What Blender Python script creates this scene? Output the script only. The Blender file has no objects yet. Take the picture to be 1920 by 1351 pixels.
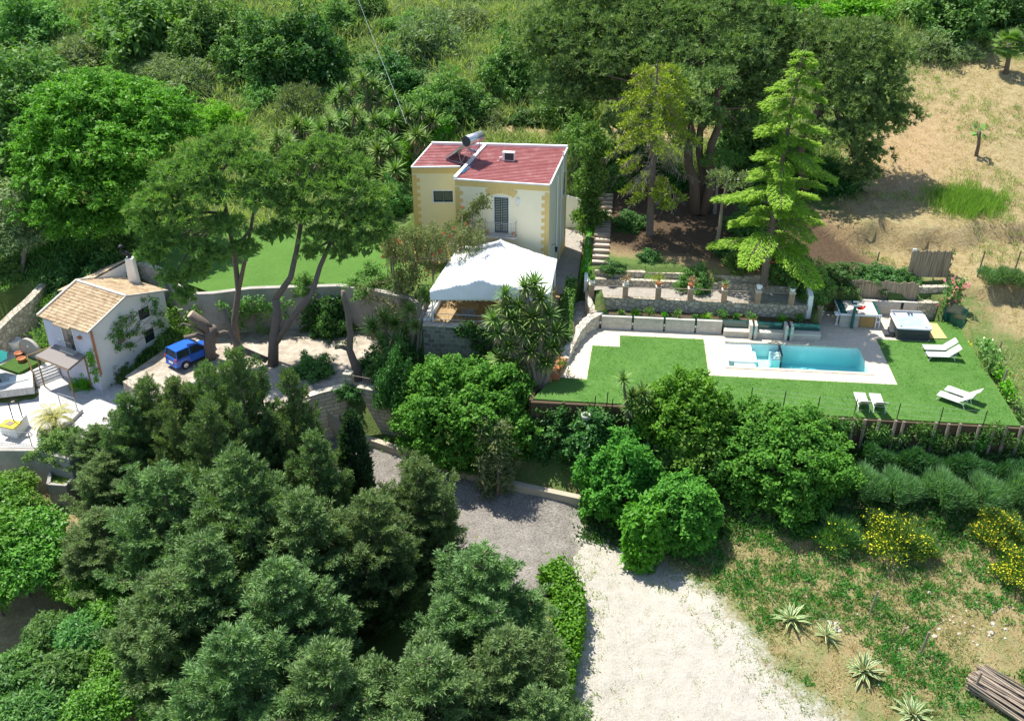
import bpy, math, random
import numpy as np
from mathutils import Vector, Matrix
from mathutils.geometry import tessellate_polygon
S = bpy.context.scene
COL = S.collection
R = math.radians
PI = math.pi
rng = np.random.default_rng(7)
random.seed(7)

# ---------------------------------------------------------------- camera, sky, sun
FOC, TILT, HC = 1875.0, R(29.6), 31.0
CT, ST = math.cos(TILT), math.sin(TILT)
cam = bpy.data.objects.new('camera', bpy.data.cameras.new('camera'))
COL.objects.link(cam)
cam.location = (0, 0, HC)
cam.rotation_euler = (R(90) - TILT, 0, 0)
cam.data.sensor_width = 36
cam.data.lens = 36 * FOC / 1920
cam.data.clip_start = 0.5
cam.data.clip_end = 3000
S.camera = cam

SUNV = Vector((-0.34, 0.33, 1.0)).normalized()       # towards the sun
elev = math.asin(SUNV.z)
rot = math.atan2(SUNV.x, SUNV.y)
S.world = bpy.data.worlds.new('World')
S.world.use_nodes = True
wn = S.world.node_tree
wn.nodes.clear()
sky = wn.nodes.new('ShaderNodeTexSky')
sky.sky_type = 'NISHITA'
sky.sun_disc = False
sky.sun_elevation = elev
sky.sun_rotation = rot
sky.air_density = 1.0
sky.dust_density = 0.6
bg = wn.nodes.new('ShaderNodeBackground')
bg.inputs['Strength'].default_value = 0.13
wo = wn.nodes.new('ShaderNodeOutputWorld')
wn.links.new(sky.outputs[0], bg.inputs[0])
wn.links.new(bg.outputs[0], wo.inputs[0])
sun = bpy.data.objects.new('sun', bpy.data.lights.new('sun', 'SUN'))
COL.objects.link(sun)
sun.rotation_euler = SUNV.to_track_quat('Z', 'Y').to_euler()
sun.location = (0, 0, 80)
sun.data.energy = 5.0
sun.data.angle = R(0.53)
sun.data.color = (1.0, 0.955, 0.87)
S.view_settings.view_transform = 'Standard'
S.view_settings.look = 'None'
S.view_settings.exposure = 0.72
S.view_settings.gamma = 1
S.cycles.max_bounces = 6
S.cycles.transparent_max_bounces = 8
S.cycles.use_denoising = True
S.cycles.denoiser = 'OPENIMAGEDENOISE'
S.cycles.denoising_input_passes = 'RGB_ALBEDO_NORMAL'

# ---------------------------------------------------------------- places: rays of the surveyed view onto known levels
def ray(px, py):
    a, b = (px - 960) / FOC, -(py - 675.5) / FOC
    return a, CT + b * ST, -ST + b * CT
def P(px, py, z):
    r = ray(px, py); t = (z - HC) / r[2]
    return Vector((r[0] * t, r[1] * t, z))
def Q(px, py, Y):
    r = ray(px, py); t = Y / r[1]
    return Vector((r[0] * t, Y, HC + r[2] * t))
YAW = R(5.6)
UX, UY = Vector((math.cos(YAW), -math.sin(YAW), 0)), Vector((math.sin(YAW), math.cos(YAW), 0))
O0 = Vector((13.773, 57.015, 0))
def U(u, v, z=0.0):                       # pool-garden grid, metres from the pool's far left corner
    return O0 + UX * u + UY * v + Vector((0, 0, z))

# ---------------------------------------------------------------- scene tree helpers
def tag(o, label=None, cat=None, group=None, kind=None):
    if label: o['label'] = label
    if cat: o['category'] = cat
    if group: o['group'] = group
    if kind: o['kind'] = kind
    return o
def E(name, label, cat, loc=(0, 0, 0), rz=0, group=None):
    o = bpy.data.objects.new(name, None)
    COL.objects.link(o)
    o.empty_display_size = 0.3
    o.location = loc
    o.rotation_euler = (0, 0, rz)
    return tag(o, label, cat, group)
KIDS = {}
def link(name, me, parent=None):
    o = bpy.data.objects.new(name, me)
    COL.objects.link(o)
    if parent:
        o.parent = parent
        KIDS.setdefault(parent.name, []).append(o)
    return o
def dup(o, loc, rz=0, sc=1.0, label=None, parent=None):
    c = o.copy(); COL.objects.link(c)
    if parent:
        c.parent = parent
        KIDS.setdefault(parent.name, []).append(c)
    else:
        c.location = loc; c.rotation_euler = (0, 0, rz)
        c.scale = (sc, sc, sc) if isinstance(sc, (int, float)) else sc
        if label: c['label'] = label
    for k in list(KIDS.get(o.name, [])):
        dup(k, None, parent=c)
    return c

class MB:
    def __init__(s): s.v, s.f, s.m = [], [], []
    def add(s, vs, fs, mi=0):
        n = len(s.v); s.v += [Vector(q) for q in vs]; s.f += [tuple(i + n for i in f) for f in fs]; s.m += [mi] * len(fs); return s
    def box(s, c, d, rz=0, tilt=None, mi=0):
        x, y, z = d[0] / 2, d[1] / 2, d[2] / 2
        M = Matrix.Rotation(rz, 4, 'Z')
        if tilt: M = M @ tilt
        vs = [Vector(c) + M @ Vector((i * x, j * y, k * z)) for k in (-1, 1) for j in (-1, 1) for i in (-1, 1)]
        return s.add(vs, [(0, 2, 3, 1), (4, 5, 7, 6), (0, 1, 5, 4), (2, 6, 7, 3), (0, 4, 6, 2), (1, 3, 7, 5)], mi)
    def hexa(s, b, t, mi=0):                # any eight corners: four below, four above, same winding (ccw from above)
        return s.add(list(b) + list(t), [(3, 2, 1, 0), (4, 5, 6, 7), (0, 1, 5, 4), (1, 2, 6, 5), (2, 3, 7, 6), (3, 0, 4, 7)], mi)
    def prism(s, poly, z0, z1, mi=0):       # polygon (x,y) extruded; z1 may be a list
        p = [Vector((q[0], q[1], 0)) for q in poly]
        a = sum(p[i].x * p[(i + 1) % len(p)].y - p[(i + 1) % len(p)].x * p[i].y for i in range(len(p)))
        if a < 0:
            p.reverse()
            if isinstance(z1, (list, tuple)): z1 = list(z1)[::-1]
            if isinstance(z0, (list, tuple)): z0 = list(z0)[::-1]
        n = len(p); zs = z1 if isinstance(z1, (list, tuple)) else [z1] * n
        zb = z0 if isinstance(z0, (list, tuple)) else [z0] * n
        vs = [Vector((q.x, q.y, zb[i])) for i, q in enumerate(p)] + [Vector((q.x, q.y, zs[i])) for i, q in enumerate(p)]
        fs = [(i, (i + 1) % n, n + (i + 1) % n, n + i) for i in range(n)]
        for t in tessellate_polygon([p]):
            t = list(t)
            q = [p[i] for i in t]
            if (q[1] - q[0]).cross(q[2] - q[0]).z < 0: t.reverse()
            fs.append(tuple(n + i for i in t)); fs.append(tuple(reversed(t)))
        return s.add(vs, fs, mi)
    def tube(s, pts, rad, n=8, cap=True, mi=0):
        pts = [Vector(p) for p in pts]
        if isinstance(rad, (int, float)): rad = [rad] * len(pts)
        vs, fs = [], []
        ref = None
        for i, p in enumerate(pts):
            d = (pts[min(i + 1, len(pts) - 1)] - pts[max(i - 1, 0)]).normalized()
            if ref is None: ref = d.orthogonal().normalized()
            a = (ref - d * ref.dot(d)).normalized(); b = d.cross(a); ref = a
            vs += [p + (a * math.cos(2 * PI * k / n) + b * math.sin(2 * PI * k / n)) * rad[i] for k in range(n)]
        for i in range(len(pts) - 1):
            fs += [(i * n + k, i * n + (k + 1) % n, (i + 1) * n + (k + 1) % n, (i + 1) * n + k) for k in range(n)]
        if cap:
            fs += [tuple(range(n - 1, -1, -1)), tuple((len(pts) - 1) * n + k for k in range(n))]
        return s.add(vs, fs, mi)
    def lathe(s, prof, c=(0, 0, 0), n=16, mi=0):   # (r, z) profile
        c = Vector(c); vs, fs = [], []
        for r, z in prof:
            vs += [c + Vector((r * math.cos(2 * PI * k / n), r * math.sin(2 * PI * k / n), z)) for k in range(n)]
        for i in range(len(prof) - 1):
            fs += [(i * n + k, i * n + (k + 1) % n, (i + 1) * n + (k + 1) % n, (i + 1) * n + k) for k in range(n)]
        fs += [tuple(range(n - 1, -1, -1)), tuple((len(prof) - 1) * n + k for k in range(n))]
        return s.add(vs, fs, mi)
    def wall(s, pts, th, z0, z1, mi=0):     # polyline wall of thickness th; z0,z1 numbers or lists per point
        n = len(pts); p = [Vector((q[0], q[1], 0)) for q in pts]
        L, Rr = [], []
        for i in range(n):
            d = (p[min(i + 1, n - 1)] - p[max(i - 1, 0)]).normalized(); o = Vector((-d.y, d.x, 0)) * th / 2
            L.append(p[i] + o); Rr.append(p[i] - o)
        za = z0 if isinstance(z0, (list, tuple)) else [z0] * n
        zb = z1 if isinstance(z1, (list, tuple)) else [z1] * n
        vs = []
        for i in range(n):
            for q, z in ((Rr[i], za[i]), (L[i], za[i]), (L[i], zb[i]), (Rr[i], zb[i])): vs.append(Vector((q.x, q.y, z)))
        fs = [(3, 2, 1, 0), tuple(4 * (n - 1) + k for k in range(4))]
        for i in range(n - 1):
            a = 4 * i
            fs += [(a + k, a + (k + 1) % 4, a + 4 + (k + 1) % 4, a + 4 + k) for k in range(4)]
        return s.add(vs, fs, mi)
    def build(s, name, mat, parent=None, smooth=False, w=False, bevel=0):
        me = bpy.data.meshes.new(name)
        off = Vector(parent.location) if (w and parent) else Vector((0, 0, 0))
        me.from_pydata([tuple(q - off) for q in s.v], [], s.f)
        for m in (mat if isinstance(mat, (list, tuple)) else [mat]): me.materials.append(m)
        if any(s.m): me.polygons.foreach_set('material_index', s.m)
        if smooth: me.polygons.foreach_set('use_smooth', [True] * len(me.polygons))
        me.update()
        o = link(name, me, parent)
        if bevel:
            b = o.modifiers.new('bevel', 'BEVEL'); b.width = bevel; b.segments = 2; b.limit_method = 'ANGLE'
        return o

def npmesh(name, V, k, mat, rnd=None, parent=None):     # V (N*k,3): N faces of k corners
    n = len(V) // k
    me = bpy.data.meshes.new(name)
    me.vertices.add(n * k); me.vertices.foreach_set('co', np.ascontiguousarray(V, np.float32).ravel())
    me.loops.add(n * k); me.loops.foreach_set('vertex_index', np.arange(n * k, dtype=np.int32))
    me.polygons.add(n); me.polygons.foreach_set('loop_start', np.arange(0, n * k, k, dtype=np.int32))
    if rnd is not None:
        a = me.attributes.new('rnd', 'FLOAT', 'POINT'); a.data.foreach_set('value', np.repeat(rnd, k).astype(np.float32))
    for m in (mat if isinstance(mat, (list, tuple)) else [mat]): me.materials.append(m)
    me.update(calc_edges=True)
    return link(name, me, parent)

# ---------------------------------------------------------------- materials
def nt(name):
    m = bpy.data.materials.new(name); m.use_nodes = True
    t = m.node_tree; t.nodes.clear()
    o = t.nodes.new('ShaderNodeOutputMaterial')
    return m, t, o
def N(t, typ, **k):
    n = t.nodes.new(typ)
    for a, b in k.items():
        if a in n.inputs: n.inputs[a].default_value = b
        else: setattr(n, a, b)
    return n
def pos(t, scale=1.0):
    g = N(t, 'ShaderNodeNewGeometry')
    if scale == 1.0: return g.outputs['Position']
    v = N(t, 'ShaderNodeVectorMath', operation='SCALE'); v.inputs['Scale'].default_value = scale
    t.links.new(g.outputs['Position'], v.inputs[0]); return v.outputs[0]
def noise(t, vec, scale, detail=4, rough=0.6, out='Fac'):
    n = N(t, 'ShaderNodeTexNoise'); n.inputs['Scale'].default_value = scale; n.inputs['Detail'].default_value = detail
    n.inputs['Roughness'].default_value = rough
    t.links.new(vec, n.inputs['Vector']); return n.outputs[out]
def ramp(t, fac, stops):
    r = N(t, 'ShaderNodeValToRGB'); e = r.color_ramp.elements
    while len(e) < len(stops): e.new(0.5)
    for i, (p_, c) in enumerate(stops):
        e[i].position = p_; e[i].color = (*c, 1) if len(c) == 3 else c
    t.links.new(fac, r.inputs['Fac']); return r.outputs['Color']
def mixc(t, fac, a, b, mode='MIX'):
    m = N(t, 'ShaderNodeMix', data_type='RGBA', blend_type=mode)
    for s_, q in ((m.inputs[0], fac), (m.inputs[6], a), (m.inputs[7], b)):
        if isinstance(q, (int, float)): s_.default_value = q
        elif isinstance(q, tuple): s_.default_value = (*q, 1) if len(q) == 3 else q
        else: t.links.new(q, s_)
    return m.outputs[2]
def mth(t, op, a, b=0.0, clamp=False):
    m = N(t, 'ShaderNodeMath', operation=op); m.use_clamp = clamp
    for s_, q in ((m.inputs[0], a), (m.inputs[1], b)):
        if isinstance(q, (int, float)): s_.default_value = q
        else: t.links.new(q, s_)
    return m.outputs[0]
def bsdf(t, o, col, rough=0.7, bump=None, bstr=0.3, bdist=0.05, spec=0.3, metal=0.0):
    b = N(t, 'ShaderNodeBsdfPrincipled')
    if isinstance(col, tuple): b.inputs['Base Color'].default_value = (*col, 1)
    else: t.links.new(col, b.inputs['Base Color'])
    if isinstance(rough, (int, float)): b.inputs['Roughness'].default_value = rough
    else: t.links.new(rough, b.inputs['Roughness'])
    b.inputs['Specular IOR Level'].default_value = spec
    b.inputs['Metallic'].default_value = metal
    if bump is not None:
        n = N(t, 'ShaderNodeBump'); n.inputs['Strength'].default_value = bstr; n.inputs['Distance'].default_value = bdist
        t.links.new(bump, n.inputs['Height']); t.links.new(n.outputs[0], b.inputs['Normal'])
    t.links.new(b.outputs[0], o.inputs['Surface']); return b
def plain(name, col, rough=0.6, var=0.15, scale=6.0, bstr=0.15, spec=0.3, metal=0.0, stain=0.0):
    m, t, o = nt(name); p = pos(t)
    f = noise(t, p, scale, 5)
    c = mixc(t, f, tuple(q * (1 - var) for q in col), tuple(min(1, q * (1 + var)) for q in col))
    if stain:
        g = noise(t, p, 0.7, 6, 0.7)
        c = mixc(t, mth(t, 'MULTIPLY', mth(t, 'SUBTRACT', g, 0.5, True), stain * 4, True), c, tuple(q * 0.55 for q in col))
    bsdf(t, o, c, rough, f, bstr, 0.02, spec, metal); return m
def leafmat(name, c1, c2, trans=0.35, gloss=0.06, warm=1.0):
    c1, c2 = tuple(q * 1.15 for q in c1), tuple(q * 1.15 for q in c2)
    m, t, o = nt(name)
    a = N(t, 'ShaderNodeAttribute', attribute_name='rnd')
    oi = N(t, 'ShaderNodeObjectInfo')
    c = mixc(t, a.outputs['Fac'], c1, c2)
    h = N(t, 'ShaderNodeHueSaturation')
    t.links.new(mth(t, 'ADD', mth(t, 'MULTIPLY', oi.outputs['Random'], 0.03), 0.485), h.inputs['Hue'])
    t.links.new(mth(t, 'ADD', mth(t, 'MULTIPLY', oi.outputs['Random'], 0.25), 0.88), h.inputs['Value'])
    t.links.new(c, h.inputs['Color']); c = h.outputs[0]
    d = N(t, 'ShaderNodeBsdfDiffuse'); t.links.new(c, d.inputs[0])
    tr = N(t, 'ShaderNodeBsdfTranslucent')
    t.links.new(mixc(t, 1.0, c, (1.2 * warm, 1.4, 0.45), 'MULTIPLY'), tr.inputs[0])
    m1 = N(t, 'ShaderNodeMixShader'); m1.inputs[0].default_value = trans
    t.links.new(d.outputs[0], m1.inputs[1]); t.links.new(tr.outputs[0], m1.inputs[2])
    g = N(t, 'ShaderNodeBsdfGlossy'); g.inputs['Roughness'].default_value = 0.5
    m2 = N(t, 'ShaderNodeMixShader'); m2.inputs[0].default_value = gloss * 0.3
    t.links.new(m1.outputs[0], m2.inputs[1]); t.links.new(g.outputs[0], m2.inputs[2])
    t.links.new(m2.outputs[0], o.inputs['Surface']); return m
def blocks(name, c1, c2, mortar, bw, bh, axis='XZ', ms=0.02, rough=0.85, bstr=0.6, irregular=0.0, rot=None):
    """courses of stone, brick, tile or paving, laid in world metres (u along, v up)"""
    m, t, o = nt(name); g = N(t, 'ShaderNodeNewGeometry')
    sx = N(t, 'ShaderNodeSeparateXYZ'); t.links.new(g.outputs['Position'], sx.inputs[0])
    cb = N(t, 'ShaderNodeCombineXYZ')
    if axis == 'XZ':
        a = rot or 0.0      # run direction of the wall
        t.links.new(mth(t, 'ADD', mth(t, 'MULTIPLY', sx.outputs[0], math.cos(a)), mth(t, 'MULTIPLY', sx.outputs[1], math.sin(a))), cb.inputs[0])
        t.links.new(sx.outputs[2], cb.inputs[1])
    else:
        a = rot or 0.0
        t.links.new(mth(t, 'ADD', mth(t, 'MULTIPLY', sx.outputs[0], math.cos(a)), mth(t, 'MULTIPLY', sx.outputs[1], math.sin(a))), cb.inputs[0])
        t.links.new(mth(t, 'SUBTRACT', mth(t, 'MULTIPLY', sx.outputs[1], math.cos(a)), mth(t, 'MULTIPLY', sx.outputs[0], math.sin(a))), cb.inputs[1])
    vec = cb.outputs[0]
    if irregular:
        nn = N(t, 'ShaderNodeTexNoise'); nn.inputs['Scale'].default_value = 1.3; nn.inputs['Detail'].default_value = 3; t.links.new(vec, nn.inputs['Vector'])
        sc = N(t, 'ShaderNodeVectorMath', operation='SCALE'); sc.inputs['Scale'].default_value = irregular
        t.links.new(nn.outputs['Color'], sc.inputs[0])
        ad = N(t, 'ShaderNodeVectorMath', operation='ADD'); t.links.new(vec, ad.inputs[0]); t.links.new(sc.outputs[0], ad.inputs[1]); vec = ad.outputs[0]
    b = N(t, 'ShaderNodeTexBrick'); b.inputs['Scale'].default_value = 1.0
    b.inputs['Brick Width'].default_value = bw; b.inputs['Row Height'].default_value = bh
    b.inputs['Mortar Size'].default_value = ms; b.inputs['Mortar Smooth'].default_value = 0.2
    b.inputs['Color1'].default_value = (*c1, 1); b.inputs['Color2'].default_value = (*c2, 1); b.inputs['Mortar'].default_value = (*mortar, 1)
    t.links.new(vec, b.inputs['Vector'])
    p = g.outputs['Position']
    f = noise(t, p, 5, 5)
    c = mixc(t, 0.55, b.outputs['Color'], ramp(t, f, [(0.25, (0.45, 0.45, 0.45)), (0.75, (1.0, 1.0, 1.0))]), 'MULTIPLY')
    bump = mth(t, 'ADD', mth(t, 'MULTIPLY', b.outputs['Fac'], -1.0), mth(t, 'MULTIPLY', f, 0.6))
    bsdf(t, o, c, rough, bump, bstr, 0.03, 0.2); return m
def rubble(name, c1, c2, joint, size=0.3, bstr=0.8):
    m, t, o = nt(name); p = pos(t)
    nn = noise(t, p, 2.0, 3, out='Color')
    mx = mixc(t, 0.12, p, nn)
    v = N(t, 'ShaderNodeTexVoronoi', feature='F1'); v.inputs['Scale'].default_value = 1 / size
    v2 = N(t, 'ShaderNodeTexVoronoi', feature='DISTANCE_TO_EDGE'); v2.inputs['Scale'].default_value = 1 / size
    t.links.new(mx, v.inputs['Vector']); t.links.new(mx, v2.inputs['Vector'])
    s = N(t, 'ShaderNodeSeparateColor'); t.links.new(v.outputs['Color'], s.inputs[0])
    c = mixc(t, s.outputs[0], c1, c2)
    f = noise(t, p, 9, 5)
    c = mixc(t, 0.5, c, ramp(t, f, [(0.3, (0.5, 0.5, 0.5)), (0.7, (1, 1, 1))]), 'MULTIPLY')
    e = ramp(t, v2.outputs['Distance'], [(0.02, (0, 0, 0)), (0.12, (1, 1, 1))])
    c = mixc(t, e, joint, c)
    bsdf(t, o, c, 0.9, mth(t, 'ADD', e, mth(t, 'MULTIPLY', f, 0.5)), bstr, 0.05, 0.15); return m

M = {}
M['cream'] = plain('cream_plaster', (0.90, 0.82, 0.60), 0.85, 0.03, 2, 0.02, 0.1, stain=0.10)
M['yellow'] = plain('yellow_plaster', (0.86, 0.77, 0.48), 0.85, 0.03, 2, 0.02, 0.1, stain=0.10)
M['ochre'] = plain('ochre_plaster', (0.72, 0.53, 0.21), 0.85, 0.06, 4, 0.1, 0.1)
M['whitewall'] = plain('white_plaster', (0.80, 0.785, 0.745), 0.85, 0.05, 3, 0.15, 0.1, stain=0.25)
M['white'] = plain('white_paint', (0.80, 0.80, 0.79), 0.5, 0.03)
M['canvas'] = plain('tent_canvas', (0.86, 0.86, 0.85), 0.6, 0.02, 2, 0.1)
M['black'] = plain('black_metal', (0.025, 0.025, 0.028), 0.45, 0.2)
M['grey'] = plain('grey_metal', (0.35, 0.36, 0.37), 0.4, 0.1, metal=0.3)
M['steel'] = plain('bright_steel', (0.6, 0.62, 0.64), 0.3, 0.05, metal=0.7)
M['shutter'] = plain('green_shutter', (0.03, 0.065, 0.075), 0.5, 0.15)
M['glass'] = plain('dark_glass', (0.02, 0.03, 0.04), 0.08, 0.2, spec=0.8)
M['greenglass'] = plain('green_glass_panel', (0.015, 0.075, 0.065), 0.12, 0.3, 3, spec=0.7)
M['greenpost'] = plain('green_painted_metal', (0.02, 0.14, 0.11), 0.4, 0.1)
M['wood'] = plain('brown_wood', (0.30, 0.18, 0.08), 0.7, 0.25, 8)
M['oldwood'] = plain('weathered_wood', (0.26, 0.21, 0.16), 0.85, 0.35, 9, 0.4)
M['door'] = plain('oak_door', (0.36, 0.23, 0.08), 0.6, 0.15, 5)
M['deckboard'] = plain('tan_board', (0.58, 0.41, 0.17), 0.8, 0.08, 4)
M['terracotta'] = plain('terracotta', (0.45, 0.17, 0.08), 0.8, 0.2, 8)
M['soil'] = plain('dark_soil', (0.085, 0.06, 0.035), 0.95, 0.4, 5, 0.6)
M['concrete'] = plain('concrete', (0.50, 0.47, 0.42), 0.9, 0.15, 4, 0.3, stain=0.4)
M['oldconcrete'] = plain('old_concrete_wall', (0.36, 0.34, 0.30), 0.9, 0.2, 3, 0.4, stain=0.8)
M['kerb'] = plain('kerb_plaster', (0.42, 0.37, 0.28), 0.9, 0.2, 3, 0.4, stain=0.7)
M['bluecar'] = plain('blue_car_paint', (0.015, 0.11, 0.50), 0.25, 0.04, spec=0.6)
M['rubber'] = plain('black_rubber', (0.02, 0.02, 0.02), 0.8, 0.2)
M['bluepipe'] = plain('blue_pipe', (0.02, 0.16, 0.30), 0.5, 0.1)
M['red'] = plain('red_plastic', (0.65, 0.04, 0.02), 0.4, 0.1)
M['sling'] = plain('lounger_mesh_fabric', (0.56, 0.53, 0.50), 0.7, 0.06, 12)
M['spa'] = plain('spa_grey_panel', (0.05, 0.055, 0.065), 0.5, 0.15, 5)
M['spashell'] = plain('spa_white_shell', (0.72, 0.76, 0.80), 0.25, 0.06, 5, spec=0.5)
M['bark'] = plain('grey_bark', (0.17, 0.135, 0.11), 0.95, 0.45, 7, 0.9)
M['barkpale'] = plain('pale_bark', (0.27, 0.22, 0.17), 0.95, 0.35, 7, 0.8)
M['barkred'] = plain('red_brown_bark', (0.15, 0.10, 0.075), 0.95, 0.4, 6, 0.9)
M['cutwood'] = plain('cut_wood', (0.42, 0.34, 0.25), 0.9, 0.3, 8)
M['yellowlid'] = plain('yellow_painted_lid', (0.75, 0.55, 0.04), 0.6, 0.08)
M['umbrella'] = plain('green_umbrella_cloth', (0.01, 0.19, 0.17), 0.8, 0.1)
M['awning'] = plain('grey_reed_awning', (0.23, 0.205, 0.19), 0.9, 0.25, 14, 0.5)
M['limestone'] = blocks('limestone_blocks', (0.72, 0.65, 0.50), (0.58, 0.51, 0.38), (0.34, 0.28, 0.20), 0.62, 0.27, 'XZ', 0.022, irregular=0.05, rot=R(-19))
M['patiostone'] = blocks('grey_stone_blocks', (0.30, 0.275, 0.24), (0.17, 0.155, 0.14), (0.36, 0.33, 0.28), 0.46, 0.31, 'XZ', 0.03, irregular=0.32, rot=R(-9))
M['panelstone'] = blocks('pale_cladding', (0.66, 0.62, 0.54), (0.58, 0.54, 0.46), (0.5, 0.46, 0.4), 1.2, 0.16, 'XZ', 0.006, bstr=0.15, rot=-YAW)
M['brick'] = blocks('brick_pillar', (0.42, 0.23, 0.13), (0.52, 0.34, 0.22), (0.5, 0.44, 0.36), 0.24, 0.09, 'XZ', 0.012, rot=-YAW)
M['drystone'] = rubble('rubble_stone', (0.64, 0.575, 0.46), (0.46, 0.41, 0.32), (0.32, 0.27, 0.20), 0.30)
M['whiterock'] = rubble('pale_rock', (0.72, 0.67, 0.57), (0.55, 0.49, 0.40), (0.46, 0.40, 0.31), 0.45, 0.6)
M['patiofloor'] = rubble('flagstone_floor', (0.42, 0.30, 0.16), (0.36, 0.25, 0.13), (0.30, 0.21, 0.11), 0.5, 0.2)
M['paving'] = blocks('pool_paving', (0.70, 0.61, 0.475), (0.655, 0.565, 0.43), (0.57, 0.485, 0.37), 0.9, 0.45, 'XY', 0.006, rough=0.7, bstr=0.08, rot=-YAW)
M['whitepaving'] = blocks('terrace_paving', (0.64, 0.62, 0.585), (0.56, 0.535, 0.50), (0.46, 0.43, 0.39), 0.4, 0.25, 'XY', 0.012, rough=0.75, bstr=0.25, rot=R(-15))
M['corridor'] = blocks('grey_flags', (0.40, 0.36, 0.31), (0.34, 0.31, 0.27), (0.28, 0.25, 0.22), 0.5, 0.3, 'XY', 0.012, bstr=0.2, rot=R(-11))
M['travertine'] = plain('travertine_tread', (0.66, 0.58, 0.47), 0.8, 0.1, 4)
# ---------------------------------------------------------------- terrain
def inpoly(X, Y, poly):
    c = np.zeros(X.shape, bool); n = len(poly)
    for i in range(n):
        x1, y1 = poly[i][0], poly[i][1]; x2, y2 = poly[(i + 1) % n][0], poly[(i + 1) % n][1]
        k = ((y1 > Y) != (y2 > Y)) & (X < (x2 - x1) * (Y - y1) / (y2 - y1 + 1e-12) + x1)
        c ^= k
    return c
def sdist(X, Y, poly):                     # signed distance, negative inside
    d = np.full(X.shape, 1e9); n = len(poly)
    for i in range(n):
        a = np.array(poly[i][:2]); b = np.array(poly[(i + 1) % n][:2]); e = b - a
        t = np.clip(((X - a[0]) * e[0] + (Y - a[1]) * e[1]) / (e @ e + 1e-12), 0, 1)
        d = np.minimum(d, np.hypot(X - a[0] - t * e[0], Y - a[1] - t * e[1]))
    return np.where(inpoly(X, Y, poly), -d, d)
def wp(z, *px): return [P(a, b, z) for a, b in px]
def up(*q): return [U(a, b) for a, b in q]

ctl = []
for Y, zl, zr in ((76, 2.6, 5.0), (86, 5.4, 7.6), (98, 9.2, 11.0), (110, 13.2, 14.5), (135, 22, 22), (180, 36, 36), (260, 58, 58)):
    for X in (-90, -50, -28, -8, 10, 26, 45, 90):
        ctl.append((X, Y, zl if X < 0 else zr if X > 20 else (zl + zr) / 2))
ctl += [(28, 64, 2.2), (36, 64, 2.4), (60, 64, 3), (33, 59.5, 0.9), (31, 62, 1.9), (32, 54, -0.2), (31, 49, -0.9), (45, 50, -0.5), (6, 63.0, 2.6), (19, 63, 2.6), (12, 68, 3.4),
        (21, 64, 2.3), (27, 66, 2.8), (24, 68, 3.3), (4, 74, 4.4), (-2, 76, 4.6), (-10, 72, 2.6), (-9.5, 66, 1.8), (-19, 71, 2.0), (-27, 67, 1.8), (-30, 63.5, 0.6), (-33, 62, 0.2), (-40, 62, 0.5), (-60, 60, 0),
        (-26, 44, -5.5), (-24, 36, -7), (-31, 46.5, -5.2), (-40, 42, -6), (-12, 40, -6.4), (-4, 34, -7), (-20, 47, -5.6), (-16, 50, -5.0), (-24.5, 49.5, -4.4),
        (-13, 53.2, -4.4), (-8.5, 50, -5.0), (-3.5, 47.5, -5.3), (3.5, 46, -5.4), (2, 42, -5.7), (-3, 43, -5.6), (8, 40, -6.2), (12, 34, -6.7), (4, 32, -6.9), (9.5, 43.8, -5.2), (6.3, 47.2, -4.7),
        (15, 44.5, -3.9), (19, 44.5, -3.6), (20.4, 48.2, -1.7), (25, 47.5, -1.7), (28.7, 46.7, -1.7), (17.5, 48.8, -1.6), (28, 45.6, -2.5), (20, 46.5, -2.6), (27.8, 44, -3.5), (21, 41, -4.6), (26, 39, -4.9),
        (15, 39.5, -5.1), (14.5, 37.2, -5.7), (19.7, 36.5, -5.8), (23.3, 32.5, -6.3), (13.3, 32, -6.8), (10, 20, -8), (-15, 25, -8), (-30, 30, -7.6), (30, 25, -7.2), (45, 35, -5), (-60, 30, -7), (-5, 10, -9), (60, 10, -8), (-60, 5, -9),
        (-3.8, 51.2, -3.6), (1.3, 50.0, -3.2), (6, 48.8, -2.2), (12, 48.6, -1.9), (-0.5, 52.5, -2.2)]
ctl = np.array(ctl, float)
def tps_fit(c):
    n = len(c); d = np.hypot(c[:, None, 0] - c[None, :, 0], c[:, None, 1] - c[None, :, 1]) / 20
    K = np.where(d > 0, d * d * np.log(d + 1e-12), 0) + np.eye(n) * 0.004
    Pm = np.c_[np.ones(n), c[:, :2] / 20]
    A = np.block([[K, Pm], [Pm.T, np.zeros((3, 3))]])
    return np.linalg.solve(A, np.r_[c[:, 2], 0, 0, 0])
TW = tps_fit(ctl)
def tps(X, Y):
    r = TW[-3] + TW[-2] * X / 20 + TW[-1] * Y / 20
    for (cx, cy, _), w in zip(ctl, TW[:-3]):
        d2 = ((X - cx) ** 2 + (Y - cy) ** 2) / 400 + 1e-12
        r = r + w * 0.5 * d2 * np.log(d2)
    return r
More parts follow.
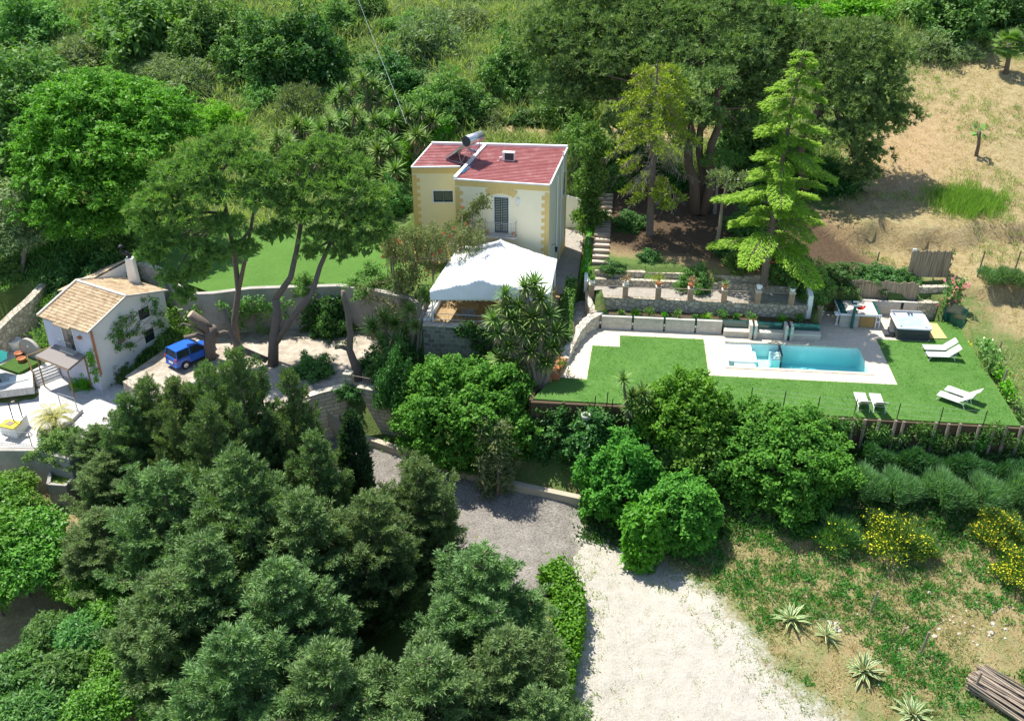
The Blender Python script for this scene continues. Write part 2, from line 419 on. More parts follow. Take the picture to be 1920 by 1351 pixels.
# level places, world outlines
T_ULAWN = wp(1.8, (640, 534), (560, 537), (470, 540), (395, 548), (330, 524), (262, 480), (300, 452), (420, 430), (560, 430), (690, 450), (735, 470), (770, 520), (700, 534))
T_COURT = wp(-1.2, (800, 668), (800, 640), (690, 618), (600, 612), (520, 606), (400, 618), (330, 640), (235, 705), (300, 752), (420, 775), (560, 760), (612, 732), (730, 738), (800, 745))
T_PATIO = [Vector((-5.6, 55.7, 0)), Vector((2.2, 54.9, 0)), Vector((3.3, 60.6, 0)), Vector((5.0, 61.4, 0)), Vector((6.2, 72.4, 0)), Vector((-7.2, 72.4, 0)), Vector((-8.4, 66, 0)), Vector((-6.4, 62, 0))]
T_LAWN = up((-11.8, -8.2), (15.75, -8.4), (15.8, 4.2), (13.6, 5.3), (6.3, 5.3), (6.3, 1.6), (-8.6, 1.6), (-9.5, 4.6), (-10.3, 2), (-9.6, -1), (-10.6, -4.5))
T_BED = up((-7.9, 1.6), (6.0, 1.6), (6.0, 2.7), (-7.9, 2.7))
T_WALK = up((-8.7, 2.7), (5.9, 2.7), (5.9, 4.9), (-8.7, 4.9))
T_TERR = wp(-2.4, (-60, 835), (150, 850), (200, 800), (300, 730), (182, 690), (90, 690), (60, 660), (-60, 690))
T_TERR2 = wp(-1.5, (-120, 760), (-20, 735), (62, 725), (58, 640), (85, 645), (84, 590), (40, 590), (-120, 640))
T_TANK = wp(-5.0, (84, 942), (148, 955), (190, 900), (95, 890))
LEVELS = [(T_COURT, -1.28), (T_ULAWN, 1.74), (T_PATIO, 1.7), (T_LAWN, -1.6), (T_BED, 0.4), (T_WALK, 1.55), (T_TERR, -2.5), (T_TERR2, -2.3)]
def terr(X, Y):
    X = np.asarray(X, float); Y = np.asarray(Y, float)
    Z = tps(X, Y)
    a = np.clip((np.abs(Y - 60) - 8) / 30, 0, 1)
    Z = Z + a * 0.5 * np.sin(X * 0.21 + 1.3 * np.sin(Y * 0.17)) * np.sin(Y * 0.19 + 0.7)
    # the small scarps on the dry slope
    for sx, sy, w, h in ((30, 66.6, 3.4, 0.7), (25.8, 67.4, 2.2, 0.8), (36, 67.4, 3.5, 0.65), (34, 61.2, 4, 0.45)):
        Z = Z + h * np.exp(-((X - sx) / w) ** 2) * (np.tanh((Y - sy - 0.3 * np.sin(X * 1.7)) / 0.22) * np.exp(-np.abs(Y - sy) / 3.5))
    for poly, z in LEVELS:
        s = inpoly(X, Y, poly); Z = np.where(s, z, Z)
    return Z
def tz(x, y): return float(terr(np.array([x]), np.array([y]))[0])
def G(px, py, z0=0.0, dz=0.0):             # where a line of sight meets the terrain
    z = z0
    for _ in range(40):
        p = P(px, py, z); q = tz(p.x, p.y); z = z + 0.6 * (q - z)
    p = P(px, py, z); return Vector((p.x, p.y, tz(p.x, p.y) + dz))
def axis(lo, d0, d1, hi, st):
    mid = list(np.arange(d0, d1 + 1e-6, st)); a, b = [], []; s = st * 1.5; x = d0
    while x > lo: x -= s; s *= 1.25; a.append(x)
    s = st * 1.5; x = d1
    while x < hi: x += s; s *= 1.25; b.append(x)
    return np.array(a[::-1] + mid + b)
gx, gy = axis(-700, -50, 50, 700, 0.4), axis(-60, 26, 118, 900, 0.4)
GX, GY = np.meshgrid(gx, gy)
GZ = terr(GX, GY)
nx, ny = len(gx), len(gy)
gz = GZ + 0.05 * rng.standard_normal(GZ.shape) * (np.abs(GY - 57) > 12)
me = bpy.data.meshes.new('ground')
me.vertices.add(nx * ny); me.vertices.foreach_set('co', np.stack([GX, GY, gz], -1).astype(np.float32).ravel())
ii = np.arange(nx * ny).reshape(ny, nx)
quads = np.stack([ii[:-1, :-1], ii[:-1, 1:], ii[1:, 1:], ii[1:, :-1]], -1).reshape(-1, 4)
me.loops.add(quads.size); me.loops.foreach_set('vertex_index', quads.ravel().astype(np.int32))
me.polygons.add(len(quads)); me.polygons.foreach_set('loop_start', np.arange(0, quads.size, 4, dtype=np.int32))
me.polygons.foreach_set('use_smooth', np.ones(len(quads), bool))
# ground cover: greenness, white gravel, red earth, shade-darkened garden soil
def gpts(*px, z=0.0): return [G(a, b, z) for a, b in px]
GRAVEL = gpts((1075, 985), (1130, 990), (1220, 1050), (1330, 1115), (1400, 1190), (1470, 1290), (1560, 1345), (1750, 1500), (1050, 1500), (1060, 1300), (1085, 1140), (1080, 1090), (1060, 1040), z=-6)
DRY_UP = gpts((1600, 470), (1560, 400), (1640, 250), (1700, 130), (1760, 90), (1980, 110), (2100, 200), (2100, 560), (1900, 610), (1800, 560), (1720, 520), z=3)
RED = gpts((1620, 370), (1610, 270), (1680, 210), (1790, 215), (1800, 290), (1760, 340), (1700, 360), z=4.5)
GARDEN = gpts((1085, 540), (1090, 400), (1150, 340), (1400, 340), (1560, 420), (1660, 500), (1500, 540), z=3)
ORCH = gpts((-60, 850), (180, 900), (240, 1000), (300, 1351), (-60, 1500), (-200, 1100), z=-6)
MEADOW = gpts((1080, 960), (1230, 1040), (1380, 1130), (1480, 1260), (1600, 1345), (2000, 1345), (2000, 940), (1600, 960), (1340, 970), (1110, 930), z=-5)
BAND = gpts((880, 255), (1090, 262), (1400, 262), (1420, 240), (1060, 232), (920, 235), z=5.5)
def soft(poly, w): return np.clip(0.5 - sdist(GX, GY, poly) / w, 0, 1).ravel()
near = (GY < 60).ravel()
gr = np.where(near, 0.62, 0.74).astype(float)
gr = np.where((GX < -20).ravel() & (GY > 58).ravel(), 0.8, gr)
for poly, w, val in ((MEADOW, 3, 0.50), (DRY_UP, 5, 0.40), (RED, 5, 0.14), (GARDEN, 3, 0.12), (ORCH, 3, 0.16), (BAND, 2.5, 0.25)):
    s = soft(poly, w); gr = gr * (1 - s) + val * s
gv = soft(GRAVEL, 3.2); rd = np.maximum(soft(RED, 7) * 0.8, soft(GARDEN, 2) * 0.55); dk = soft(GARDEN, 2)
for nm, arr in (('green', gr), ('gravel', gv), ('red', rd), ('shady_soil', dk)):
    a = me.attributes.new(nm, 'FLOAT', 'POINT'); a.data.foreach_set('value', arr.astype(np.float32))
me.update(calc_edges=True)

m, t, o = nt('ground_cover'); p = pos(t)
at = lambda n: N(t, 'ShaderNodeAttribute', attribute_name=n).outputs['Fac']
big, mid, fin, tiny = noise(t, p, 0.35, 5, 0.65), noise(t, p, 1.6, 6, 0.7), noise(t, p, 7, 5, 0.75), noise(t, p, 26, 3, 0.7)
dry = ramp(t, mth(t, 'ADD', mth(t, 'MULTIPLY', fin, 0.55), mth(t, 'MULTIPLY', mid, 0.45)), [(0.25, (0.14, 0.10, 0.045)), (0.45, (0.30, 0.235, 0.115)), (0.6, (0.44, 0.36, 0.195)), (0.78, (0.58, 0.51, 0.33))])
redc = ramp(t, fin, [(0.3, (0.27, 0.17, 0.085)), (0.55, (0.46, 0.32, 0.18)), (0.8, (0.58, 0.46, 0.29))])
dry = mixc(t, at('red'), dry, redc)
dry = mixc(t, at('shady_soil'), dry, ramp(t, fin, [(0.3, (0.06, 0.042, 0.026)), (0.6, (0.13, 0.088, 0.055)), (0.8, (0.24, 0.17, 0.11))]))  # brown garden soil, with the shade under the pines darkened into its colour
grn = ramp(t, tiny, [(0.25, (0.05, 0.09, 0.02)), (0.55, (0.13, 0.20, 0.055)), (0.8, (0.27, 0.32, 0.12))])
gf = mth(t, 'ADD', mth(t, 'MULTIPLY', big, 0.4), mth(t, 'ADD', mth(t, 'MULTIPLY', mid, 0.35), mth(t, 'MULTIPLY', fin, 0.25)))
th = mth(t, 'MULTIPLY', mth(t, 'SUBTRACT', mth(t, 'ADD', gf, at('green')), 0.98), 7.0, True)
c = mixc(t, th, dry, grn)
grav = ramp(t, mth(t, 'ADD', mth(t, 'MULTIPLY', tiny, 0.7), mth(t, 'MULTIPLY', mid, 0.3)), [(0.3, (0.24, 0.215, 0.17)), (0.46, (0.46, 0.425, 0.36)), (0.7, (0.64, 0.605, 0.535))])
gm = mth(t, 'MULTIPLY', mth(t, 'SUBTRACT', mth(t, 'ADD', at('gravel'), mth(t, 'MULTIPLY', mth(t, 'SUBTRACT', mth(t, 'ADD', mth(t, 'MULTIPLY', fin, 0.6), mth(t, 'MULTIPLY', mid, 0.5)), 0.5), 1.5)), 0.35), 3.0, True)
c = mixc(t, gm, c, grav)
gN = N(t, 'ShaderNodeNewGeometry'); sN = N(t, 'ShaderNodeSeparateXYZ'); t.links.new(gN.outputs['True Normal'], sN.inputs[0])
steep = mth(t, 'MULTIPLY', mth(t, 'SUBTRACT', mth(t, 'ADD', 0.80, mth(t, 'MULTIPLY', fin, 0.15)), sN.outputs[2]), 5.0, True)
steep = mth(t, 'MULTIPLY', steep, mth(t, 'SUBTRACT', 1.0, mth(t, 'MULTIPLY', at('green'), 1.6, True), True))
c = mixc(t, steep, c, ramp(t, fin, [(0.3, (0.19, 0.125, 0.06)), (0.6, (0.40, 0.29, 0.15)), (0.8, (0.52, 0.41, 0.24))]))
h = mth(t, 'ADD', mth(t, 'MULTIPLY', mid, 1.2), mth(t, 'ADD', fin, mth(t, 'MULTIPLY', tiny, 0.5)))
bsdf(t, o, c, 0.95, h, 0.8, 0.12, 0.1)
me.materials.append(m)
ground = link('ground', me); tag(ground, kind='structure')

# ---------------------------------------------------------------- lawns, paving, road
def lawnmat(name, c1, c2, c3):
    m, t, o = nt(name); p = pos(t)
    a, b, f = noise(t, p, 0.38, 6, 0.65), noise(t, p, 5, 5), noise(t, p, 42, 3, 0.8)
    c = mixc(t, ramp(t, a, [(0.35, (0, 0, 0)), (0.65, (1, 1, 1))]), c1, c2)
    c = mixc(t, ramp(t, b, [(0.5, (0, 0, 0)), (0.78, (0.8, 0.8, 0.8))]), c, c3)
    c = mixc(t, 0.75, c, ramp(t, f, [(0.3, (0.42, 0.42, 0.42)), (0.5, (0.8, 0.8, 0.8)), (0.68, (1.25, 1.25, 1.25))]), 'MULTIPLY')
    bsdf(t, o, c, 0.8, mth(t, 'ADD', f, b), 0.9, 0.05, 0.15); return m
M['lawn'] = lawnmat('lawn_grass', (0.085, 0.205, 0.038), (0.115, 0.25, 0.05), (0.19, 0.30, 0.09))
def sheet(name, outer, z, mat, th=0.3, kind='structure'):
    o = MB().prism(outer, z - th, z).build(name, mat); return tag(o, kind=kind) if kind else o
pool_o = (0.0, 8.57, -3.23, 0.0)
# lawn in rectangles around the paving (grid u,v)
def lawnpiece(*q): return sheet('lawn', up(*q), 0.02, M['lawn'], 0.4)
lawnpiece((-11.8, -8.2), (-9.9, -8.25), (-9.9, -5.6), (-10.75, -5.6))
lawnpiece((-9.9, -8.25), (-1.32, -8.3), (-1.32, -1.36), (-8.5, -1.36), (-8.72, -5.65), (-9.9, -5.65))
lawnpiece((-6.75, -1.36), (-1.32, -1.36), (-1.32, 0.2), (-6.75, 0.2))
lawnpiece((-1.32, -8.3), (9.91, -8.4), (9.91, -4.47), (-1.32, -4.47))
lawnpiece((9.91, -8.4), (15.75, -8.4), (15.75, 1.3), (9.91, 1.3))
lawnpiece((13.3, 1.3), (15.75, 1.3), (15.8, 4.2), (13.6, 4.2))
def pav(*q): return sheet('pool_paving', up(*q), 0.0, M['paving'], 0.4)
pav((-9.9, -5.65), (-8.72, -5.65), (-8.5, -1.36), (-6.75, -1.36), (-6.75, 0.2), (-1.32, 0.2), (-1.32, 1.25), (-8.6, 1.25), (-9.7, -1.0), (-10.7, -4.4), (-10.7, -5.65))
pav((-1.32, -4.47), (0, -4.47), (0, 1.25), (-1.32, 1.25))
pav((0, -4.47), (8.57, -4.47), (8.57, -3.23), (0, -3.23))
pav((0, 0), (8.57, 0), (8.57, 1.25), (0, 1.25))
pav((8.57, -4.47), (9.91, -4.47), (9.91, 1.25), (8.57, 1.25))
pav((6.3, 1.25), (13.3, 1.25), (13.6, 5.2), (6.3, 5.2))
sheet('upper_walkway', T_WALK, 1.62, M['corridor'], 0.2)
sheet('patio_floor', T_PATIO[:3] + [Vector((3.0, 61.9, 0)), Vector((-4.6, 63.2, 0))], 1.8, M['patiofloor'], 0.25)
sheet('house_corridor', [Vector((2.2, 61.6, 0)), Vector((3.3, 60.4, 0)), Vector((4.3, 60.8, 0)), Vector((5.6, 71.9, 0)), Vector((3.7, 71.9, 0))], 1.81, M['corridor'], 0.25)
sheet('upper_lawn', T_ULAWN, 1.8, lawnmat('upper_lawn_grass', (0.085, 0.20, 0.03), (0.11, 0.24, 0.04), (0.17, 0.26, 0.07)), 0.12)
m, t, o = nt('courtyard_earth'); p = pos(t); f = noise(t, p, 1.2, 6, 0.7); f2 = noise(t, p, 14, 4)
bsdf(t, o, mixc(t, 0.5, ramp(t, f, [(0.35, (0.30, 0.25, 0.19)), (0.65, (0.56, 0.50, 0.41))]), ramp(t, f2, [(0.3, (0.5, 0.5, 0.5)), (0.7, (1, 1, 1))]), 'MULTIPLY'), 0.95, f2, 0.4, 0.03, 0.1); M['court'] = m
sheet('courtyard', T_COURT, -1.2, M['court'], 0.1)
sheet('lower_terrace', T_TERR, -2.4, M['whitepaving'], 0.12)
sheet('upper_terrace', T_TERR2, -1.5, M['whitepaving'], 0.5)
# cobbled drive on the slope: strips between two edges, draped
def drape(name, L, Rr, mat, n=90, k=24, dz=0.11):
    def samp(pl, n):
        pl = [Vector((q[0], q[1])) for q in pl]; d = [0]
        for a, b in zip(pl, pl[1:]): d.append(d[-1] + (b - a).length)
        out = []
        for i in range(n + 1):
            s = d[-1] * i / n; j = max(0, min(len(pl) - 2, next((q for q in range(len(d) - 1) if d[q + 1] >= s - 1e-9), len(pl) - 2)))
            out.append(pl[j].lerp(pl[j + 1], (s - d[j]) / (d[j + 1] - d[j] + 1e-9)))
        return out
    A, B = samp(L, n), samp(Rr, n)
    xy = np.array([a.lerp(b, j / k) for a, b in zip(A, B) for j in range(k + 1)])
    z = terr(xy[:, 0], xy[:, 1]) + dz * np.repeat(np.clip((n - np.arange(n + 1)) / 6.0 - 0.6, -0.6, 1), k + 1)
    fs = [(i * (k + 1) + j, i * (k + 1) + j + 1, (i + 1) * (k + 1) + j + 1, (i + 1) * (k + 1) + j) for i in range(n) for j in range(k)]
    ob = MB().add([(x, y, q) for (x, y), q in zip(xy, z)], fs).build(name, mat)
    if ob.data.polygons[0].normal.z < 0: ob.data.flip_normals()
    return tag(ob, kind='structure')
m, t, o = nt('cobbles'); g = N(t, 'ShaderNodeNewGeometry'); p = g.outputs['Position']
w = N(t, 'ShaderNodeTexVoronoi', feature='DISTANCE_TO_EDGE'); w.inputs['Scale'].default_value = 10.0
mp = N(t, 'ShaderNodeMapping'); mp.inputs['Rotation'].default_value = (0, 0, R(25)); mp.inputs['Scale'].default_value = (0.55, 1.5, 1)
t.links.new(mixc(t, 0.25, p, noise(t, p, 0.8, 3, out='Color')), mp.inputs['Vector']); t.links.new(mp.outputs[0], w.inputs['Vector'])
f = noise(t, p, 0.9, 6, 0.7); e = ramp(t, w.outputs['Distance'], [(0.02, (0.55, 0.53, 0.5)), (0.16, (1, 1, 1))])
c = mixc(t, 1.0, ramp(t, f, [(0.3, (0.20, 0.185, 0.165)), (0.5, (0.26, 0.24, 0.215)), (0.72, (0.35, 0.325, 0.285))]), e, 'MULTIPLY')
sx_ = N(t, 'ShaderNodeSeparateXYZ'); t.links.new(p, sx_.inputs[0])
wear = mth(t, 'MULTIPLY', mth(t, 'SUBTRACT', mth(t, 'ADD', sx_.outputs[0], mth(t, 'MULTIPLY', noise(t, p, 1.1, 6, 0.75), 3.2)), 5.0), 0.75, True)
c = mixc(t, wear, c, ramp(t, noise(t, p, 26, 3, 0.7), [(0.3, (0.28, 0.25, 0.20)), (0.5, (0.52, 0.48, 0.41)), (0.7, (0.66, 0.62, 0.55))]))
bsdf(t, o, c, 0.9, w.outputs['Distance'], 0.7, 0.05, 0.1); M['cobble'] = m
drape('cobbled_road', gpts((560, 770), (640, 812), (740, 850), (870, 900), (1000, 930), (1085, 950), (1110, 990), z=-5), gpts((560, 900), (600, 940), (700, 1010), (800, 1060), (920, 1110), (1040, 1120), (1075, 1060), z=-5), M['cobble'])
# ---------------------------------------------------------------- the yellow house
class Face:                                # a wall plane: s along, z up, d outwards
    def __init__(s, a, b, out):            # a left, b right (seen from outside)
        s.a = Vector((a[0], a[1], 0)); b = Vector((b[0], b[1], 0)); s.L = (b - s.a).length
        s.e = (b - s.a).normalized(); s.n = Vector((s.e.y, -s.e.x, 0))
        if s.n.dot(Vector(out)) < 0: s.n.negate()
    def p(s, q, z, d=0.0): return s.a + s.e * q + s.n * d + Vector((0, 0, z))
    def slab(s, mb, q0, q1, z0, z1, d0, d1, mi=0):
        b = [s.p(q0, z0, d1), s.p(q1, z0, d1), s.p(q1, z0, d0), s.p(q0, z0, d0)]
        t = [v + Vector((0, 0, z1 - z0)) for v in b]
        return mb.hexa(b, t, mi)
hA, hB, hC, hD, hE, hG = [Vector((*q, 0)) for q in ((2.46, 62.17), (-3.77, 63.32), (-3.5, 65.74), (-6.85, 65.72), (-5.7, 69.3), (3.9, 68.5))]
hM = Vector((-1.85, 69.0, 0))
H = E('yellow_house', 'two storey cream and yellow house with a red ribbed roof', 'house', (-1.0, 65.5, 1.8))
ring = [hA, hG, hE, hD, hC, hB]
topz = [8.72, 9.22, 9.22, 8.72, 8.76, 8.72]
mb = MB()
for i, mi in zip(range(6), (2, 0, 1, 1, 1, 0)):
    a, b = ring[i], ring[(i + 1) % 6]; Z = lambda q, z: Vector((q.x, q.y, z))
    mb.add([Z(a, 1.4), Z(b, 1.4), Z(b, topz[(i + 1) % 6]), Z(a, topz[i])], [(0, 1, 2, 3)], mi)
M['shadedside'] = plain('shaded_side_plaster', (0.60, 0.59, 0.50), 0.85, 0.06, 3, 0.1, 0.1, stain=0.15)  # cream plaster greyed: the side wall's shade is put into the colour
mb.build('wall', [M['cream'], M['yellow'], M['shadedside']], H, w=True)
m, t, o = nt('red_roof_sheet'); p = pos(t); f = noise(t, p, 1.5, 6, 0.7); f2 = noise(t, p, 18, 4)
bsdf(t, o, mixc(t, 0.35, ramp(t, f, [(0.3, (0.28, 0.075, 0.07)), (0.55, (0.37, 0.13, 0.125)), (0.8, (0.48, 0.28, 0.26))]), ramp(t, f2, [(0.3, (0.5, 0.5, 0.5)), (0.7, (1, 1, 1))]), 'MULTIPLY'), 0.55, f2, 0.15, 0.01, 0.3); M['redroof'] = m
def ribbed(mb, fl, fr, br, bl, n=26, amp=0.045):
    vs, fs = [], []; k = 0
    rows = []
    for i in range(n):
        for fr_, dz in ((0.0, 0), (0.62, 0), (0.70, amp), (0.92, amp)):
            rows.append(((i + fr_) / n, dz))
    rows.append((1.0, 0))
    for tt, dz in rows:
        a, b = fl.lerp(bl, tt), fr.lerp(br, tt)
        vs += [a + Vector((0, 0, dz)), b + Vector((0, 0, dz))]
    fs = [(2 * i, 2 * i + 1, 2 * i + 3, 2 * i + 2) for i in range(len(rows) - 1)]
    return mb.add(vs, fs)
Zv = lambda q, z: Vector((q.x, q.y, z))
mb = MB()
ribbed(mb, Zv(hB, 8.80), Zv(hA, 8.80), Zv(hG, 9.30), Zv(hM, 9.30))
ribbed(mb, Zv(hD, 8.80), Zv(hC, 8.84), Zv(hM, 9.30), Zv(hE, 9.30), n=15)
roof = mb.build('roof', M['redroof'], H, w=True)
mb = MB()
fF = Face(hB, hA, (0, -1, 0)); fR = Face(hD, hC, (0, -1, 0)); fS = Face(hA, hG, (1, 0, 0)); fL = Face(hE, hD, (-1, 0, 0))
def strip(mb, a, b, za, zb, h=0.09, w=0.12):
    d = (b - a).normalized(); nn = Vector((-d.y, d.x, 0)) * w / 2
    lo = [Zv(a - nn, za), Zv(b - nn, zb), Zv(b + nn, zb), Zv(a + nn, za)]
    mb.hexa(lo, [q + Vector((0, 0, h)) for q in lo])
strip(mb, hB + (hB - hA) * 0.01, hA, 8.74, 8.74); strip(mb, hD, hC, 8.74, 8.78); strip(mb, hC.lerp(hB, 1.0), hM, 8.80, 9.27, 0.16, 0.22)
strip(mb, hE, hG, 9.24, 9.24, 0.2, 0.22); strip(mb, hG, hA + (hG - hA) * 0.02, 9.24, 8.74, 0.1, 0.1); strip(mb, hD, hE, 8.74, 9.24, 0.1, 0.1)
mb.build('gutter', M['white'], H, w=True)
mb = MB()                                   # ochre quoins and bands
for (fa, right, left) in ((fF, True, True), (fR, False, True)):
    L = fa.L
    for i in range(27):
        z = 1.75 + i * 0.26; wd = 0.52 if i % 2 else 0.31
        if z + 0.26 > 8.4: break
        if right: fa.slab(mb, L - wd, L - 0.004, z, z + 0.26, 0.0, 0.03)
        if left: fa.slab(mb, 0.0, wd, z, z + 0.26, 0.0, 0.03)
    fa.slab(mb, 0, L - 0.004, 8.36, 8.72, 0.0, 0.033)
fF.slab(mb, 0.56, fF.L - 0.56, 1.5, 2.3, 0.0, 0.03)
for i in range(27):
    z = 1.75 + i * 0.26
    if z + 0.26 < 8.7: fS.slab(mb, fS.L - (0.4 if i % 2 else 0.25), fS.L - 0.01, z, z + 0.26, 0.0, 0.03)
fS.slab(mb, 1.2, fS.L - 0.42, 1.6, 2.5, 0.0, 0.025)
mb.build('quoins', M['ochre'], H, w=True)
mb = MB()                                   # fan arch over the balcony door
c0, zc = 3.12, 6.5
for i in range(9):
    a0, a1 = R(124 - i * 68 / 9), R(124 - (i + 1) * 68 / 9)
    def q(a, r, d): return fF.p(c0 + r * math.cos(a), zc + r * math.sin(a), d)
    g0 = R(0.5)
    b = [q(a0 - g0, 1.5, 0.0), q(a1 + g0, 1.5, 0.0), q(a1 + g0, 1.5, 0.04), q(a0 - g0, 1.5, 0.04)]
    tt = [q(a0 - g0, 2.0, 0.0), q(a1 + g0, 2.0, 0.0), q(a1 + g0, 2.0, 0.04), q(a0 - g0, 2.0, 0.04)]
    mb.hexa(b, tt)
mb.build('arch', M['ochre'], H, w=True)
def opening(face, s0, s1, z0, z1, name, leaves, leafmat_, framemat, parent=H, fw=0.07, slats=0):
    mb = MB()
    face.slab(mb, s0 - fw, s0, z0, z1 + fw, -0.05, 0.035); face.slab(mb, s1, s1 + fw, z0, z1 + fw, -0.05, 0.035); face.slab(mb, s0, s1, z1, z1 + fw, -0.05, 0.035)
    if name == 'window': face.slab(mb, s0 - fw * 1.5, s1 + fw * 1.5, z0 - 0.07, z0, -0.05, 0.08)
    fr = mb.build(name, framemat, parent, w=True)
    mb = MB(); wd = (s1 - s0) / leaves
    for i in range(leaves):
        a, b = s0 + i * wd + 0.01, s0 + (i + 1) * wd - 0.01
        face.slab(mb, a, a + 0.06, z0, z1, 0.0, 0.02); face.slab(mb, b - 0.06, b, z0, z1, 0.0, 0.02)
        face.slab(mb, a + 0.06, b - 0.06, z1 - 0.08, z1, 0.0, 0.02); face.slab(mb, a + 0.06, b - 0.06, z0, z0 + 0.1, 0.0, 0.02)
        k = slats or 1; hh = (z1 - z0 - 0.18) / k
        for j in range(k):
            face.slab(mb, a + 0.06, b - 0.06, z0 + 0.1 + j * hh, z0 + 0.1 + (j + 0.8 if slats else j + 1) * hh, 0.0, 0.012)
    off = fr.parent.location
    ob = mb.build('shutter' if leaves > 1 and leafmat_ == M['shutter'] else 'pane', leafmat_, None, w=True)
    ob.data.transform(Matrix.Translation(-off)); ob.parent = fr; KIDS.setdefault(fr.name, []).append(ob)
    return fr
opening(fF, 2.64, 3.6, 5.22, 7.74, 'balcony_door', 2, M['shutter'], M['white'], slats=20)
opening(fR, 1.42, 2.76, 6.3, 7.1, 'window', 2, M['shutter'], M['white'], slats=8)
opening(fS, 5.0, 5.75, 6.2, 7.9, 'window', 1, M['glass'], M['white'])
mb = MB(); fF.slab(mb, 2.02, 4.2, 5.03, 5.2, 0.0, 0.62); balc = mb.build('balcony', M['concrete'], H, w=True, bevel=0.02)
mb = MB()
for z in (5.28, 6.12): 
    fF.slab(mb, 2.06, 4.16, z, z + 0.03, 0.555, 0.585)
    for s in (2.06, 4.13): fF.slab(mb, s, s + 0.03, z, z + 0.03, 0.0, 0.555)
for i in range(19): fF.slab(mb, 2.07 + i * 0.115, 2.085 + i * 0.115, 5.2, 6.12, 0.562, 0.578)
for i in range(4):
    for s in (2.067, 4.137): fF.slab(mb, s, s + 0.014, 5.2, 6.12, 0.1 + i * 0.12, 0.114 + i * 0.12)
mb.build('balcony_railing', M['grey'], H, w=True)
mb = MB(); mb.tube([fS.p(2.6, 1.8, 0.06), fS.p(2.6, 8.6, 0.06)], 0.05); mb.tube([fS.p(4.1, 1.8, 0.05), fS.p(4.1, 8.7, 0.05)], 0.035)
mb.tube([fS.p(4.6, 7.9, 0.05), fS.p(4.6, 9.6, 0.05)], 0.05); mb.build('drain_pipe', M['whitewall'], H, w=True)
mb = MB(); fF.slab(mb, 4.15, 4.36, 7.35, 7.75, 0.0, 0.12); mb.tube([fF.p(4.25, 7.33, 0.1), fF.p(4.25, 7.2, 0.14)], 0.05, 8)
mb.build('wall_lamp', M['white'], H, w=True, bevel=0.02)
mb = MB(); c = fS.p(1.1, 3.75, 0.32)
mb.tube([fS.p(1.1, 4.1, 0.0), fS.p(1.1, 4.25, 0.2), c + Vector((0, 0, 0.3))], 0.018, 6); mb.lathe([(0.03, 0.3), (0.13, 0.2), (0.1, 0.18), (0.07, -0.08), (0.03, -0.14)], c, 6); mb.build('lantern', M['black'], H, w=True)
for s in (2.2, 4.0):                        # balcony flower pots
    po = E('flower_pot', 'small plant pot at the %s end of the house balcony railing' % ('left' if s < 3 else 'right'), 'flower pot', fF.p(s, 5.2, 0.42), group='pots on the balcony')
    MB().lathe([(0.09, 0), (0.13, 0.22), (0.14, 0.25), (0.11, 0.25)], n=10).build('pot', M['terracotta'], po)

# solar water heater, air conditioner and hose on the roof
c = P(868, 301, 8.98)
sh = E('solar_heater', 'solar water heater with a silver tank on the red roof', 'solar heater', c, R(-38)); sh.scale = (1.22, 1.22, 1.22)
mb = MB(); tl = Matrix.Rotation(R(-36), 4, 'Y')
mb.box((-0.1, 0, 0.62), (1.9, 1.15, 0.09), tilt=tl); mb.build('collector_panel', M['steel'], sh, bevel=0.01)
mb = MB(); mb.box((-0.1 - 0.03, 0, 0.68), (1.78, 1.04, 0.02), tilt=tl); mb.build('glass', M['glass'], sh)
mb = MB(); mb.tube([(0.82, -0.62, 1.42), (0.82, 0.66, 1.42)], 0.29, 18); mb.build('tank', M['steel'], sh, True)
mb = MB(); mb.tube([(0.82, -0.67, 1.42), (0.82, -0.61, 1.42)], 0.295, 18); mb.build('tank_cap', M['spa'], sh)
mb = MB()
for y in (-0.5, 0.5):
    mb.tube([(-0.85, y, 0.04), (0.82, y, 0.04), (0.82, y, 1.2)], 0.02, 6); mb.tube([(0.3, y, 0.04), (0.82, y, 0.9)], 0.018, 6); mb.tube([(0.3, y, 0.04), (0.1, y, 0.7)], 0.018, 6)
mb.tube([(0.82, -0.5, 0.5), (0.82, 0.5, 1.0)], 0.015, 6); mb.tube([(0.82, 0.5, 0.5), (0.82, -0.5, 1.0)], 0.015, 6)
mb.build('frame', M['grey'], sh)
c = P(954, 303, 9.02)
ac = E('air_conditioner', 'white air conditioner unit standing on the red roof', 'air conditioner', c, R(-10))
MB().box((0, 0, 0.4), (0.85, 0.36, 0.6)).build('casing', M['white'], ac, bevel=0.03)
MB().box((0.06, -0.185, 0.4), (0.62, 0.015, 0.48)).build('grille', M['spa'], ac)
MB().tube([(-0.42, 0, 0.3), (-0.62, 0, 0.28), (-0.66, 0, 0.05), (-0.8, -0.1, 0.03)], 0.04, 6).build('pipe', M['white'], ac)
for x in (-0.3, 0.3): MB().box((x, 0, 0.05), (0.08, 0.34, 0.1)).build('foot', M['grey'], ac)
mb = MB(); mb.tube([P(878, 279, 9.35), P(892, 283, 9.25), P(899, 290, 9.1), P(893, 299, 9.05), P(886, 310, 8.98), P(869, 323, 8.95), P(862, 326, 8.9)], 0.06, 8)
tag(mb.build('water_hose', M['bluepipe']), 'blue hose running down the red roof from the heater', 'hose')

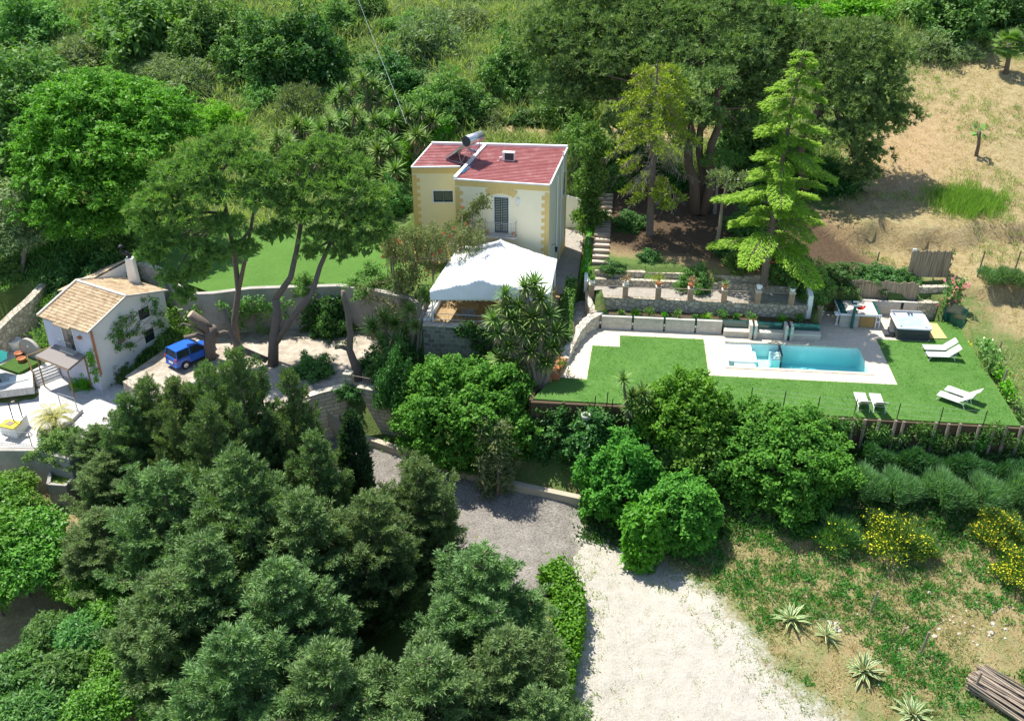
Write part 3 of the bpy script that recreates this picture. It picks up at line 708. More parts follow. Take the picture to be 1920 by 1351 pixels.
# ---------------------------------------------------------------- tent over the patio
T = E('party_tent', 'white pitched tent canopy over the patio in front of the house', 'tent', (-1.4, 58.6, 1.8))
fl, fm, fr = Vector((-5.07, 55.83, 4.25)), Vector((-2.0, 55.9, 5.0)), Vector((2.32, 55.55, 4.2))
bl, bm, br = P(878, 462, 4.35), Vector((-0.72, 61.9, 5.15)), Vector((2.95, 60.5, 4.3))
bl = Vector((-3.6, 62.3, 4.4))
mb = MB(); nU, nV = 24, 18; vs = []
for j in range(nV + 1):
    v = j / nV
    a, b, c = fl.lerp(bl, v), fm.lerp(bm, v), fr.lerp(br, v)
    for i in range(nU + 1):
        u = i / nU * 2
        q = a.lerp(b, u) if u <= 1 else b.lerp(c, u - 1)
        sag = -0.10 * math.sin(PI * (u % 1.0)) * (0.6 + 0.4 * math.cos(6.28 * v)) if 0 < u < 2 else 0
        vs.append(q + Vector((0, 0, sag + 0.02 * math.sin(i * 2.1 + j * 0.8))))
mb.add(vs, [(j * (nU + 1) + i, j * (nU + 1) + i + 1, (j + 1) * (nU + 1) + i + 1, (j + 1) * (nU + 1) + i) for j in range(nV) for i in range(nU)])
cv = mb.build('canopy', M['canvas'], T, True, w=True)
mb = MB()
for i in (4, 8, 16, 20): mb.tube([vs[j * (nU + 1) + i] + Vector((0, 0, 0.008)) for j in range(nV + 1)], 0.018, 4, False)
for i in range(1): mb.tube([vs[j * (nU + 1) + 12] + Vector((0, 0, 0.005)) for j in range(nV + 1)], 0.03, 5, False)
mb.build('seam', M['whitewall'], T, w=True)
sm = cv.modifiers.new('solid', 'SOLIDIFY'); sm.thickness = 0.02
mb = MB(); vs = []; n = 88; rows = 7                           # the hanging front
for j in range(rows):
    for i in range(n + 1):
        u = i / n * 2
        q = fl.lerp(fm, u) if u <= 1 else fm.lerp(fr, u - 1)
        zb = 3.62 + 0.055 * abs(math.sin(i * PI / 4)) * (j == rows - 1)
        t_ = j / (rows - 1); z = q.z - 0.02 - (q.z - 0.02 - zb) * t_
        fold = 0.05 * math.sin(abs(u - 0.98) * 16 + t_ * 4) * math.exp(-abs(u - 1) * 1.6) * math.sin(PI * min(1, t_ * 1.2)) + 0.012 * math.sin(i * 1.9)
        vs.append(Vector((q.x, q.y - 0.03 - 0.25 * t_ * (1 - abs(u - 1) * 0.5) + fold, z)))
mb.add(vs, [((j + 1) * (n + 1) + i, (j + 1) * (n + 1) + i + 1, j * (n + 1) + i + 1, j * (n + 1) + i) for j in range(rows - 1) for i in range(n)])
vl = mb.build('valance', M['canvas'], T, True, w=True); sm = vl.modifiers.new('solid', 'SOLIDIFY'); sm.thickness = 0.012
for nm, q in (('post', fl + Vector((0.1, 0.15, 0))), ('post', fr + Vector((-0.1, 0.1, 0))), ('post', br + Vector((-0.1, -0.1, 0))), ('post', bl + Vector((0.2, -0.2, 0))), ('post', fr.lerp(br, 0.5) + Vector((-0.08, 0, 0))), ('post', fl.lerp(bl, 0.5) + Vector((0.1, 0, 0)))):
    MB().tube([Vector((q.x, q.y, 1.8)), Vector((q.x, q.y, q.z - 0.04))], 0.045, 8).build('post', M['white'], T, w=True)
for a, b in ((fr, br), (fl, bl)):
    MB().tube([a + Vector((0, 0, -0.05)), b + Vector((0, 0, -0.05))], 0.04, 8).build('eave_rail', M['white'], T, w=True)
# patio walls
pa, pb, pc = Vector((-5.55, 55.75, 0)), Vector((2.15, 54.85, 0)), Vector((-4.75, 60.3, 0))
W1 = E('patio_wall', 'grey stone retaining wall below the tented patio', 'wall', (-1.5, 55.2, -1.3))
MB().wall([pa, pb, Vector((3.0, 58.4, 0))], 0.4, -3.4, [1.95, 1.95, 0.4]).build('masonry', M['patiostone'], W1, w=True)
MB().wall([pa + Vector((0, -0.02, 0)), pb], 0.5, 1.95, 2.06).build('coping', M['whiterock'], W1, w=True)
MB().wall([pa + Vector((0.02, 0.25, 0)), pc], 0.28, 1.3, 2.25).build('parapet', M['whitewall'], W1, w=True)
MB().wall([pa + Vector((-0.25, 0.25, 0)), pc + Vector((-0.3, 0, 0))], 0.22, -1.5, 2.2).build('side_wall', M['whiterock'], W1, w=True)
mb = MB()
for z in (2.35, 2.75): mb.tube([pa + Vector((0, 0, z)), pb + Vector((0, 0, z))], 0.018, 6)
for i in range(30): q = pa.lerp(pb, i / 29); mb.tube([Vector((q.x, q.y, 2.05)), Vector((q.x, q.y, 2.75))], 0.008, 4, False)
rl = mb.build('railing', M['steel'], W1, w=True)
mb = MB()
for i in range(22): q = (pa + Vector((0.28, 0.3, 0))).lerp(pc + Vector((0.3, 0, 0)), i / 21); mb.box((q.x, q.y, 2.0), (0.12, 0.12, 0.38), 0.2)
mb.build('baluster_row', M['white'], W1, w=True)
c = P(877, 574, 2.5)
ft = E('stone_table', 'stone slab table under the tent edge', 'table', (c.x, c.y, 1.8), R(-8))
MB().box((0, 0, 0.72), (1.35, 0.75, 0.09)).build('top', M['patiofloor'], ft, bevel=0.01)
MB().box((0.05, 0.05, 0.34), (0.8, 0.5, 0.67)).build('base', M['patiostone'], ft)
c = P(1042, 522, 2.2)
bd = E('notice_board', 'wooden board leaning beside the right tent post', 'board', (2.75, 58.9, 1.8), R(75))
MB().box((0, 0, 0.62), (1.1, 0.05, 1.15), tilt=Matrix.Rotation(R(6), 4, 'X')).build('panel', M['wood'], bd); MB().box((0, -0.03, 0.06), (1.2, 0.08, 0.06)).build('foot', M['oldwood'], bd)

# stairs from the corridor to the garden
st = E('garden_stairs', 'flight of pale stairs between patio wall and clipped hedge', 'stairs', (3.0, 59.4, 0))
mb, mt = MB(), MB()
for i in range(10):
    y0 = 60.62 - i * 0.30; z = 1.8 - (i + 1) * 0.17; x0 = 2.35 - 0.05 * i
    mb.box((x0 + 0.58, y0 - 0.15, z / 2 - 0.9), (1.15, 0.30, z + 1.8 - 0.05), R(-9)); mt.box((x0 + 0.58, y0 - 0.16, z), (1.18, 0.335, 0.05), R(-9))
mb.build('riser', M['concrete'], st, w=True); mt.build('tread', M['travertine'], st, w=True)
ws = E('sleeper_steps', 'timber sleeper steps climbing into the shady pine garden', 'stairs', P(1105, 500, 2.4))
mb = MB()
for i in range(16):
    a, b = Vector((6.0, 62.6, 0)), Vector((7.2, 73.0, 0)); q = a.lerp(b, i / 15); z = tz(q.x, q.y)
    MB().box((q.x, q.y, z + 0.07 + 0.02), (1.15, 0.2, 0.2), R(-6)).build('sleeper', M['oldwood'], ws, w=True); MB().box((q.x + 0.02, q.y + 0.33, z + 0.04), (1.1, 0.44, 0.1), R(-6)).build('tread', M['travertine'], ws, w=True)
mb = MB(); mb.wall([Vector((5.0, 61.3, 0)), Vector((5.9, 72.3, 0)), Vector((3.7, 72.5, 0))], 0.25, 1.5, [2.3, 3.9, 4.4])
tag(mb.build('corridor_wall', M['whitewall']), 'low plastered wall behind and beside the house passage', 'wall')

# ---------------------------------------------------------------- pool
PO = E('swimming_pool', 'rectangular turquoise swimming pool with shallow shelf and pale coping', 'swimming pool', U(4.3, -1.6, 0))
def plaster(name, c):
    m, t, o = nt(name); p = pos(t); f = noise(t, p, 3, 3)
    bsdf(t, o, mixc(t, f, tuple(q * 0.93 for q in c), c), 0.7); return m
M['poolwall'] = plaster('pool_plaster', (0.84, 0.88, 0.84))
def ubox(mb, u0, u1, v0, v1, z0, z1, mi=0): return mb.prism(up((u0, v0), (u1, v0), (u1, v1), (u0, v1)), z0, z1, mi)
mb = MB()
ubox(mb, -0.2, 8.77, -3.43, 0.2, -1.6, -1.38)
ubox(mb, -0.2, 0.0, -3.43, 0.2, -1.38, -0.41); ubox(mb, 8.57, 8.77, -3.43, 0.2, -1.38, -0.41)
ubox(mb, 0.0, 8.57, 0.0, 0.2, -1.38, -0.41); ubox(mb, 0.0, 8.57, -3.43, -3.23, -1.38, -0.41)
mb.build('basin', M['poolwall'], PO, w=True)
mb = MB()
ubox(mb, -0.004, 8.574, -3.234, -3.21, -0.5, -0.06); ubox(mb, -0.004, 8.574, -0.02, 0.004, -0.5, -0.06)
ubox(mb, -0.004, 0.02, -3.21, -0.02, -0.5, -0.06); ubox(mb, 8.55, 8.574, -3.21, -0.02, -0.5, -0.06)
mb.build('liner', M['poolwall'], PO, w=True)
mb = MB()
for a in ((-0.22, 8.79, -3.45, -3.2), (-0.22, 8.79, -0.03, 0.22)): ubox(mb, *a, 0.002, 0.045)
for a in ((-0.22, 0.03, -3.2, -0.03), (8.54, 8.79, -3.2, -0.03)): ubox(mb, *a, 0.002, 0.045)
mb.build('coping', M['paving'], PO, w=True)
mb = MB(); ubox(mb, 0.02, 1.7, -2.25, -0.02, -1.38, -0.12); mb.build('shallow_shelf', M['whitewall'], PO, w=True)
mb = MB()
for i in range(5): ubox(mb, 0.45 + 0.26 * i, 1.75 + 0.0 * i, -2.62, -2.25, -1.38, -0.26 - 0.2 * i) if i < 1 else ubox(mb, 0.45 + 0.26 * i, 0.71 + 0.26 * i, -2.6, -2.25, -1.38, -0.14 - 0.22 * i)
ubox(mb, 1.7, 2.0, -1.6, -0.02, -1.38, -0.5); ubox(mb, 2.0, 2.9, -1.95, -0.02, -1.38, -1.0)
mb.build('steps', M['poolwall'], PO, w=True)
mb = MB(); ubox(mb, 2.9, 3.45, -1.3, -0.02, -1.38, -0.45); mb.build('bench', M['poolwall'], PO, w=True)
mb = MB(); ubox(mb, 3.45, 3.58, -1.3, -0.02, -1.3, -0.06); mb.build('hydro_seat', M['glass'], PO, w=True)
m, t, o = nt('pool_water'); p = pos(t)
wv = noise(t, p, 2.2, 3, 0.5)
bp = N(t, 'ShaderNodeBump'); bp.inputs['Strength'].default_value = 0.25; bp.inputs['Distance'].default_value = 0.05; t.links.new(wv, bp.inputs['Height'])
tr = N(t, 'ShaderNodeBsdfTransparent'); tr.inputs[0].default_value = (0.97, 1, 1, 1)
gl = N(t, 'ShaderNodeBsdfGlossy'); gl.inputs['Roughness'].default_value = 0.03; t.links.new(bp.outputs[0], gl.inputs['Normal'])
fz = N(t, 'ShaderNodeFresnel'); fz.inputs['IOR'].default_value = 1.33; t.links.new(bp.outputs[0], fz.inputs['Normal'])
gq = N(t, 'ShaderNodeNewGeometry'); sq = N(t, 'ShaderNodeSeparateXYZ'); t.links.new(gq.outputs['True Normal'], sq.inputs[0])
mx = N(t, 'ShaderNodeMixShader'); t.links.new(mth(t, 'MULTIPLY', mth(t, 'MULTIPLY', fz.outputs[0], mth(t, 'SUBTRACT', 1.0, gq.outputs['Backfacing'])), mth(t, 'GREATER_THAN', sq.outputs[2], 0.5)), mx.inputs[0]); t.links.new(tr.outputs[0], mx.inputs[1]); t.links.new(gl.outputs[0], mx.inputs[2])
t.links.new(mx.outputs[0], o.inputs['Surface'])
va = N(t, 'ShaderNodeVolumeAbsorption'); va.inputs['Color'].default_value = (0.02, 0.97, 0.98, 1); va.inputs['Density'].default_value = 0.28
t.links.new(va.outputs[0], o.inputs['Volume']); M['water'] = m
mb = MB(); ubox(mb, 0.022, 8.548, -3.208, -0.022, -1.379, -0.1); mb.build('water', M['water'], PO, w=True)

# ---------------------------------------------------------------- planter, bench bays, walls with brick pillars
PL = E('planter_wall', 'long pale planter wall beside the lawn with dark glass seams', 'planter', U(-4, 1.2))
mb = MB(); us = [-8.05, -5.93, -3.86, -1.82, -0.05]
for a, b in zip(us, us[1:]): ubox(mb, a + 0.07, b - 0.07, 1.05, 1.25, -0.3, 0.93)
mb.build('cladding', M['panelstone'], PL, w=True)
mb = MB()
for a in us[:-1]: ubox(mb, a - 0.068, a + 0.068, 1.07, 1.22, -0.3, 0.92)
mb.build('seam', M['glass'], PL, w=True)
for a in us[:-1]: mb = MB(); ubox(mb, a - 0.05, a + 0.05, 1.02, 1.068, 0.42, 0.54); mb.build('spot_lamp', M['white'], PL, w=True)
mb = MB(); ubox(mb, -8.05, 6.2, 1.25, 1.29, 0.4, 0.97); mb.build('glass_edge', M['greenglass'], PL, w=True)
mb = MB(); mb.prism(up((-8.3, 1.29), (6.2, 1.29), (6.2, 2.56), (-8.3, 2.56)), 0.2, 0.72); tag(mb.build('planting_soil', M['soil']), kind='structure')
BN = E('bench_bays', 'three built in bench bays with green glass backs by the pool', 'bench', U(3.1, 1.0))
mb, mg, mp_, md = MB(), MB(), MB(), MB()
for a, b in ((0.0, 1.6), (2.1, 3.85), (4.4, 6.2)):
    ubox(mb, a, b, 0.72, 1.24, -0.2, 0.38); ubox(mp_, a, b, 0.66, 1.24, 0.384, 0.46); ubox(mg, a + 0.03, b - 0.03, 1.2, 1.246, 0.464, 0.95)
mb.build('bench_base', M['panelstone'], BN, w=True); mp_.build('seat', M['travertine'], BN, w=True); mg.build('glass_back', M['greenglass'], BN, w=True)
mb = MB()
for a, b in ((1.6, 2.1), (3.85, 4.4)):
    for c_, d_ in ((a + 0.004, a + 0.19), (b - 0.19, b - 0.004)): ubox(MB(), c_, d_, 0.5, 1.3, -0.2, 1.02).build('pier', M['panelstone'], BN, w=True)
    ubox(MB(), a + 0.192, b - 0.192, 0.56, 1.26, -0.2, 0.96).build('dark_inlay', M['glass'], BN, w=True)
for q, lab in ((1.85, 'small red topped bottle on the left bench pier'), (4.12, 'small red topped bottle on the right bench pier')):
    b_ = E('bottle', lab, 'bottle', U(q, 0.75, 1.02)); MB().lathe([(0.05, -0.06), (0.05, 0.14), (0.02, 0.2), (0.02, 0.26)], n=8).build('body', M['glass'], b_); MB().lathe([(0.035, 0.26), (0.035, 0.31)], n=8).build('cap', M['red'], b_)
mb = MB(); mb.wall([U(-9.1, 2.62), U(-2, 2.66), U(5.5, 2.62)], 0.34, 0.2, 1.64)
tag(mb.build('rubble_wall', M['drystone']), 'low rubble stone wall carrying the brick pillars behind the planter', 'wall')
mb = MB(); mb.wall([U(-8.6, 5.0), U(-1, 5.05), U(5.6, 5.0)], 0.4, 1.4, 2.5); mb.wall([U(-8.6, 4.55), U(-1, 4.6), U(5.6, 4.55)], 0.42, 1.4, 2.08)
tag(mb.build('ledge_wall', M['drystone']), 'stepped stone wall with a ledge along the foot of the pine garden', 'wall')
mb = MB(); mb.hexa([U(5.45, 2.4, 0.3), U(5.75, 2.4, 0.3), U(5.75, 5.1, 0.3), U(5.45, 5.1, 0.3)], [U(5.45, 2.5, 2.35), U(5.75, 2.5, 2.35), U(5.75, 5.1, 2.9), U(5.45, 5.1, 2.9)])
tag(mb.build('white_end_wall', M['whitewall']), 'white plastered end wall right of the brick pillars', 'wall')
pil = [(1111, 523), (1172, 550), (1233, 553), (1293, 557), (1356, 561), (1419, 566), (1482, 569)]
pots = ['white urn with a small succulent on the pillar by the stairs', 'white urn with orange dry plant on the second brick pillar', 'pot with a bushy yellow green plant on the third brick pillar', 'pot with a pale dry plant on the fourth brick pillar',
        'pot with a grey green spiky plant on the fifth brick pillar', 'white tipped over bowl on the sixth brick pillar', 'white bowl with a low plant on the last brick pillar']
PILU = []
for i, (px, py) in enumerate(pil):
    q = P(px, py, 1.64); u_ = (q - O0).dot(UX); PILU.append(u_)
    q = U(u_, 2.63, 1.64)
    pr = E('brick_pillar', 'square brick pillar on the rubble wall, %s' % ('nearest the stairs', 'second from the stairs', 'third from the stairs', 'fourth from the stairs', 'fifth from the stairs', 'sixth from the stairs', 'beside the white end wall')[i], 'pillar', q, -YAW, 'brick pillars on the garden wall')
    MB().box((0, 0, 0.42), (0.36, 0.36, 0.84)).build('shaft', M['brick'], pr); MB().box((0, 0, 0.87), (0.42, 0.42, 0.06)).build('cap', M['travertine'], pr)
    if i:
        a = U(PILU[i - 1] + 0.19, 2.63, 2.42); b = U(u_ - 0.19, 2.63, 2.42)
        r_ = E('pillar_rail', 'thin rail between two brick pillars, section %s from the stairs' % ('first', 'second', 'third', 'fourth', 'fifth', 'sixth')[i - 1], 'railing', U((PILU[i - 1] + u_) / 2, 2.63, 1.64), group='rails between the brick pillars')
        MB().tube([a, b], 0.03, 6).tube([a - Vector((0, 0, 0.72)), b - Vector((0, 0, 0.72))], 0.015, 6).build('bars', M['oldwood'], r_, w=True)
# rough pale rock bank that curves from the planter round to the lower path
RB = [P(1130, 588, 0.75), P(1102, 606, 0.6), P(1082, 630, 0.4), P(1068, 655, 0.3), P(1058, 676, 0.2)]
mb = MB(); mb.wall(RB, 0.5, -0.5, [1.0, 0.95, 0.8, 0.6, 0.4])
rb = mb.build('rock_bank', M['whiterock']); tag(rb, 'rough pale rock wall curving beside the clipped hedge', 'wall')
s_ = rb.modifiers.new('sub', 'SUBSURF'); s_.subdivision_type = 'SIMPLE'; s_.levels = s_.render_levels = 4
tx = bpy.data.textures.new('rock_bumps', 'CLOUDS'); tx.noise_scale = 0.35
d_ = rb.modifiers.new('disp', 'DISPLACE'); d_.texture = tx; d_.strength = 0.3; d_.mid_level = 0.5
mb = MB(); mb.wall([U(-8.5, 1.5), U(-8.95, 2.3), U(-9.0, 4.9), U(-8.95, 5.2)], 0.4, -0.6, [1.0, 1.62, 1.7, 1.8])
tag(mb.build('rock_wall', M['whiterock']), 'pale rock face between the clipped hedge and the brick pillars', 'wall')
tag(MB().prism(up((-9.7, 4.9), (-8.9, 4.9), (-8.7, 1.4), (-9.3, -1.0), (-10.1, -3.4), (-10.6, -3.0), (-10.1, 1.0)), -0.8, 0.42).build('rock_ground', M['whiterock']), kind='structure')
mb = MB(); mb.wall([P(1060, 662, 0.2), P(1044, 693, 0.1), P(1040, 712, 0.0)], 0.6, -0.6, 0.42); mb.wall([P(1030, 700, 0.1), P(1030, 716, 0.0)], 0.3, -0.6, 0.3)
tag(mb.build('brick_planter', M['terracotta']), 'low terracotta planter box at the end of the paved path', 'planter')

# ---------------------------------------------------------------- reed screens and garden kitchen
def reedmat(name, c1, c2):
    m, t, o = nt(name); g = N(t, 'ShaderNodeNewGeometry'); mp = N(t, 'ShaderNodeMapping'); mp.inputs['Scale'].default_value = (14, 14, 0.7)
    t.links.new(g.outputs['Position'], mp.inputs['Vector']); f = noise(t, mp.outputs[0], 1.0, 3, 0.6)
    bsdf(t, o, mixc(t, ramp(t, f, [(0.35, (0, 0, 0)), (0.65, (1, 1, 1))]), c1, c2), 0.9, f, 0.6, 0.03, 0.1); return m
M['reed'] = reedmat('reed_screen', (0.20, 0.15, 0.10), (0.42, 0.34, 0.24))
def reed(name, pts, z0, zs, label):
    r_ = E(name, label, 'fence', (pts[0].x, pts[0].y, z0 if not isinstance(z0, list) else z0[0]), group='reed screens')
    n = 24; P2 = []; 
    for a, b in zip(pts, pts[1:]): P2 += [a.lerp(b, i / n) for i in range(n)]
    P2.append(pts[-1]); zt = [zs + 0.06 * math.sin(i * 1.7) + 0.05 * math.sin(i * 0.6) for i in range(len(P2))]
    MB().wall(P2, 0.05, z0, zt).build('reed_panel', M['reed'], r_, w=True)
    mb = MB()
    for q in pts: mb.tube([Vector((q.x, q.y + 0.06, z0 - 0.3)), Vector((q.x, q.y + 0.06, zs - 0.1))], 0.04, 6)
    mb.build('stake', M['oldwood'], r_, w=True)
reed('reed_screen', [U(6.5, 5.45), U(9.5, 5.5), U(13.2, 5.4)], 0.0, 2.25, 'long weathered reed screen behind the garden kitchen')
reed('reed_screen', [U(5.8, 2.75), U(6.55, 2.8)], 0.0, 1.5, 'short pale reed screen beside the white end wall')
q1, q2, q3 = P(1703, 514, 2.2), P(1752, 512, 2.3), P(1778, 510, 2.4)
reed('reed_screen', [q1, q2, q3], 2.0, 3.95, 'upper grey reed screen on the dry slope by the pink roses')
KT = E('garden_kitchen', 'outdoor kitchen block with pale panels, oak door and green glass edges', 'kitchen', U(8.9, 3.4))
k0, k1 = P(1577, 587, 1.0), P(1653, 590, 1.0)
ku0, ku1, kv0 = (k0 - O0).dot(UX), (k1 - O0).dot(UX), (k0 - O0).dot(UY)
kv1 = kv0 + 2.1
mb = MB(); ubox(mb, ku0 + 0.02, ku1 - 0.35, kv0 + 0.05, kv1, -0.1, 0.9); mb.build('body', M['panelstone'], KT, w=True)
mb = MB(); ubox(mb, ku0 + 0.45, ku1 - 0.2, kv0 + 0.12, kv1 - 0.05, 0.904, 0.96); mb.build('worktop', M['travertine'], KT, w=True)
mb = MB(); ubox(mb, ku0 - 0.02, ku0 + 0.42, kv0, kv1, 0.904, 0.99); ubox(mb, ku0 + 0.42, ku1, kv0, kv0 + 0.1, 0.904, 0.985); ubox(mb, ku1 - 0.18, ku1, kv0 + 0.1, kv1, 0.904, 0.99)
ubox(mb, ku0 + 1.05, ku0 + 1.13, kv0 + 0.12, kv1 - 0.05, 0.963, 0.985)
mb.build('glass_trim', M['greenglass'], KT, w=True)
mb = MB(); ubox(mb, ku0 - 0.03, ku1 + 0.02, kv0 - 0.05, kv0 - 0.002, 0.86, 0.995); ubox(mb, ku0 - 0.06, ku0 - 0.022, kv0, kv1, 0.86, 0.995); mb.build('rim', M['white'], KT, w=True)
mb = MB(); ubox(mb, ku0 + 1.35, ku1 - 0.4, kv0 + 0.0, kv0 + 0.046, 0.04, 0.84); dr = mb.build('door', M['door'], KT, w=True)
mb = MB(); ubox(mb, ku0 + 1.28, ku0 + 1.345, kv0 - 0.004, kv0 + 0.046, 0.0, 0.86); ubox(mb, ku1 - 0.395, ku1 - 0.352, kv0 - 0.004, kv0 + 0.046, 0.0, 0.86); mb.build('door_frame', M['wood'], KT, w=True)
mb = MB()
for u_ in (ku1 - 0.3, ku1 - 0.06):
    ubox(mb, u_, u_ + 0.06, kv0, kv0 + 0.06, -0.05, 0.86); ubox(mb, u_, u_ + 0.06, kv1 - 0.1, kv1 - 0.04, -0.05, 0.86)
ubox(mb, ku1 - 0.24, ku1 - 0.06, kv0 + 0.005, kv0 + 0.05, 0.42, 0.5); mb.build('leg', M['white'], KT, w=True)
c = P(1596, 615, 0.0); tp = P(1604, 562, 2.1)
SP = E('hoop_post', 'green slanted post with a red ring and white plate in front of the kitchen', 'post', c, R(-5))
MB().box((0, 0, 0.95), (0.17, 0.17, 1.9)).build('post', M['greenpost'], SP, bevel=0.015)
MB().box((0.0, 0.05, 1.93), (0.34, 0.12, 0.06)).box((0.06, -0.1, 1.72), (0.5, 0.04, 0.12)).build('head_plate', M['white'], SP)
mb = MB(); mb.tube([(0.38 + 0.26 * math.cos(a * PI / 8), 0.05, 1.66 + 0.26 * math.sin(a * PI / 8)) for a in range(8, 17)], 0.06, 8); mb.lathe([(0.02, 1.5), (0.22, 1.52), (0.26, 1.6), (0.24, 1.62)], (0.38, 0.05, -0.05), 12); mb.build('ring', M['red'], SP)
c = P(1568, 608, 0)
WB = E('wash_basin', 'white wash basin on a pedestal left of the garden kitchen', 'wash basin', c, -YAW)
MB().box((0, 0, 0.82), (0.5, 0.42, 0.14)).build('basin', M['white'], WB, bevel=0.03); MB().lathe([(0.14, 0), (0.08, 0.1), (0.08, 0.76)], n=10).build('pedestal', M['whitewall'], WB)
mb = MB(); ubox(mb, 13.0 - 3.5, 13.25, 4.9, 5.1, -0.1, 1.05); wl = mb.build('pale_panel_wall', M['panelstone']); tag(wl, 'pale panelled wall behind the hot tub', 'wall')
wl2 = mb = MB(); ubox(mb, 12.15, 12.3, 4.86, 4.897, 0.05, 1.0); link_ = mb.build('dark_inlay', M['glass'], None); link_.parent = wl; KIDS.setdefault(wl.name, []).append(link_)
mb = MB(); mb.wall([U(13.25, 5.0), U(14.4, 5.1), U(15.4, 5.35)], 0.45, -0.2, 1.1); mb.wall([U(13.25, 5.75), U(14.3, 5.8), U(15.3, 6.0)], 0.4, 0.9, 1.9)
tag(mb.build('terrace_stone_wall', M['drystone']), 'two tier rubble wall right of the reed screen behind the hot tub', 'wall')
for (px, py, lab) in ((1538, 598, 'stalk of small globe lamps on the paving left of the kitchen'), (1687, 570, 'stalk of small globe lamps behind the hot tub')):
    c = P(px, py, 0.4); c.z = 0; gl_ = E('globe_lamp', lab, 'lamp', c)
    MB().tube([(0, 0, 0), (0.02, 0, 0.9)], 0.012, 5).build('stem', M['black'], gl_)
    for dx, z in ((-0.12, 0.62), (0.1, 0.75), (-0.05, 0.9), (0.14, 0.95)): MB().lathe([(0.01, -0.06), (0.05, -0.03), (0.06, 0), (0.05, 0.03), (0.01, 0.06)], (dx, 0, z), 8).build('globe', M['white'], gl_, True)

# hot tub
h0, h1 = P(1680, 636, 0), P(1742, 640, 0)
c = (h0 + h1) / 2 + UY * 1.05
HT = E('hot_tub', 'square hot tub with white shell and dark grey sides', 'hot tub', c, -YAW)
def rrect(hw, r, n=6):
    out = []
    for cx, cy, a0 in ((hw - r, hw - r, 0), (-hw + r, hw - r, 90), (-hw + r, -hw + r, 180), (hw - r, -hw + r, 270)):
        out += [(cx + r * math.cos(R(a0 + 90 * i / n)), cy + r * math.sin(R(a0 + 90 * i / n))) for i in range(n + 1)]
    return out
mb = MB(); cr_ = rrect(1.05, 0.16); kk = len(cr_)
mb.add([(x, y, z) for z in (0.0, 0.82) for x, y in cr_], [(i, (i + 1) % kk, kk + (i + 1) % kk, kk + i) for i in range(kk)]); mb.build('cabinet', M['spa'], HT, True)
mb = MB(); rings = [(1.12, 0.2, 0.8), (1.12, 0.2, 0.90), (1.06, 0.18, 0.93), (0.94, 0.22, 0.92), (0.86, 0.3, 0.78), (0.74, 0.35, 0.55), (0.5, 0.3, 0.5), (0.46, 0.3, 0.15), (0.05, 0.04, 0.12)]
vs = []
for hw, r, z in rings: vs += [(x, y, z) for x, y in rrect(hw, min(r, hw * 0.9))]
k = 28
mb.add(vs, [(i * k + j, i * k + (j + 1) % k, (i + 1) * k + (j + 1) % k, (i + 1) * k + j) for i in range(len(rings) - 1) for j in range(k)] + [tuple((len(rings) - 1) * k + j for j in range(k))])
mb.build('shell', M['spashell'], HT, True)
mw = plain('bubbling_water', (0.36, 0.66, 0.72), 0.12, 0.35, 2.6, 0.6, 0.5)
MB().prism(rrect(0.885, 0.3), 0.70, 0.80).build('water', mw, HT)
for dx, dy in ((-0.85, -0.95), (0.72, -0.96), (0.05, 0.98), (0.25, 0.98), (-0.9, 0.9)): MB().lathe([(0.09, 0.925), (0.09, 0.945), (0.04, 0.95)], (dx, dy, 0), 10).build('control_knob', M['spa'], HT)
for dx in (-0.6, 0.45): MB().box((dx, -1.052, 0.4), (0.28, 0.02, 0.05)).build('vent', M['black'], HT)
MB().box((0.0, 1.22, 0.72), (2.1, 0.22, 0.5)).box((-0.02, 1.2, 1.0), (2.0, 0.16, 0.08)).build('folded_cover', M['grey'], HT, bevel=0.05)
hs = E('tub_steps', 'small dark two tread steps at the left side of the hot tub', 'steps', c - UX * 1.4 - UY * 0.35, -YAW)
for i in range(2): MB().box((0.14 - i * 0.3, 0, 0.2 - i * 0.1), (0.28, 0.75, 0.4 - i * 0.2)).build('tread', M['spa'], hs, bevel=0.015)
mb = MB(); mb.hexa([P(1738, 604.7, 0.03), P(1757, 606, 0.03), P(1776, 634, 0.03), P(1744, 634, 0.03)][::-1], [P(1738, 604.7, 0.07), P(1757, 606, 0.07), P(1776, 634, 0.07), P(1744, 634, 0.07)][::-1])
tag(mb.build('tan_board', M['deckboard']), 'flat tan board on the grass right of the hot tub', 'board')

# sun loungers
def lounger():
    r_ = E('sun_lounger', 'x', 'sun lounger', (0, 0, 0), group='sun loungers on the pool lawn')
    MB().box((-0.36, 0, 0.33), (1.22, 0.58, 0.025)).build('seat', M['sling'], r_)
    bt = Matrix.Rotation(R(-40), 4, 'Y'); MB().box((0.25 + 0.34, 0, 0.33 + 0.29), (0.88, 0.58, 0.025), tilt=bt).build('backrest', M['sling'], r_)
    mb = MB()
    for y in (-0.31, 0.31):
        mb.tube([(-0.98, y, 0.32), (0.62, y, 0.32)], 0.02, 6); mb.tube([(0.25, y * 0.97, 0.33), (0.93, y * 0.97, 0.90)], 0.018, 6)
    mb.tube([(-0.98, -0.31, 0.32), (-0.98, 0.31, 0.32)], 0.02, 6); mb.tube([(0.93, -0.3, 0.9), (0.93, 0.3, 0.9)], 0.018, 6); mb.tube([(0.55, -0.31, 0.32), (0.72, -0.28, 0.7)], 0.012, 5)
    mb.build('frame', M['white'], r_)
    for x0, x1 in ((-0.8, -0.97), (0.5, 0.68)):
        for y in (-0.31, 0.31): MB().tube([(x0, y, 0.31), ((x0 + x1) / 2, y * 1.02, 0.2), (x1, y * 1.04, 0.02)], 0.018, 6).build('leg', M['white'], r_)
    return r_
L0 = lounger()
def lpos(px, py): return P(px, py, 0.35)
LA1 = -97
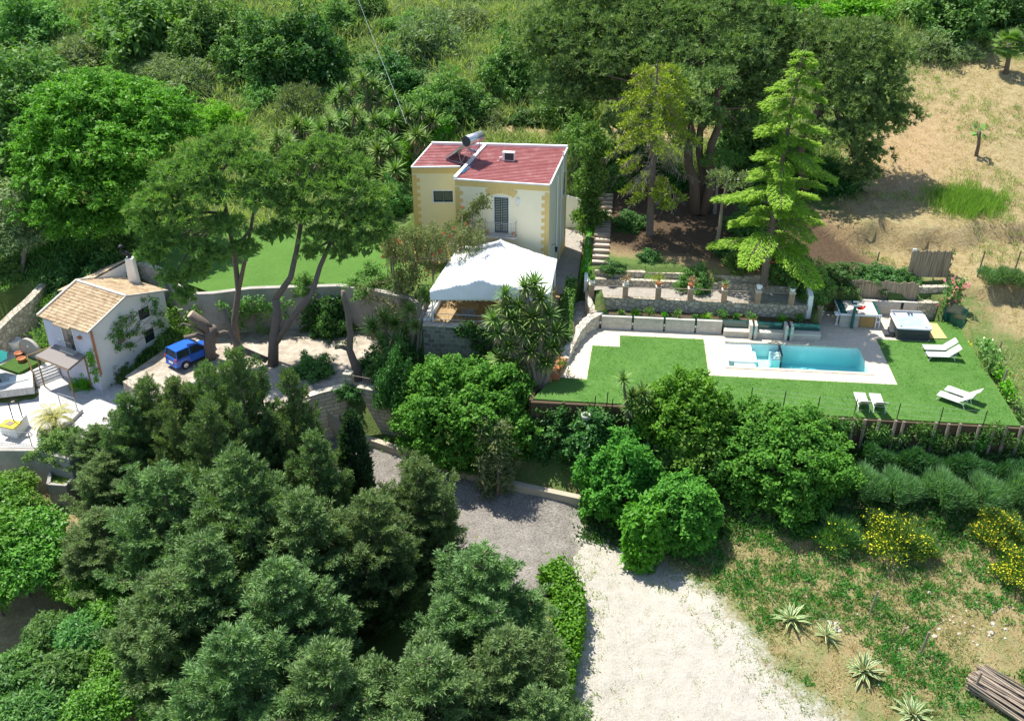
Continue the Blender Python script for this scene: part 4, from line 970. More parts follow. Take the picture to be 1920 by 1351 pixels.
LG = [((1762, 651), -4, 'sun lounger nearest the hot tub, back raised, facing left'), ((1769, 664), -3, 'sun lounger just in front of the one nearest the hot tub'),
      ((1806, 737), -42, 'rear lounger of the slanted pair on the right lawn'), ((1792, 747), -42, 'front lounger of the slanted pair on the right lawn'),
      ((1617, 752), LA1, 'left lounger of the pair turned away from the log wall'), ((1646, 754), LA1, 'right lounger of the pair turned away from the log wall')]
for i, (q, a, lab) in enumerate(LG):
    c = lpos(*q); c.z = 0.02
    if i == 0: L0.location = c; L0.rotation_euler = (0, 0, R(a)); L0['label'] = lab
    else: dup(L0, c, R(a), 1.0, lab)

# lawn edge: earth wall, logs, stakes
mb = MB(); mb.wall([U(-11.9, -8.38), U(2, -8.4), U(15.9, -8.5)], 0.24, -3.2, -0.06); mb.wall([U(-11.9, -8.3), U(-11.7, -5.4)], 0.24, -3.2, -0.02)
tag(mb.build('earth_wall', M['soil']), 'dark earth retaining wall below the pool lawn', 'wall')
logs = [(1498, 765, 1500, 780), (1579, 779, 1578, 797), (1598, 776, 1594, 806), (1620, 780, 1616, 818), (1648, 786, 1644, 808), (1678, 786, 1673, 809), (1698, 797, 1692, 826), (1757, 797, 1755, 810), (1781, 798, 1774, 832), (1803, 800, 1798, 832), (1838, 800, 1835, 812), (1866, 802, 1858, 837), (1889, 802, 1882, 840), (1916, 803, 1911, 838)]
for i, (a, b, c_, d) in enumerate(logs):
    tpp = P(a, b, 0.02); u_ = (tpp - O0).dot(UX); bt = U(u_ - 0.04, -8.72); zb = tz(bt.x, bt.y) - 0.2
    o_ = MB().tube([Vector((bt.x, bt.y, zb)), Vector((bt.x, bt.y, -0.6)), U(u_, -8.66, 0.06 + 0.1 * random.random())], [0.1, 0.1, 0.09], 9).build('log_post', M['oldwood'])
    tag(o_, 'round timber post against the earth wall, number %d counted from the ivy trees rightwards' % (i + 1), 'post', 'log posts along the lawn wall')
stk = [(1114, 771), (1137, 763), (1146, 777), (1406, 755), (1468, 762), (1531.5, 772), (1601, 777), (1681, 785), (1760.5, 793), (1842, 799)]
for i, q in enumerate(stk):
    b_ = P(*q, 0.0); o_ = MB().tube([b_ - Vector((0, 0, 0.3)), b_ + Vector((0.03, 0, 0.55)), b_ + Vector((0.04, 0, 1.05))], 0.028, 6).build('metal_stake', M['black'])
    tag(o_, ('thick dark stake beside the potted yucca corner of the lawn', 'thin stake just right of the thick corner stake', 'short dark stake left of the small yucca', 'thin stake right of the bright round shrub', 'second thin stake right of the bright round shrub', 'third thin stake right of the bright round shrub',
             'thin stake left of the near lounger pair', 'thin stake right of the near lounger pair', 'thin stake below the slanted loungers', 'thin stake nearest the right lawn corner')[i], 'stake', 'stakes along the lawn edge')
mb = MB()
for z in (0.35, 0.7, 1.0):
    for a, b in zip(stk[3:], stk[4:]): mb.tube([P(*a, 0) + Vector((0.03, 0, z)), P(*b, 0) + Vector((0.03, 0, z))], 0.004, 3, False)
tag(mb.build('fence_wire', M['grey']), 'thin wires strung between the lawn edge stakes', 'wire')
pst = [((1805, 645), 1.0, 0.07), ((1828, 673), 0.9, 0.07), ((1850, 703), 0.9, 0.07), ((1873, 735), 1.6, 0.06), ((1868, 668), 1.1, 0.05), ((1900, 772), 1.0, 0.05)]
for i, (q, h, r_) in enumerate(pst):
    b_ = G(*q); o_ = MB().tube([b_ - Vector((0, 0, 0.3)), b_ + Vector((0.12, 0.0, h))], r_, 8).build('fence_post', M['oldwood'])
    tag(o_, ('timber fence post under the yellow white roses', 'timber fence post second down the right lawn border', 'timber fence post third down the right lawn border', 'tall leaning fence post low on the right lawn border', 'thin dark fence post behind the border roses', 'timber fence post nearest the right lawn corner')[i], 'fence post', 'fence posts on the lawn border')
c = P(1786, 608, 0.0)
gp = E('green_screen', 'dark green solid panel leaning at the top corner of the lawn', 'panel', c, R(-62))
MB().box((0, 0, 0.75), (1.7, 0.05, 1.45)).build('sheet', M['greenglass'], gp); [MB().tube([(x, 0, -0.2), (x, 0, 1.6)], 0.04, 6).build('post', M['greenpost'], gp) for x in (-0.85, 0.85)]
for i, (q, h) in enumerate([((1832, 518), 1.9), ((1899, 516), 1.8), ((1912, 572), 0.7), ((1638, 512), 1.6)]):
    b_ = G(*q, 2.2); tag(MB().tube([b_ - Vector((0, 0, 0.3)), b_ + Vector((0.12, 0, h))], 0.05, 8).build('vine_post', M['bark']), ('dark post on the dry slope right of the pink roses', 'dark post at the right edge above the lavender', 'short post at the right edge of the dry slope', 'dark post in the shade behind the long reed screen')[i], 'post', 'posts on the dry slope')
for i, q in enumerate([(1704, 516), (1710, 482)]):
    b_ = G(*q, 2.2) if i == 0 else q1 + Vector((0.1, 0.05, 0)); z_ = 0.35 if i == 0 else 1.75
    fl_ = E('floodlight', ('small white floodlight on a stake below the upper reed screen', 'small white floodlight at the top of the upper reed screen')[i], 'floodlight', b_)
    MB().tube([(0, 0, 0), (0, 0, z_)], 0.015, 5).build('stake', M['black'], fl_); MB().box((0, -0.04, z_ + 0.06), (0.26, 0.08, 0.18)).build('lamp_head', M['white'], fl_, bevel=0.01)
# ---------------------------------------------------------------- the small tiled cottage and its terraces
c0, l0, r0 = Vector((-26.26, 54.76, 0)), Vector((-30.03, 56.94, 0)), Vector((-23.3, 60.48, 0))
b0 = l0 + (r0 - c0)
CT_ = E('white_cottage', 'small white cottage with a clay tiled gable roof and tall chimney', 'house', (-26.7, 57.6, -2.5))
M['shadedfront'] = plain('shaded_white_plaster', (0.56, 0.56, 0.66), 0.85, 0.05, 3, 0.15, 0.1, stain=0.3)  # white plaster tinted blue: the front wall's shade painted into it
ze, zr = 1.98, 2.95
mR, mL = c0.lerp(r0, 0.5), l0.lerp(b0, 0.5)
mb = MB()
mb.add([Zv(l0, -3), Zv(c0, -3), Zv(c0, ze), Zv(l0, ze)], [(0, 1, 2, 3)], 1)
mb.add([Zv(c0, -3), Zv(r0, -3), Zv(r0, ze), Zv(mR, zr), Zv(c0, ze)], [(0, 1, 2, 3, 4)], 0)
mb.add([Zv(r0, -3), Zv(b0, -3), Zv(b0, ze), Zv(r0, ze)], [(0, 1, 2, 3)], 0)
mb.add([Zv(b0, -3), Zv(l0, -3), Zv(l0, ze), Zv(mL, zr), Zv(b0, ze)], [(0, 1, 2, 3, 4)], 0)
mb.build('wall', [M['whitewall'], M['shadedfront']], CT_, w=True)
m, t, o = nt('clay_tiles'); p = pos(t)
vt = N(t, 'ShaderNodeTexVoronoi', feature='F1'); vt.inputs['Scale'].default_value = 4.2; t.links.new(p, vt.inputs['Vector'])
sp_ = N(t, 'ShaderNodeSeparateColor'); t.links.new(vt.outputs['Color'], sp_.inputs[0]); f = noise(t, p, 1.1, 6, 0.7)
bsdf(t, o, mixc(t, 0.6, ramp(t, sp_.outputs[0], [(0.0, (0.48, 0.35, 0.22)), (0.4, (0.66, 0.51, 0.33)), (0.75, (0.74, 0.60, 0.41)), (1.0, (0.60, 0.46, 0.30))]), ramp(t, f, [(0.3, (0.55, 0.52, 0.5)), (0.65, (1, 1, 1))]), 'MULTIPLY'), 0.9, f, 0.3, 0.02, 0.1); M['tiles'] = m
def tiled(mb, e0, e1, q0, q1, n, rows=14):  # eave e0-e1, ridge q0-q1; columns run down the slope, rows overlap
    for r_ in range(rows):
        t0, t1 = r_ / rows, (r_ + 1) / rows
        vs = []
        for tt, dz in ((t0, 0.045), (t1, 0.012)):
            a, b = e0.lerp(q0, tt), e1.lerp(q1, tt)
            for i in range(n * 4 + 1):
                u = i / (n * 4); vs.append(a.lerp(b, u) + Vector((0, 0, dz + 0.05 * math.sin(i * PI / 2) ** 2 + 0.006 * random.random())))
        k = n * 4 + 1
        mb.add(vs, [(i, i + 1, k + i + 1, k + i) for i in range(k - 1)] )
    return mb
ov = (r0 - c0).normalized() * 0.22; gv_ = (c0 - l0).normalized() * 0.16
E0, E1 = Zv(l0 - ov - gv_, ze - 0.05), Zv(c0 - ov + gv_, ze - 0.05)
K0, K1 = Zv(mL - gv_, zr + 0.03), Zv(mR + gv_, zr + 0.03)
F0, F1 = Zv(r0 + ov + gv_, ze - 0.05), Zv(b0 + ov - gv_, ze - 0.05)
mb = MB(); tiled(mb, E0, E1, K0, K1, 19); tiled(mb, F0, F1, K1, K0, 19)
mb.add([E0, E1, K1, K0], [(0, 1, 2, 3)]); mb.add([F0, F1, K0, K1], [(0, 1, 2, 3)])
rf = mb.build('roof', M['tiles'], CT_, w=True)
mb = MB(); strip(mb, E0, K0, E0.z + 0.02, K0.z + 0.02, 0.14, 0.14); strip(mb, K0, F1, K0.z + 0.02, F1.z + 0.02, 0.14, 0.14); strip(mb, E1, K1, E1.z, K1.z, 0.1, 0.1); strip(mb, K1, F0, K1.z, F0.z, 0.1, 0.1); strip(mb, K0, K1, zr + 0.05, zr + 0.05, 0.1, 0.2)
mb.build('verge', M['concrete'], CT_, w=True)
dn = (b0 - l0).normalized(); dl = (l0 - c0).normalized()
a0, a1 = l0.lerp(b0, 0.42) + dl * 0.02, b0 + dn * 1.2
A_ = [a0, a1, a1 + dl * 1.5, a0 + dl * 1.5]
mb = MB(); mb.prism([(q.x, q.y) for q in A_], -2, [2.55, 2.75, 2.15, 2.05]); mb.build('annex_wall', M['whitewall'], CT_, w=True)
mb = MB(); tiled(mb, Zv(A_[3], 2.1) + dl * 0.2, Zv(A_[2], 2.2) + dl * 0.2, Zv(A_[0], 2.66), Zv(A_[1], 2.86), 19, 6); mb.build('annex_roof', M['tiles'], CT_, w=True)
cb_ = Q(249, 512, 61.6); ch = MB()
ch.hexa([cb_ + Vector(q) for q in ((-0.34, -0.3, -1.6), (0.34, -0.3, -1.6), (0.34, 0.3, -1.6), (-0.34, 0.3, -1.6))], [cb_ + Vector(q) for q in ((-0.26, -0.24, 1.15), (0.26, -0.24, 1.15), (0.26, 0.24, 1.15), (-0.26, 0.24, 1.15))])
chm = ch.build('chimney', M['whitewall'], CT_, w=True, bevel=0.03)
mb = MB(); mb.tube([(0, 0, 1.15), (0, 0, 1.3), (-0.15, 0, 1.45), (-0.4, 0, 1.55)], [0.14, 0.14, 0.16, 0.17], 10); mb.lathe([(0.2, 1.9), (0.15, 2.02), (0.05, 2.08)], (-0.45, 0, 0), 10); mb.tube([(-0.45, 0, 1.5), (-0.45, 0, 1.95)], 0.05, 6)
ob = mb.build('chimney_cowl', M['black'], None); ob.data.transform(Matrix.Translation(cb_ - CT_.location)); ob.parent = chm; KIDS.setdefault(chm.name, []).append(ob)
fG = Face(l0, c0, (-0.5, -0.8, 0)); fW = Face(c0, r0, (0.9, -0.4, 0))
opening(fG, 1.75, 2.75, 0.15, 1.75, 'french_door', 2, M['glass'], M['whitewall'], CT_)
mb = MB(); fG.slab(mb, 1.6, 2.9, 0.02, 0.14, 0.0, 0.42); mb.build('door_sill', M['concrete'], CT_, w=True)
mb = MB()
for z in (0.25, 0.85): fG.slab(mb, 1.62, 2.88, z, z + 0.025, 0.36, 0.385)
for i in range(12): fG.slab(mb, 1.63 + i * 0.112, 1.642 + i * 0.112, 0.14, 0.86, 0.365, 0.38)
mb.build('door_railing', M['grey'], CT_, w=True)
mb = MB()
for i in range(9): 
    a = fG.p(1.5 + i * 0.17, 2.0, 0.0); b = fG.p(1.5 + i * 0.17, 1.86, 0.36); mb.tube([a, b], 0.07, 7)
mb.build('door_canopy', M['tiles'], CT_, w=True)
opening(fW, 1.95, 2.55, 0.1, 0.95, 'window', 2, M['glass'], M['whitewall'], CT_)
opening(fW, 4.0, 4.9, 0.85, 1.6, 'window', 1, M['glass'], M['whitewall'], CT_, fw=0.04)
opening(fW, 4.1, 4.95, -0.9, 0.0, 'window', 1, M['glass'], M['whitewall'], CT_, fw=0.04)
mb = MB(); mb.tube([fW.p(0.15, 1.9, 0.07), fW.p(0.15, -1.2, 0.07)], 0.07, 8); mb.build('drain_pipe', M['terracotta'], CT_, w=True)
mb = MB(); fG.slab(mb, 3.35, 3.6, 1.25, 1.4, 0.0, 0.2); mb.build('wall_lamp', M['terracotta'], CT_, w=True)
# reed awning over the lower entrance
AW = E('reed_awning', 'grey reed awning below the cottage french door', 'awning', P(118, 700, -2.4))
aq = [P(66, 668, -0.25), P(128, 693, -0.25), P(160, 667, 0.02), P(104, 646, 0.02)]
mb = MB(); mb.hexa(aq, [q + Vector((0, 0, 0.05)) for q in aq]); mb.build('reed_mat', M['awning'], AW, w=True)
mb = MB()
for a, b in ((0, 1), (1, 2), (2, 3), (3, 0)): mb.tube([aq[a] - Vector((0, 0, 0.05)), aq[b] - Vector((0, 0, 0.05))], 0.035, 6)
mb.build('frame', M['wood'], AW, w=True)
for q in (aq[0].lerp(aq[1], 0.05), aq[0].lerp(aq[1], 0.97), aq[2].lerp(aq[3], 0.05)): MB().tube([q - Vector((0, 0, 0.04)), Vector((q.x, q.y, -2.45))], 0.045, 6).build('post', M['wood'], AW, w=True)
# terrace edge, stairs with rails, arched bed
mb = MB(); mb.wall([P(-60, 748, -2.0), P(10, 733, -2.0), P(57, 722, -2.0)], 0.3, -2.6, -1.42); tag(mb.build('terrace_edge', M['whitewall']), 'white step wall between the two cottage terraces', 'wall')
ss = E('terrace_steps', 'wide white steps between upper and lower cottage terrace', 'stairs', P(45, 722, -2.0))
for i in range(3):
    a, b = P(18 + 5 * i, 711 + 8.5 * i, -1.5 - 0.28 * i), P(56 + 3 * i, 704 + 7.5 * i, -1.5 - 0.28 * i)
    MB().wall([a, b], 0.55, -2.6, -1.45 - 0.28 * i).build('tread', M['whitewall'], ss, w=True)
ramp_ = E('railed_steps', 'short white stairway with brown handrails below the reed awning', 'stairs', P(90, 710, -2.0))
ra, rb_, rc, rd = P(57, 690, -1.45), P(68, 722, -2.35), P(115, 704, -2.35), P(106, 672, -1.45)
mb = MB()
for i in range(6):
    t_ = (i + 0.5) / 6; a, b = ra.lerp(rb_, t_), rd.lerp(rc, t_); mb.wall([a, b], 0.42, -2.6, -1.5 - 0.15 * (i + 1) + 0.1)
mb.build('steps', M['whitewall'], ramp_, w=True)
for a, b in ((ra, rb_), (rd, rc)):
    mb = MB(); mb.tube([a + Vector((0, 0, 0.95)), b + Vector((0, 0, 0.95))], 0.04, 6); mb.tube([a + Vector((0, 0, 0.5)), b + Vector((0, 0, 0.5))], 0.03, 6)
    for q in (a, a.lerp(b, 0.5), b): mb.tube([q - Vector((0, 0, 0.1)), q + Vector((0, 0, 0.97))], 0.045, 6)
    mb.build('handrail', M['wood'], ramp_, w=True)
mb = MB(); mb.tube([ra + Vector((0, 0, 0.95)), rd + Vector((0, 0, 0.95))], 0.035, 6); mb.build('handrail', M['wood'], ramp_, w=True)
LM_BED = lawnmat('bed_grass', (0.05, 0.12, 0.025), (0.08, 0.17, 0.03), (0.16, 0.20, 0.06))
ar = E('arched_alcove', 'dark round topped stone alcove with a grass bed beside the cottage', 'alcove', P(60, 675, -1.5), R(-28))
pts = [(-0.95, 0)] + [(0.95 * math.cos(a), 0.75 + 0.8 * math.sin(a)) for a in np.linspace(PI, 0, 13)] + [(0.95, 0)]
vs = [Vector((x, 0.0, z)) for x, z in pts] + [Vector((x, 0.2, z)) for x, z in pts]; n = len(pts)
MB().add(vs, [tuple(range(n)), tuple(range(2 * n - 1, n - 1, -1))] + [(i, n + i, n + (i + 1) % n, (i + 1) % n) for i in range(n)]).build('arch', M['oldconcrete'], ar)
MB().box((0, -0.9, 0.05), (1.9, 1.7, 0.3)).build('bed', LM_BED, ar)
MB().lathe([(0.05, 0), (0.05, 0.08)], (0, -0.04, 1.0), 8).build('spout', M['white'], ar)
for q, lab, s_ in (((30, 655), 'big pale cylindrical planter beside the path by the cottage', 1.6), ((38, 672), 'terracotta pot behind the other pot on the white terrace', 1.0), ((43, 682), 'terracotta pot with a green plant on the white terrace edge', 1.0)):
    c = P(*q, -1.5); fp = E('plant_pot', lab, 'plant pot', c, group='pots on the cottage terrace')
    MB().lathe([(0.2 * s_, 0), (0.27 * s_, 0.42 * s_), (0.3 * s_, 0.45 * s_), (0.25 * s_, 0.45 * s_), (0.24 * s_, 0.38 * s_)], n=14).build('pot', M['whitewall'] if s_ > 1 else M['terracotta'], fp, True)
um = E('green_umbrella', 'green garden umbrella cut by the left picture edge on the white terrace', 'umbrella', P(12, 736, -2.2), 0)
tq = Vector((-0.95, 0.6, 2.3))
MB().tube([(0, 0, -0.2), (-0.35, 0.2, 1.4), tq], 0.03, 6).build('pole', M['black'], um)
vs = [tq + Vector((0, 0, 0.35))] + [tq + Vector((1.25 * math.cos(a * PI / 4), 1.25 * math.sin(a * PI / 4), -0.15)) for a in range(8)]
ob = MB().add(vs, [(0, 1 + i, 1 + (i + 1) % 8) for i in range(8)]).build('canopy', M['umbrella'], um); s_ = ob.modifiers.new('solid', 'SOLIDIFY'); s_.thickness = 0.03
wl_ = E('garden_well', 'white well block with a bright yellow lid on the lower terrace', 'well', P(30, 812, -2.4))
w0, w1, w2, w3 = P(2, 812, -2.4), P(33, 822, -2.4), P(56, 797, -2.4), P(28, 789, -2.4)
mb = MB(); mb.prism([w0, w1, w2, w3], -2.5, -1.6); mb.build('block', M['whitewall'], wl_, w=True, bevel=0.02)
y_ = [P(-4, 797, -1.5), P(24, 803, -1.5), P(41, 789, -1.5), P(12, 784, -1.5)]
mb = MB(); mb.prism(y_, -1.598, -1.52); mb.build('lid', M['yellowlid'], wl_, w=True)
mb = MB(); q_ = sum(y_, Vector()) / 4; mb.box((q_.x, q_.y, -1.5), (0.42, 0.36, 0.035), R(-20)); mb.build('hatch', M['oldwood'], wl_, w=True)
mb = MB(); wa, wb_ = P(26, 790, -1.6), P(42, 782, -1.6); mb.tube([wa, wa + Vector((0, 0, 1.25)), (wa + wb_) / 2 + Vector((0, 0, 1.5)), wb_ + Vector((0, 0, 1.25)), Vector((wb_.x, wb_.y, -2.4))], 0.035, 6); mb.build('pulley_frame', M['black'], wl_, w=True)
mb = MB(); mb.lathe([(0.05, 0), (0.12, 0.02), (0.12, 0.06), (0.05, 0.08)], (wa + wb_) / 2 + Vector((0, 0, 1.2)), 10); mb.build('pulley', M['oldwood'], wl_, w=True)
def bars(name, a, b, z, h, label, cat='railing', mat='grey', gap=0.13, lean=0.0):
    r_ = E(name, label, cat, (a.x, a.y, z)); d = (b - a); L = d.length; e = d.normalized(); k = max(2, int(L / gap))
    mb = MB()
    for zz in (z + 0.1, z + h): mb.tube([Zv(a, zz), Zv(b, zz)], 0.02, 6)
    for i in range(k + 1): q = a.lerp(b, i / k); mb.tube([Zv(q, z), Zv(q, z + h)], 0.03 if i in (0, k) else 0.009, 5, False)
    mb.build('bars', M[mat], r_, w=True); return r_
bars('terrace_railing', P(-40, 831, -2.4), P(60, 836, -2.4), -2.4, 0.95, 'light metal railing along the front edge of the cottage terrace', gap=0.16)
bars('iron_gate', P(115, 765, -2.4), P(147, 775, -2.4), -2.4, 1.1, 'open metal gate panel behind the yellow green cycad', 'gate')
mb = MB(); mb.wall([P(-60, 842, -2.4), P(62, 842, -2.4)], 0.35, -5.4, -2.38); mb.wall([P(62, 842, -2.4), P(130, 858, -2.4), P(180, 830, -2.4), P(230, 778, -2.4), P(300, 730, -2.4)], 0.35, -5.6, -2.36)
tag(mb.build('terrace_wall', M['oldconcrete']), 'old retaining wall below the front of the cottage terrace', 'wall')
mb = MB(); mb.wall([P(110, 815, -2.4), P(152, 772, -2.4)], 0.3, -2.5, -2.15); tag(mb.build('low_kerb_wall', M['concrete']), 'low kerb under the open metal gate by the cycad', 'wall')
bars('courtyard_railing', P(655, 728, -1.2), P(708, 738, -1.2), -1.15, 0.95, 'iron railing on the limestone wall below the courtyard', mat='oldwood')
bars('iron_gate', P(800, 672, -1.2), P(828, 690, -1.2), -1.2, 1.2, 'small dark iron gate beside the grey patio wall', 'gate', 'black')

# water tank with green algae
tk = E('water_tank', 'open concrete water tank with bright green algae in the orchard', 'water tank', P(120, 940, -5.2))
tq_ = [P(91, 907, -3.6), P(122, 910, -3.6), P(153, 881, -3.6), P(97, 867, -3.6)]
mb = MB(); mb.wall(tq_ + [tq_[0]], 0.22, -6.2, -3.55); mb.build('tank_wall', M['oldconcrete'], tk, w=True)
m, t, o = nt('algae_water'); p = pos(t); f = noise(t, p, 1.0, 4)
bsdf(t, o, ramp(t, f, [(0.4, (0.05, 0.12, 0.01)), (0.55, (0.20, 0.28, 0.015)), (0.7, (0.33, 0.33, 0.03))]), 0.5, spec=0.4)
mb = MB(); mb.prism(tq_, -5, -3.8); mb.build('algae', m, tk, w=True)

# stone walls of the left side, courtyard and road
def swall(name, pts, th, z0, z1, mat, label):
    mb = MB(); mb.wall(pts, th, z0, z1); return tag(mb.build(name, M[mat]), label, 'wall')
wz = [tz(q.x, q.y) for q in (P(2, 640, -0.8), P(30, 608, -0.4), P(60, 578, 0.1), P(88, 548, 0.4))]
swall('path_wall', [P(-40, 668, -0.9), P(2, 640, -0.6), P(30, 612, -0.3), P(60, 582, 0.1), P(86, 548, 0.4)], 0.55, -2.5, [0.1, 0.4, 0.7, 1.0, 1.1], 'drystone', 'old rubble wall along the cottage path at far left')
swall('lawn_back_wall', [P(255, 505, 1.6), P(285, 515, 1.6), P(330, 535, 1.6)], 0.5, -1.5, 2.35, 'whiterock', 'pale capped garden wall behind the cottage chimney')
swall('retaining_wall', [P(312, 522, 1.9), P(355, 552, 1.9), P(400, 550, 1.9), P(470, 541, 1.9), P(560, 538, 1.9), P(640, 536, 1.9), P(705, 545, 1.9), P(770, 560, 1.9), P(812, 590, 1.9)], 0.4, -1.6, 1.98, 'oldconcrete', 'curved plastered retaining wall below the upper lawn')
swall('limestone_wall', [P(560, 748, -1.2), P(600, 738, -1.2), P(655, 726, -1.2), P(735, 740, -1.2), P(790, 748, -1.2)], 0.5, -5.4, [-1.1, -1.0, -0.95, -0.95, -1.0], 'limestone', 'coursed limestone wall above the cobbled road')
for q, lab in ((P(655, 726, -1.2), 'limestone pier at the left end of the courtyard railing'), (P(735, 740, -1.2), 'limestone pier at the right end of the courtyard railing')): tag(MB().box((q.x, q.y, -0.7), (0.54, 0.54, 1.2), R(-15)).build('wall_pier', M['limestone']), lab, 'pier', 'piers on the limestone wall')
kb = [(590, 806), (650, 822), (700, 835), (785, 864), (870, 893), (980, 921), (1088, 944)]
mb = MB()
kp = gpts(*kb, z=-5)
mb.wall(kp, 0.4, [q.z - 0.5 for q in kp], [q.z + 0.5 for q in kp])
tag(mb.build('kerb_wall', M['kerb']), 'low plastered kerb wall along the cobbled road', 'wall')
swall('court_front_wall', [P(235, 712, -1.2), P(300, 757, -1.2), P(420, 781, -1.2), P(560, 762, -1.2)], 0.4, -6, -1.22, 'drystone', 'rubble wall edging the courtyard behind the foreground conifers')

# blue car
cc = (P(318, 692, -1.2) + P(382, 662, -1.2)) / 2; cc.z = -1.18
CA = E('blue_car', 'small bright blue hatchback parked beside the cottage', 'car', cc + Vector((0.35, 0.1, 0)), R(50)); CA.scale = (0.88, 0.88, 0.88)
def loft(mb, secs):                         # sections of equal point count along x
    n = len(secs[0]); vs = [q for s_ in secs for q in s_]
    mb.add(vs, [(i * n + j, i * n + (j + 1) % n, (i + 1) * n + (j + 1) % n, (i + 1) * n + j) for i in range(len(secs) - 1) for j in range(n)] + [tuple(range(n - 1, -1, -1)), tuple((len(secs) - 1) * n + j for j in range(n))]); return mb
def sec(x, w, zb, zt, r_=0.12): return [Vector((x, y, z)) for y, z in ((-w + r_, zb), (w - r_, zb), (w, zb + r_), (w, zt - r_), (w - r_, zt), (-w + r_, zt), (-w, zt - r_), (-w, zb + r_))]
ob = loft(MB(), [sec(-1.72, 0.70, 0.32, 0.92), sec(-1.66, 0.78, 0.24, 1.0), sec(-0.9, 0.81, 0.22, 1.02), (sec(0.5, 0.81, 0.22, 1.0)), sec(1.25, 0.78, 0.22, 0.92), sec(1.66, 0.72, 0.26, 0.78), sec(1.76, 0.62, 0.34, 0.66)]).build('body', M['bluecar'], CA, bevel=0.03)
def cab(x, w0, w1, z0, z1): return [Vector((x[0], -w0, z0)), Vector((x[0], w0, z0)), Vector((x[1], w1, z1)), Vector((x[1], -w1, z1))]
a, b, c_, d = cab((-1.66, -1.5), 0.76, 0.60, 0.985, 1.52), cab((0.95, 0.22), 0.76, 0.60, 0.97, 1.52), None, None
MB().hexa([a[0], b[0], b[1], a[1]], [a[3], b[3], b[2], a[2]]).build('window_glass', M['glass'], CA, bevel=0.02)
MB().hexa([Vector((-1.56, -0.63, 1.50)), Vector((0.26, -0.63, 1.50)), Vector((0.26, 0.63, 1.50)), Vector((-1.56, 0.63, 1.50))], [Vector((-1.5, -0.57, 1.58)), Vector((0.1, -0.57, 1.58)), Vector((0.1, 0.57, 1.58)), Vector((-1.5, 0.57, 1.58))]).build('roof', M['bluecar'], CA, bevel=0.03)
for s_ in (-1, 1):
    for x0, x1 in ((-1.66, -1.54), (-0.55, -0.5), (0.95, 0.22)):
        MB().tube([(x0, s_ * 0.765, 0.98), (x1, s_ * 0.61, 1.53)], 0.045, 6).build('pillar', M['bluecar'], CA)
    MB().box((0.72, s_ * 0.86, 1.02), (0.12, 0.14, 0.12)).build('mirror', M['bluecar'], CA, bevel=0.02)
    MB().box((1.66, s_ * 0.5, 0.66), (0.16, 0.26, 0.16)).build('headlight', M['steel'], CA, bevel=0.03)
    MB().box((-1.7, s_ * 0.66, 0.86), (0.06, 0.14, 0.3)).build('tail_light', M['red'], CA, bevel=0.01)
    for x in (-1.05, 1.08):
        wh = MB().tube([(x, s_ * 0.62, 0.3), (x, s_ * 0.825, 0.3)], 0.3, 18).build('tyre', M['rubber'], CA)
        MB().tube([(x, s_ * 0.82, 0.3), (x, s_ * 0.835, 0.3)], 0.19, 14).build('rim', M['steel'], CA)
for s_ in (-1, 1):
    MB().box((0.05, s_ * 0.808, 0.33), (1.75, 0.03, 0.16)).build('sill', M['rubber'], CA, bevel=0.01)
    for x in (-1.05, 1.08): MB().tube([(x + 0.37 * math.cos(a * PI / 10), s_ * 0.815, 0.3 + 0.37 * math.sin(a * PI / 10)) for a in range(11)], 0.035, 6).build('wheel_arch', M['rubber'], CA)
    for x in (-0.52, 0.6): MB().box((x, s_ * 0.812, 0.66), (0.02, 0.012, 0.62)).build('door_gap', M['rubber'], CA)
    MB().box((-0.38, s_ * 0.82, 0.84), (0.16, 0.02, 0.03)).build('door_handle', M['rubber'], CA)
MB().box((1.74, 0, 0.42), (0.1, 1.3, 0.14)).build('front_bumper', M['rubber'], CA, bevel=0.03)
MB().box((-1.745, 0, 0.55), (0.03, 0.5, 0.12)).build('number_plate', M['white'], CA)
MB().box((-1.73, 0, 0.36), (0.1, 1.4, 0.16)).build('bumper', M['bluecar'], CA, bevel=0.03)
# overhead cable, pergola, pole
pa_, pb_ = Q(672, 0, 100), Q(738, 168, 78)
mb = MB(); mb.tube([pa_ + (pa_ - pb_) * 0.6 + Vector((0, 0, 2)), pa_, pa_.lerp(pb_, 0.33) - Vector((0, 0, 0.1)), pa_.lerp(pb_, 0.66) - Vector((0, 0, 0.1)), pb_, Q(762, 232, 69.5)], 0.014, 5)
tag(mb.build('overhead_cable', M['steel']), 'pale cable running down the scrub hillside towards the house', 'cable')
pg = E('pergola', 'weathered pole pergola carrying the bougainvillea left of the house', 'pergola', (-7.5, 61.5, 1.8))
for i in range(7):
    x = -8.2 + i * 0.75
    MB().tube([(x, 63.2 - 0.1 * i, 4.5), (x + 0.5, 60.2 - 0.1 * i, 4.3)], 0.05, 6).build('rafter', M['deckboard'], pg, w=True)
for q in ((-8.3, 63.0), (-7.8, 60.2), (-3.9, 62.7), (-5.2, 60.0)): MB().tube([(*q, 1.7), (*q, 4.45)], 0.06, 6).build('post', M['oldwood'], pg, w=True)
for y in (62.9, 60.4): MB().tube([(-8.5, y + 0.1, 4.4), (-4.0, y - 0.2, 4.4)], 0.05, 6).build('beam', M['oldwood'], pg, w=True)
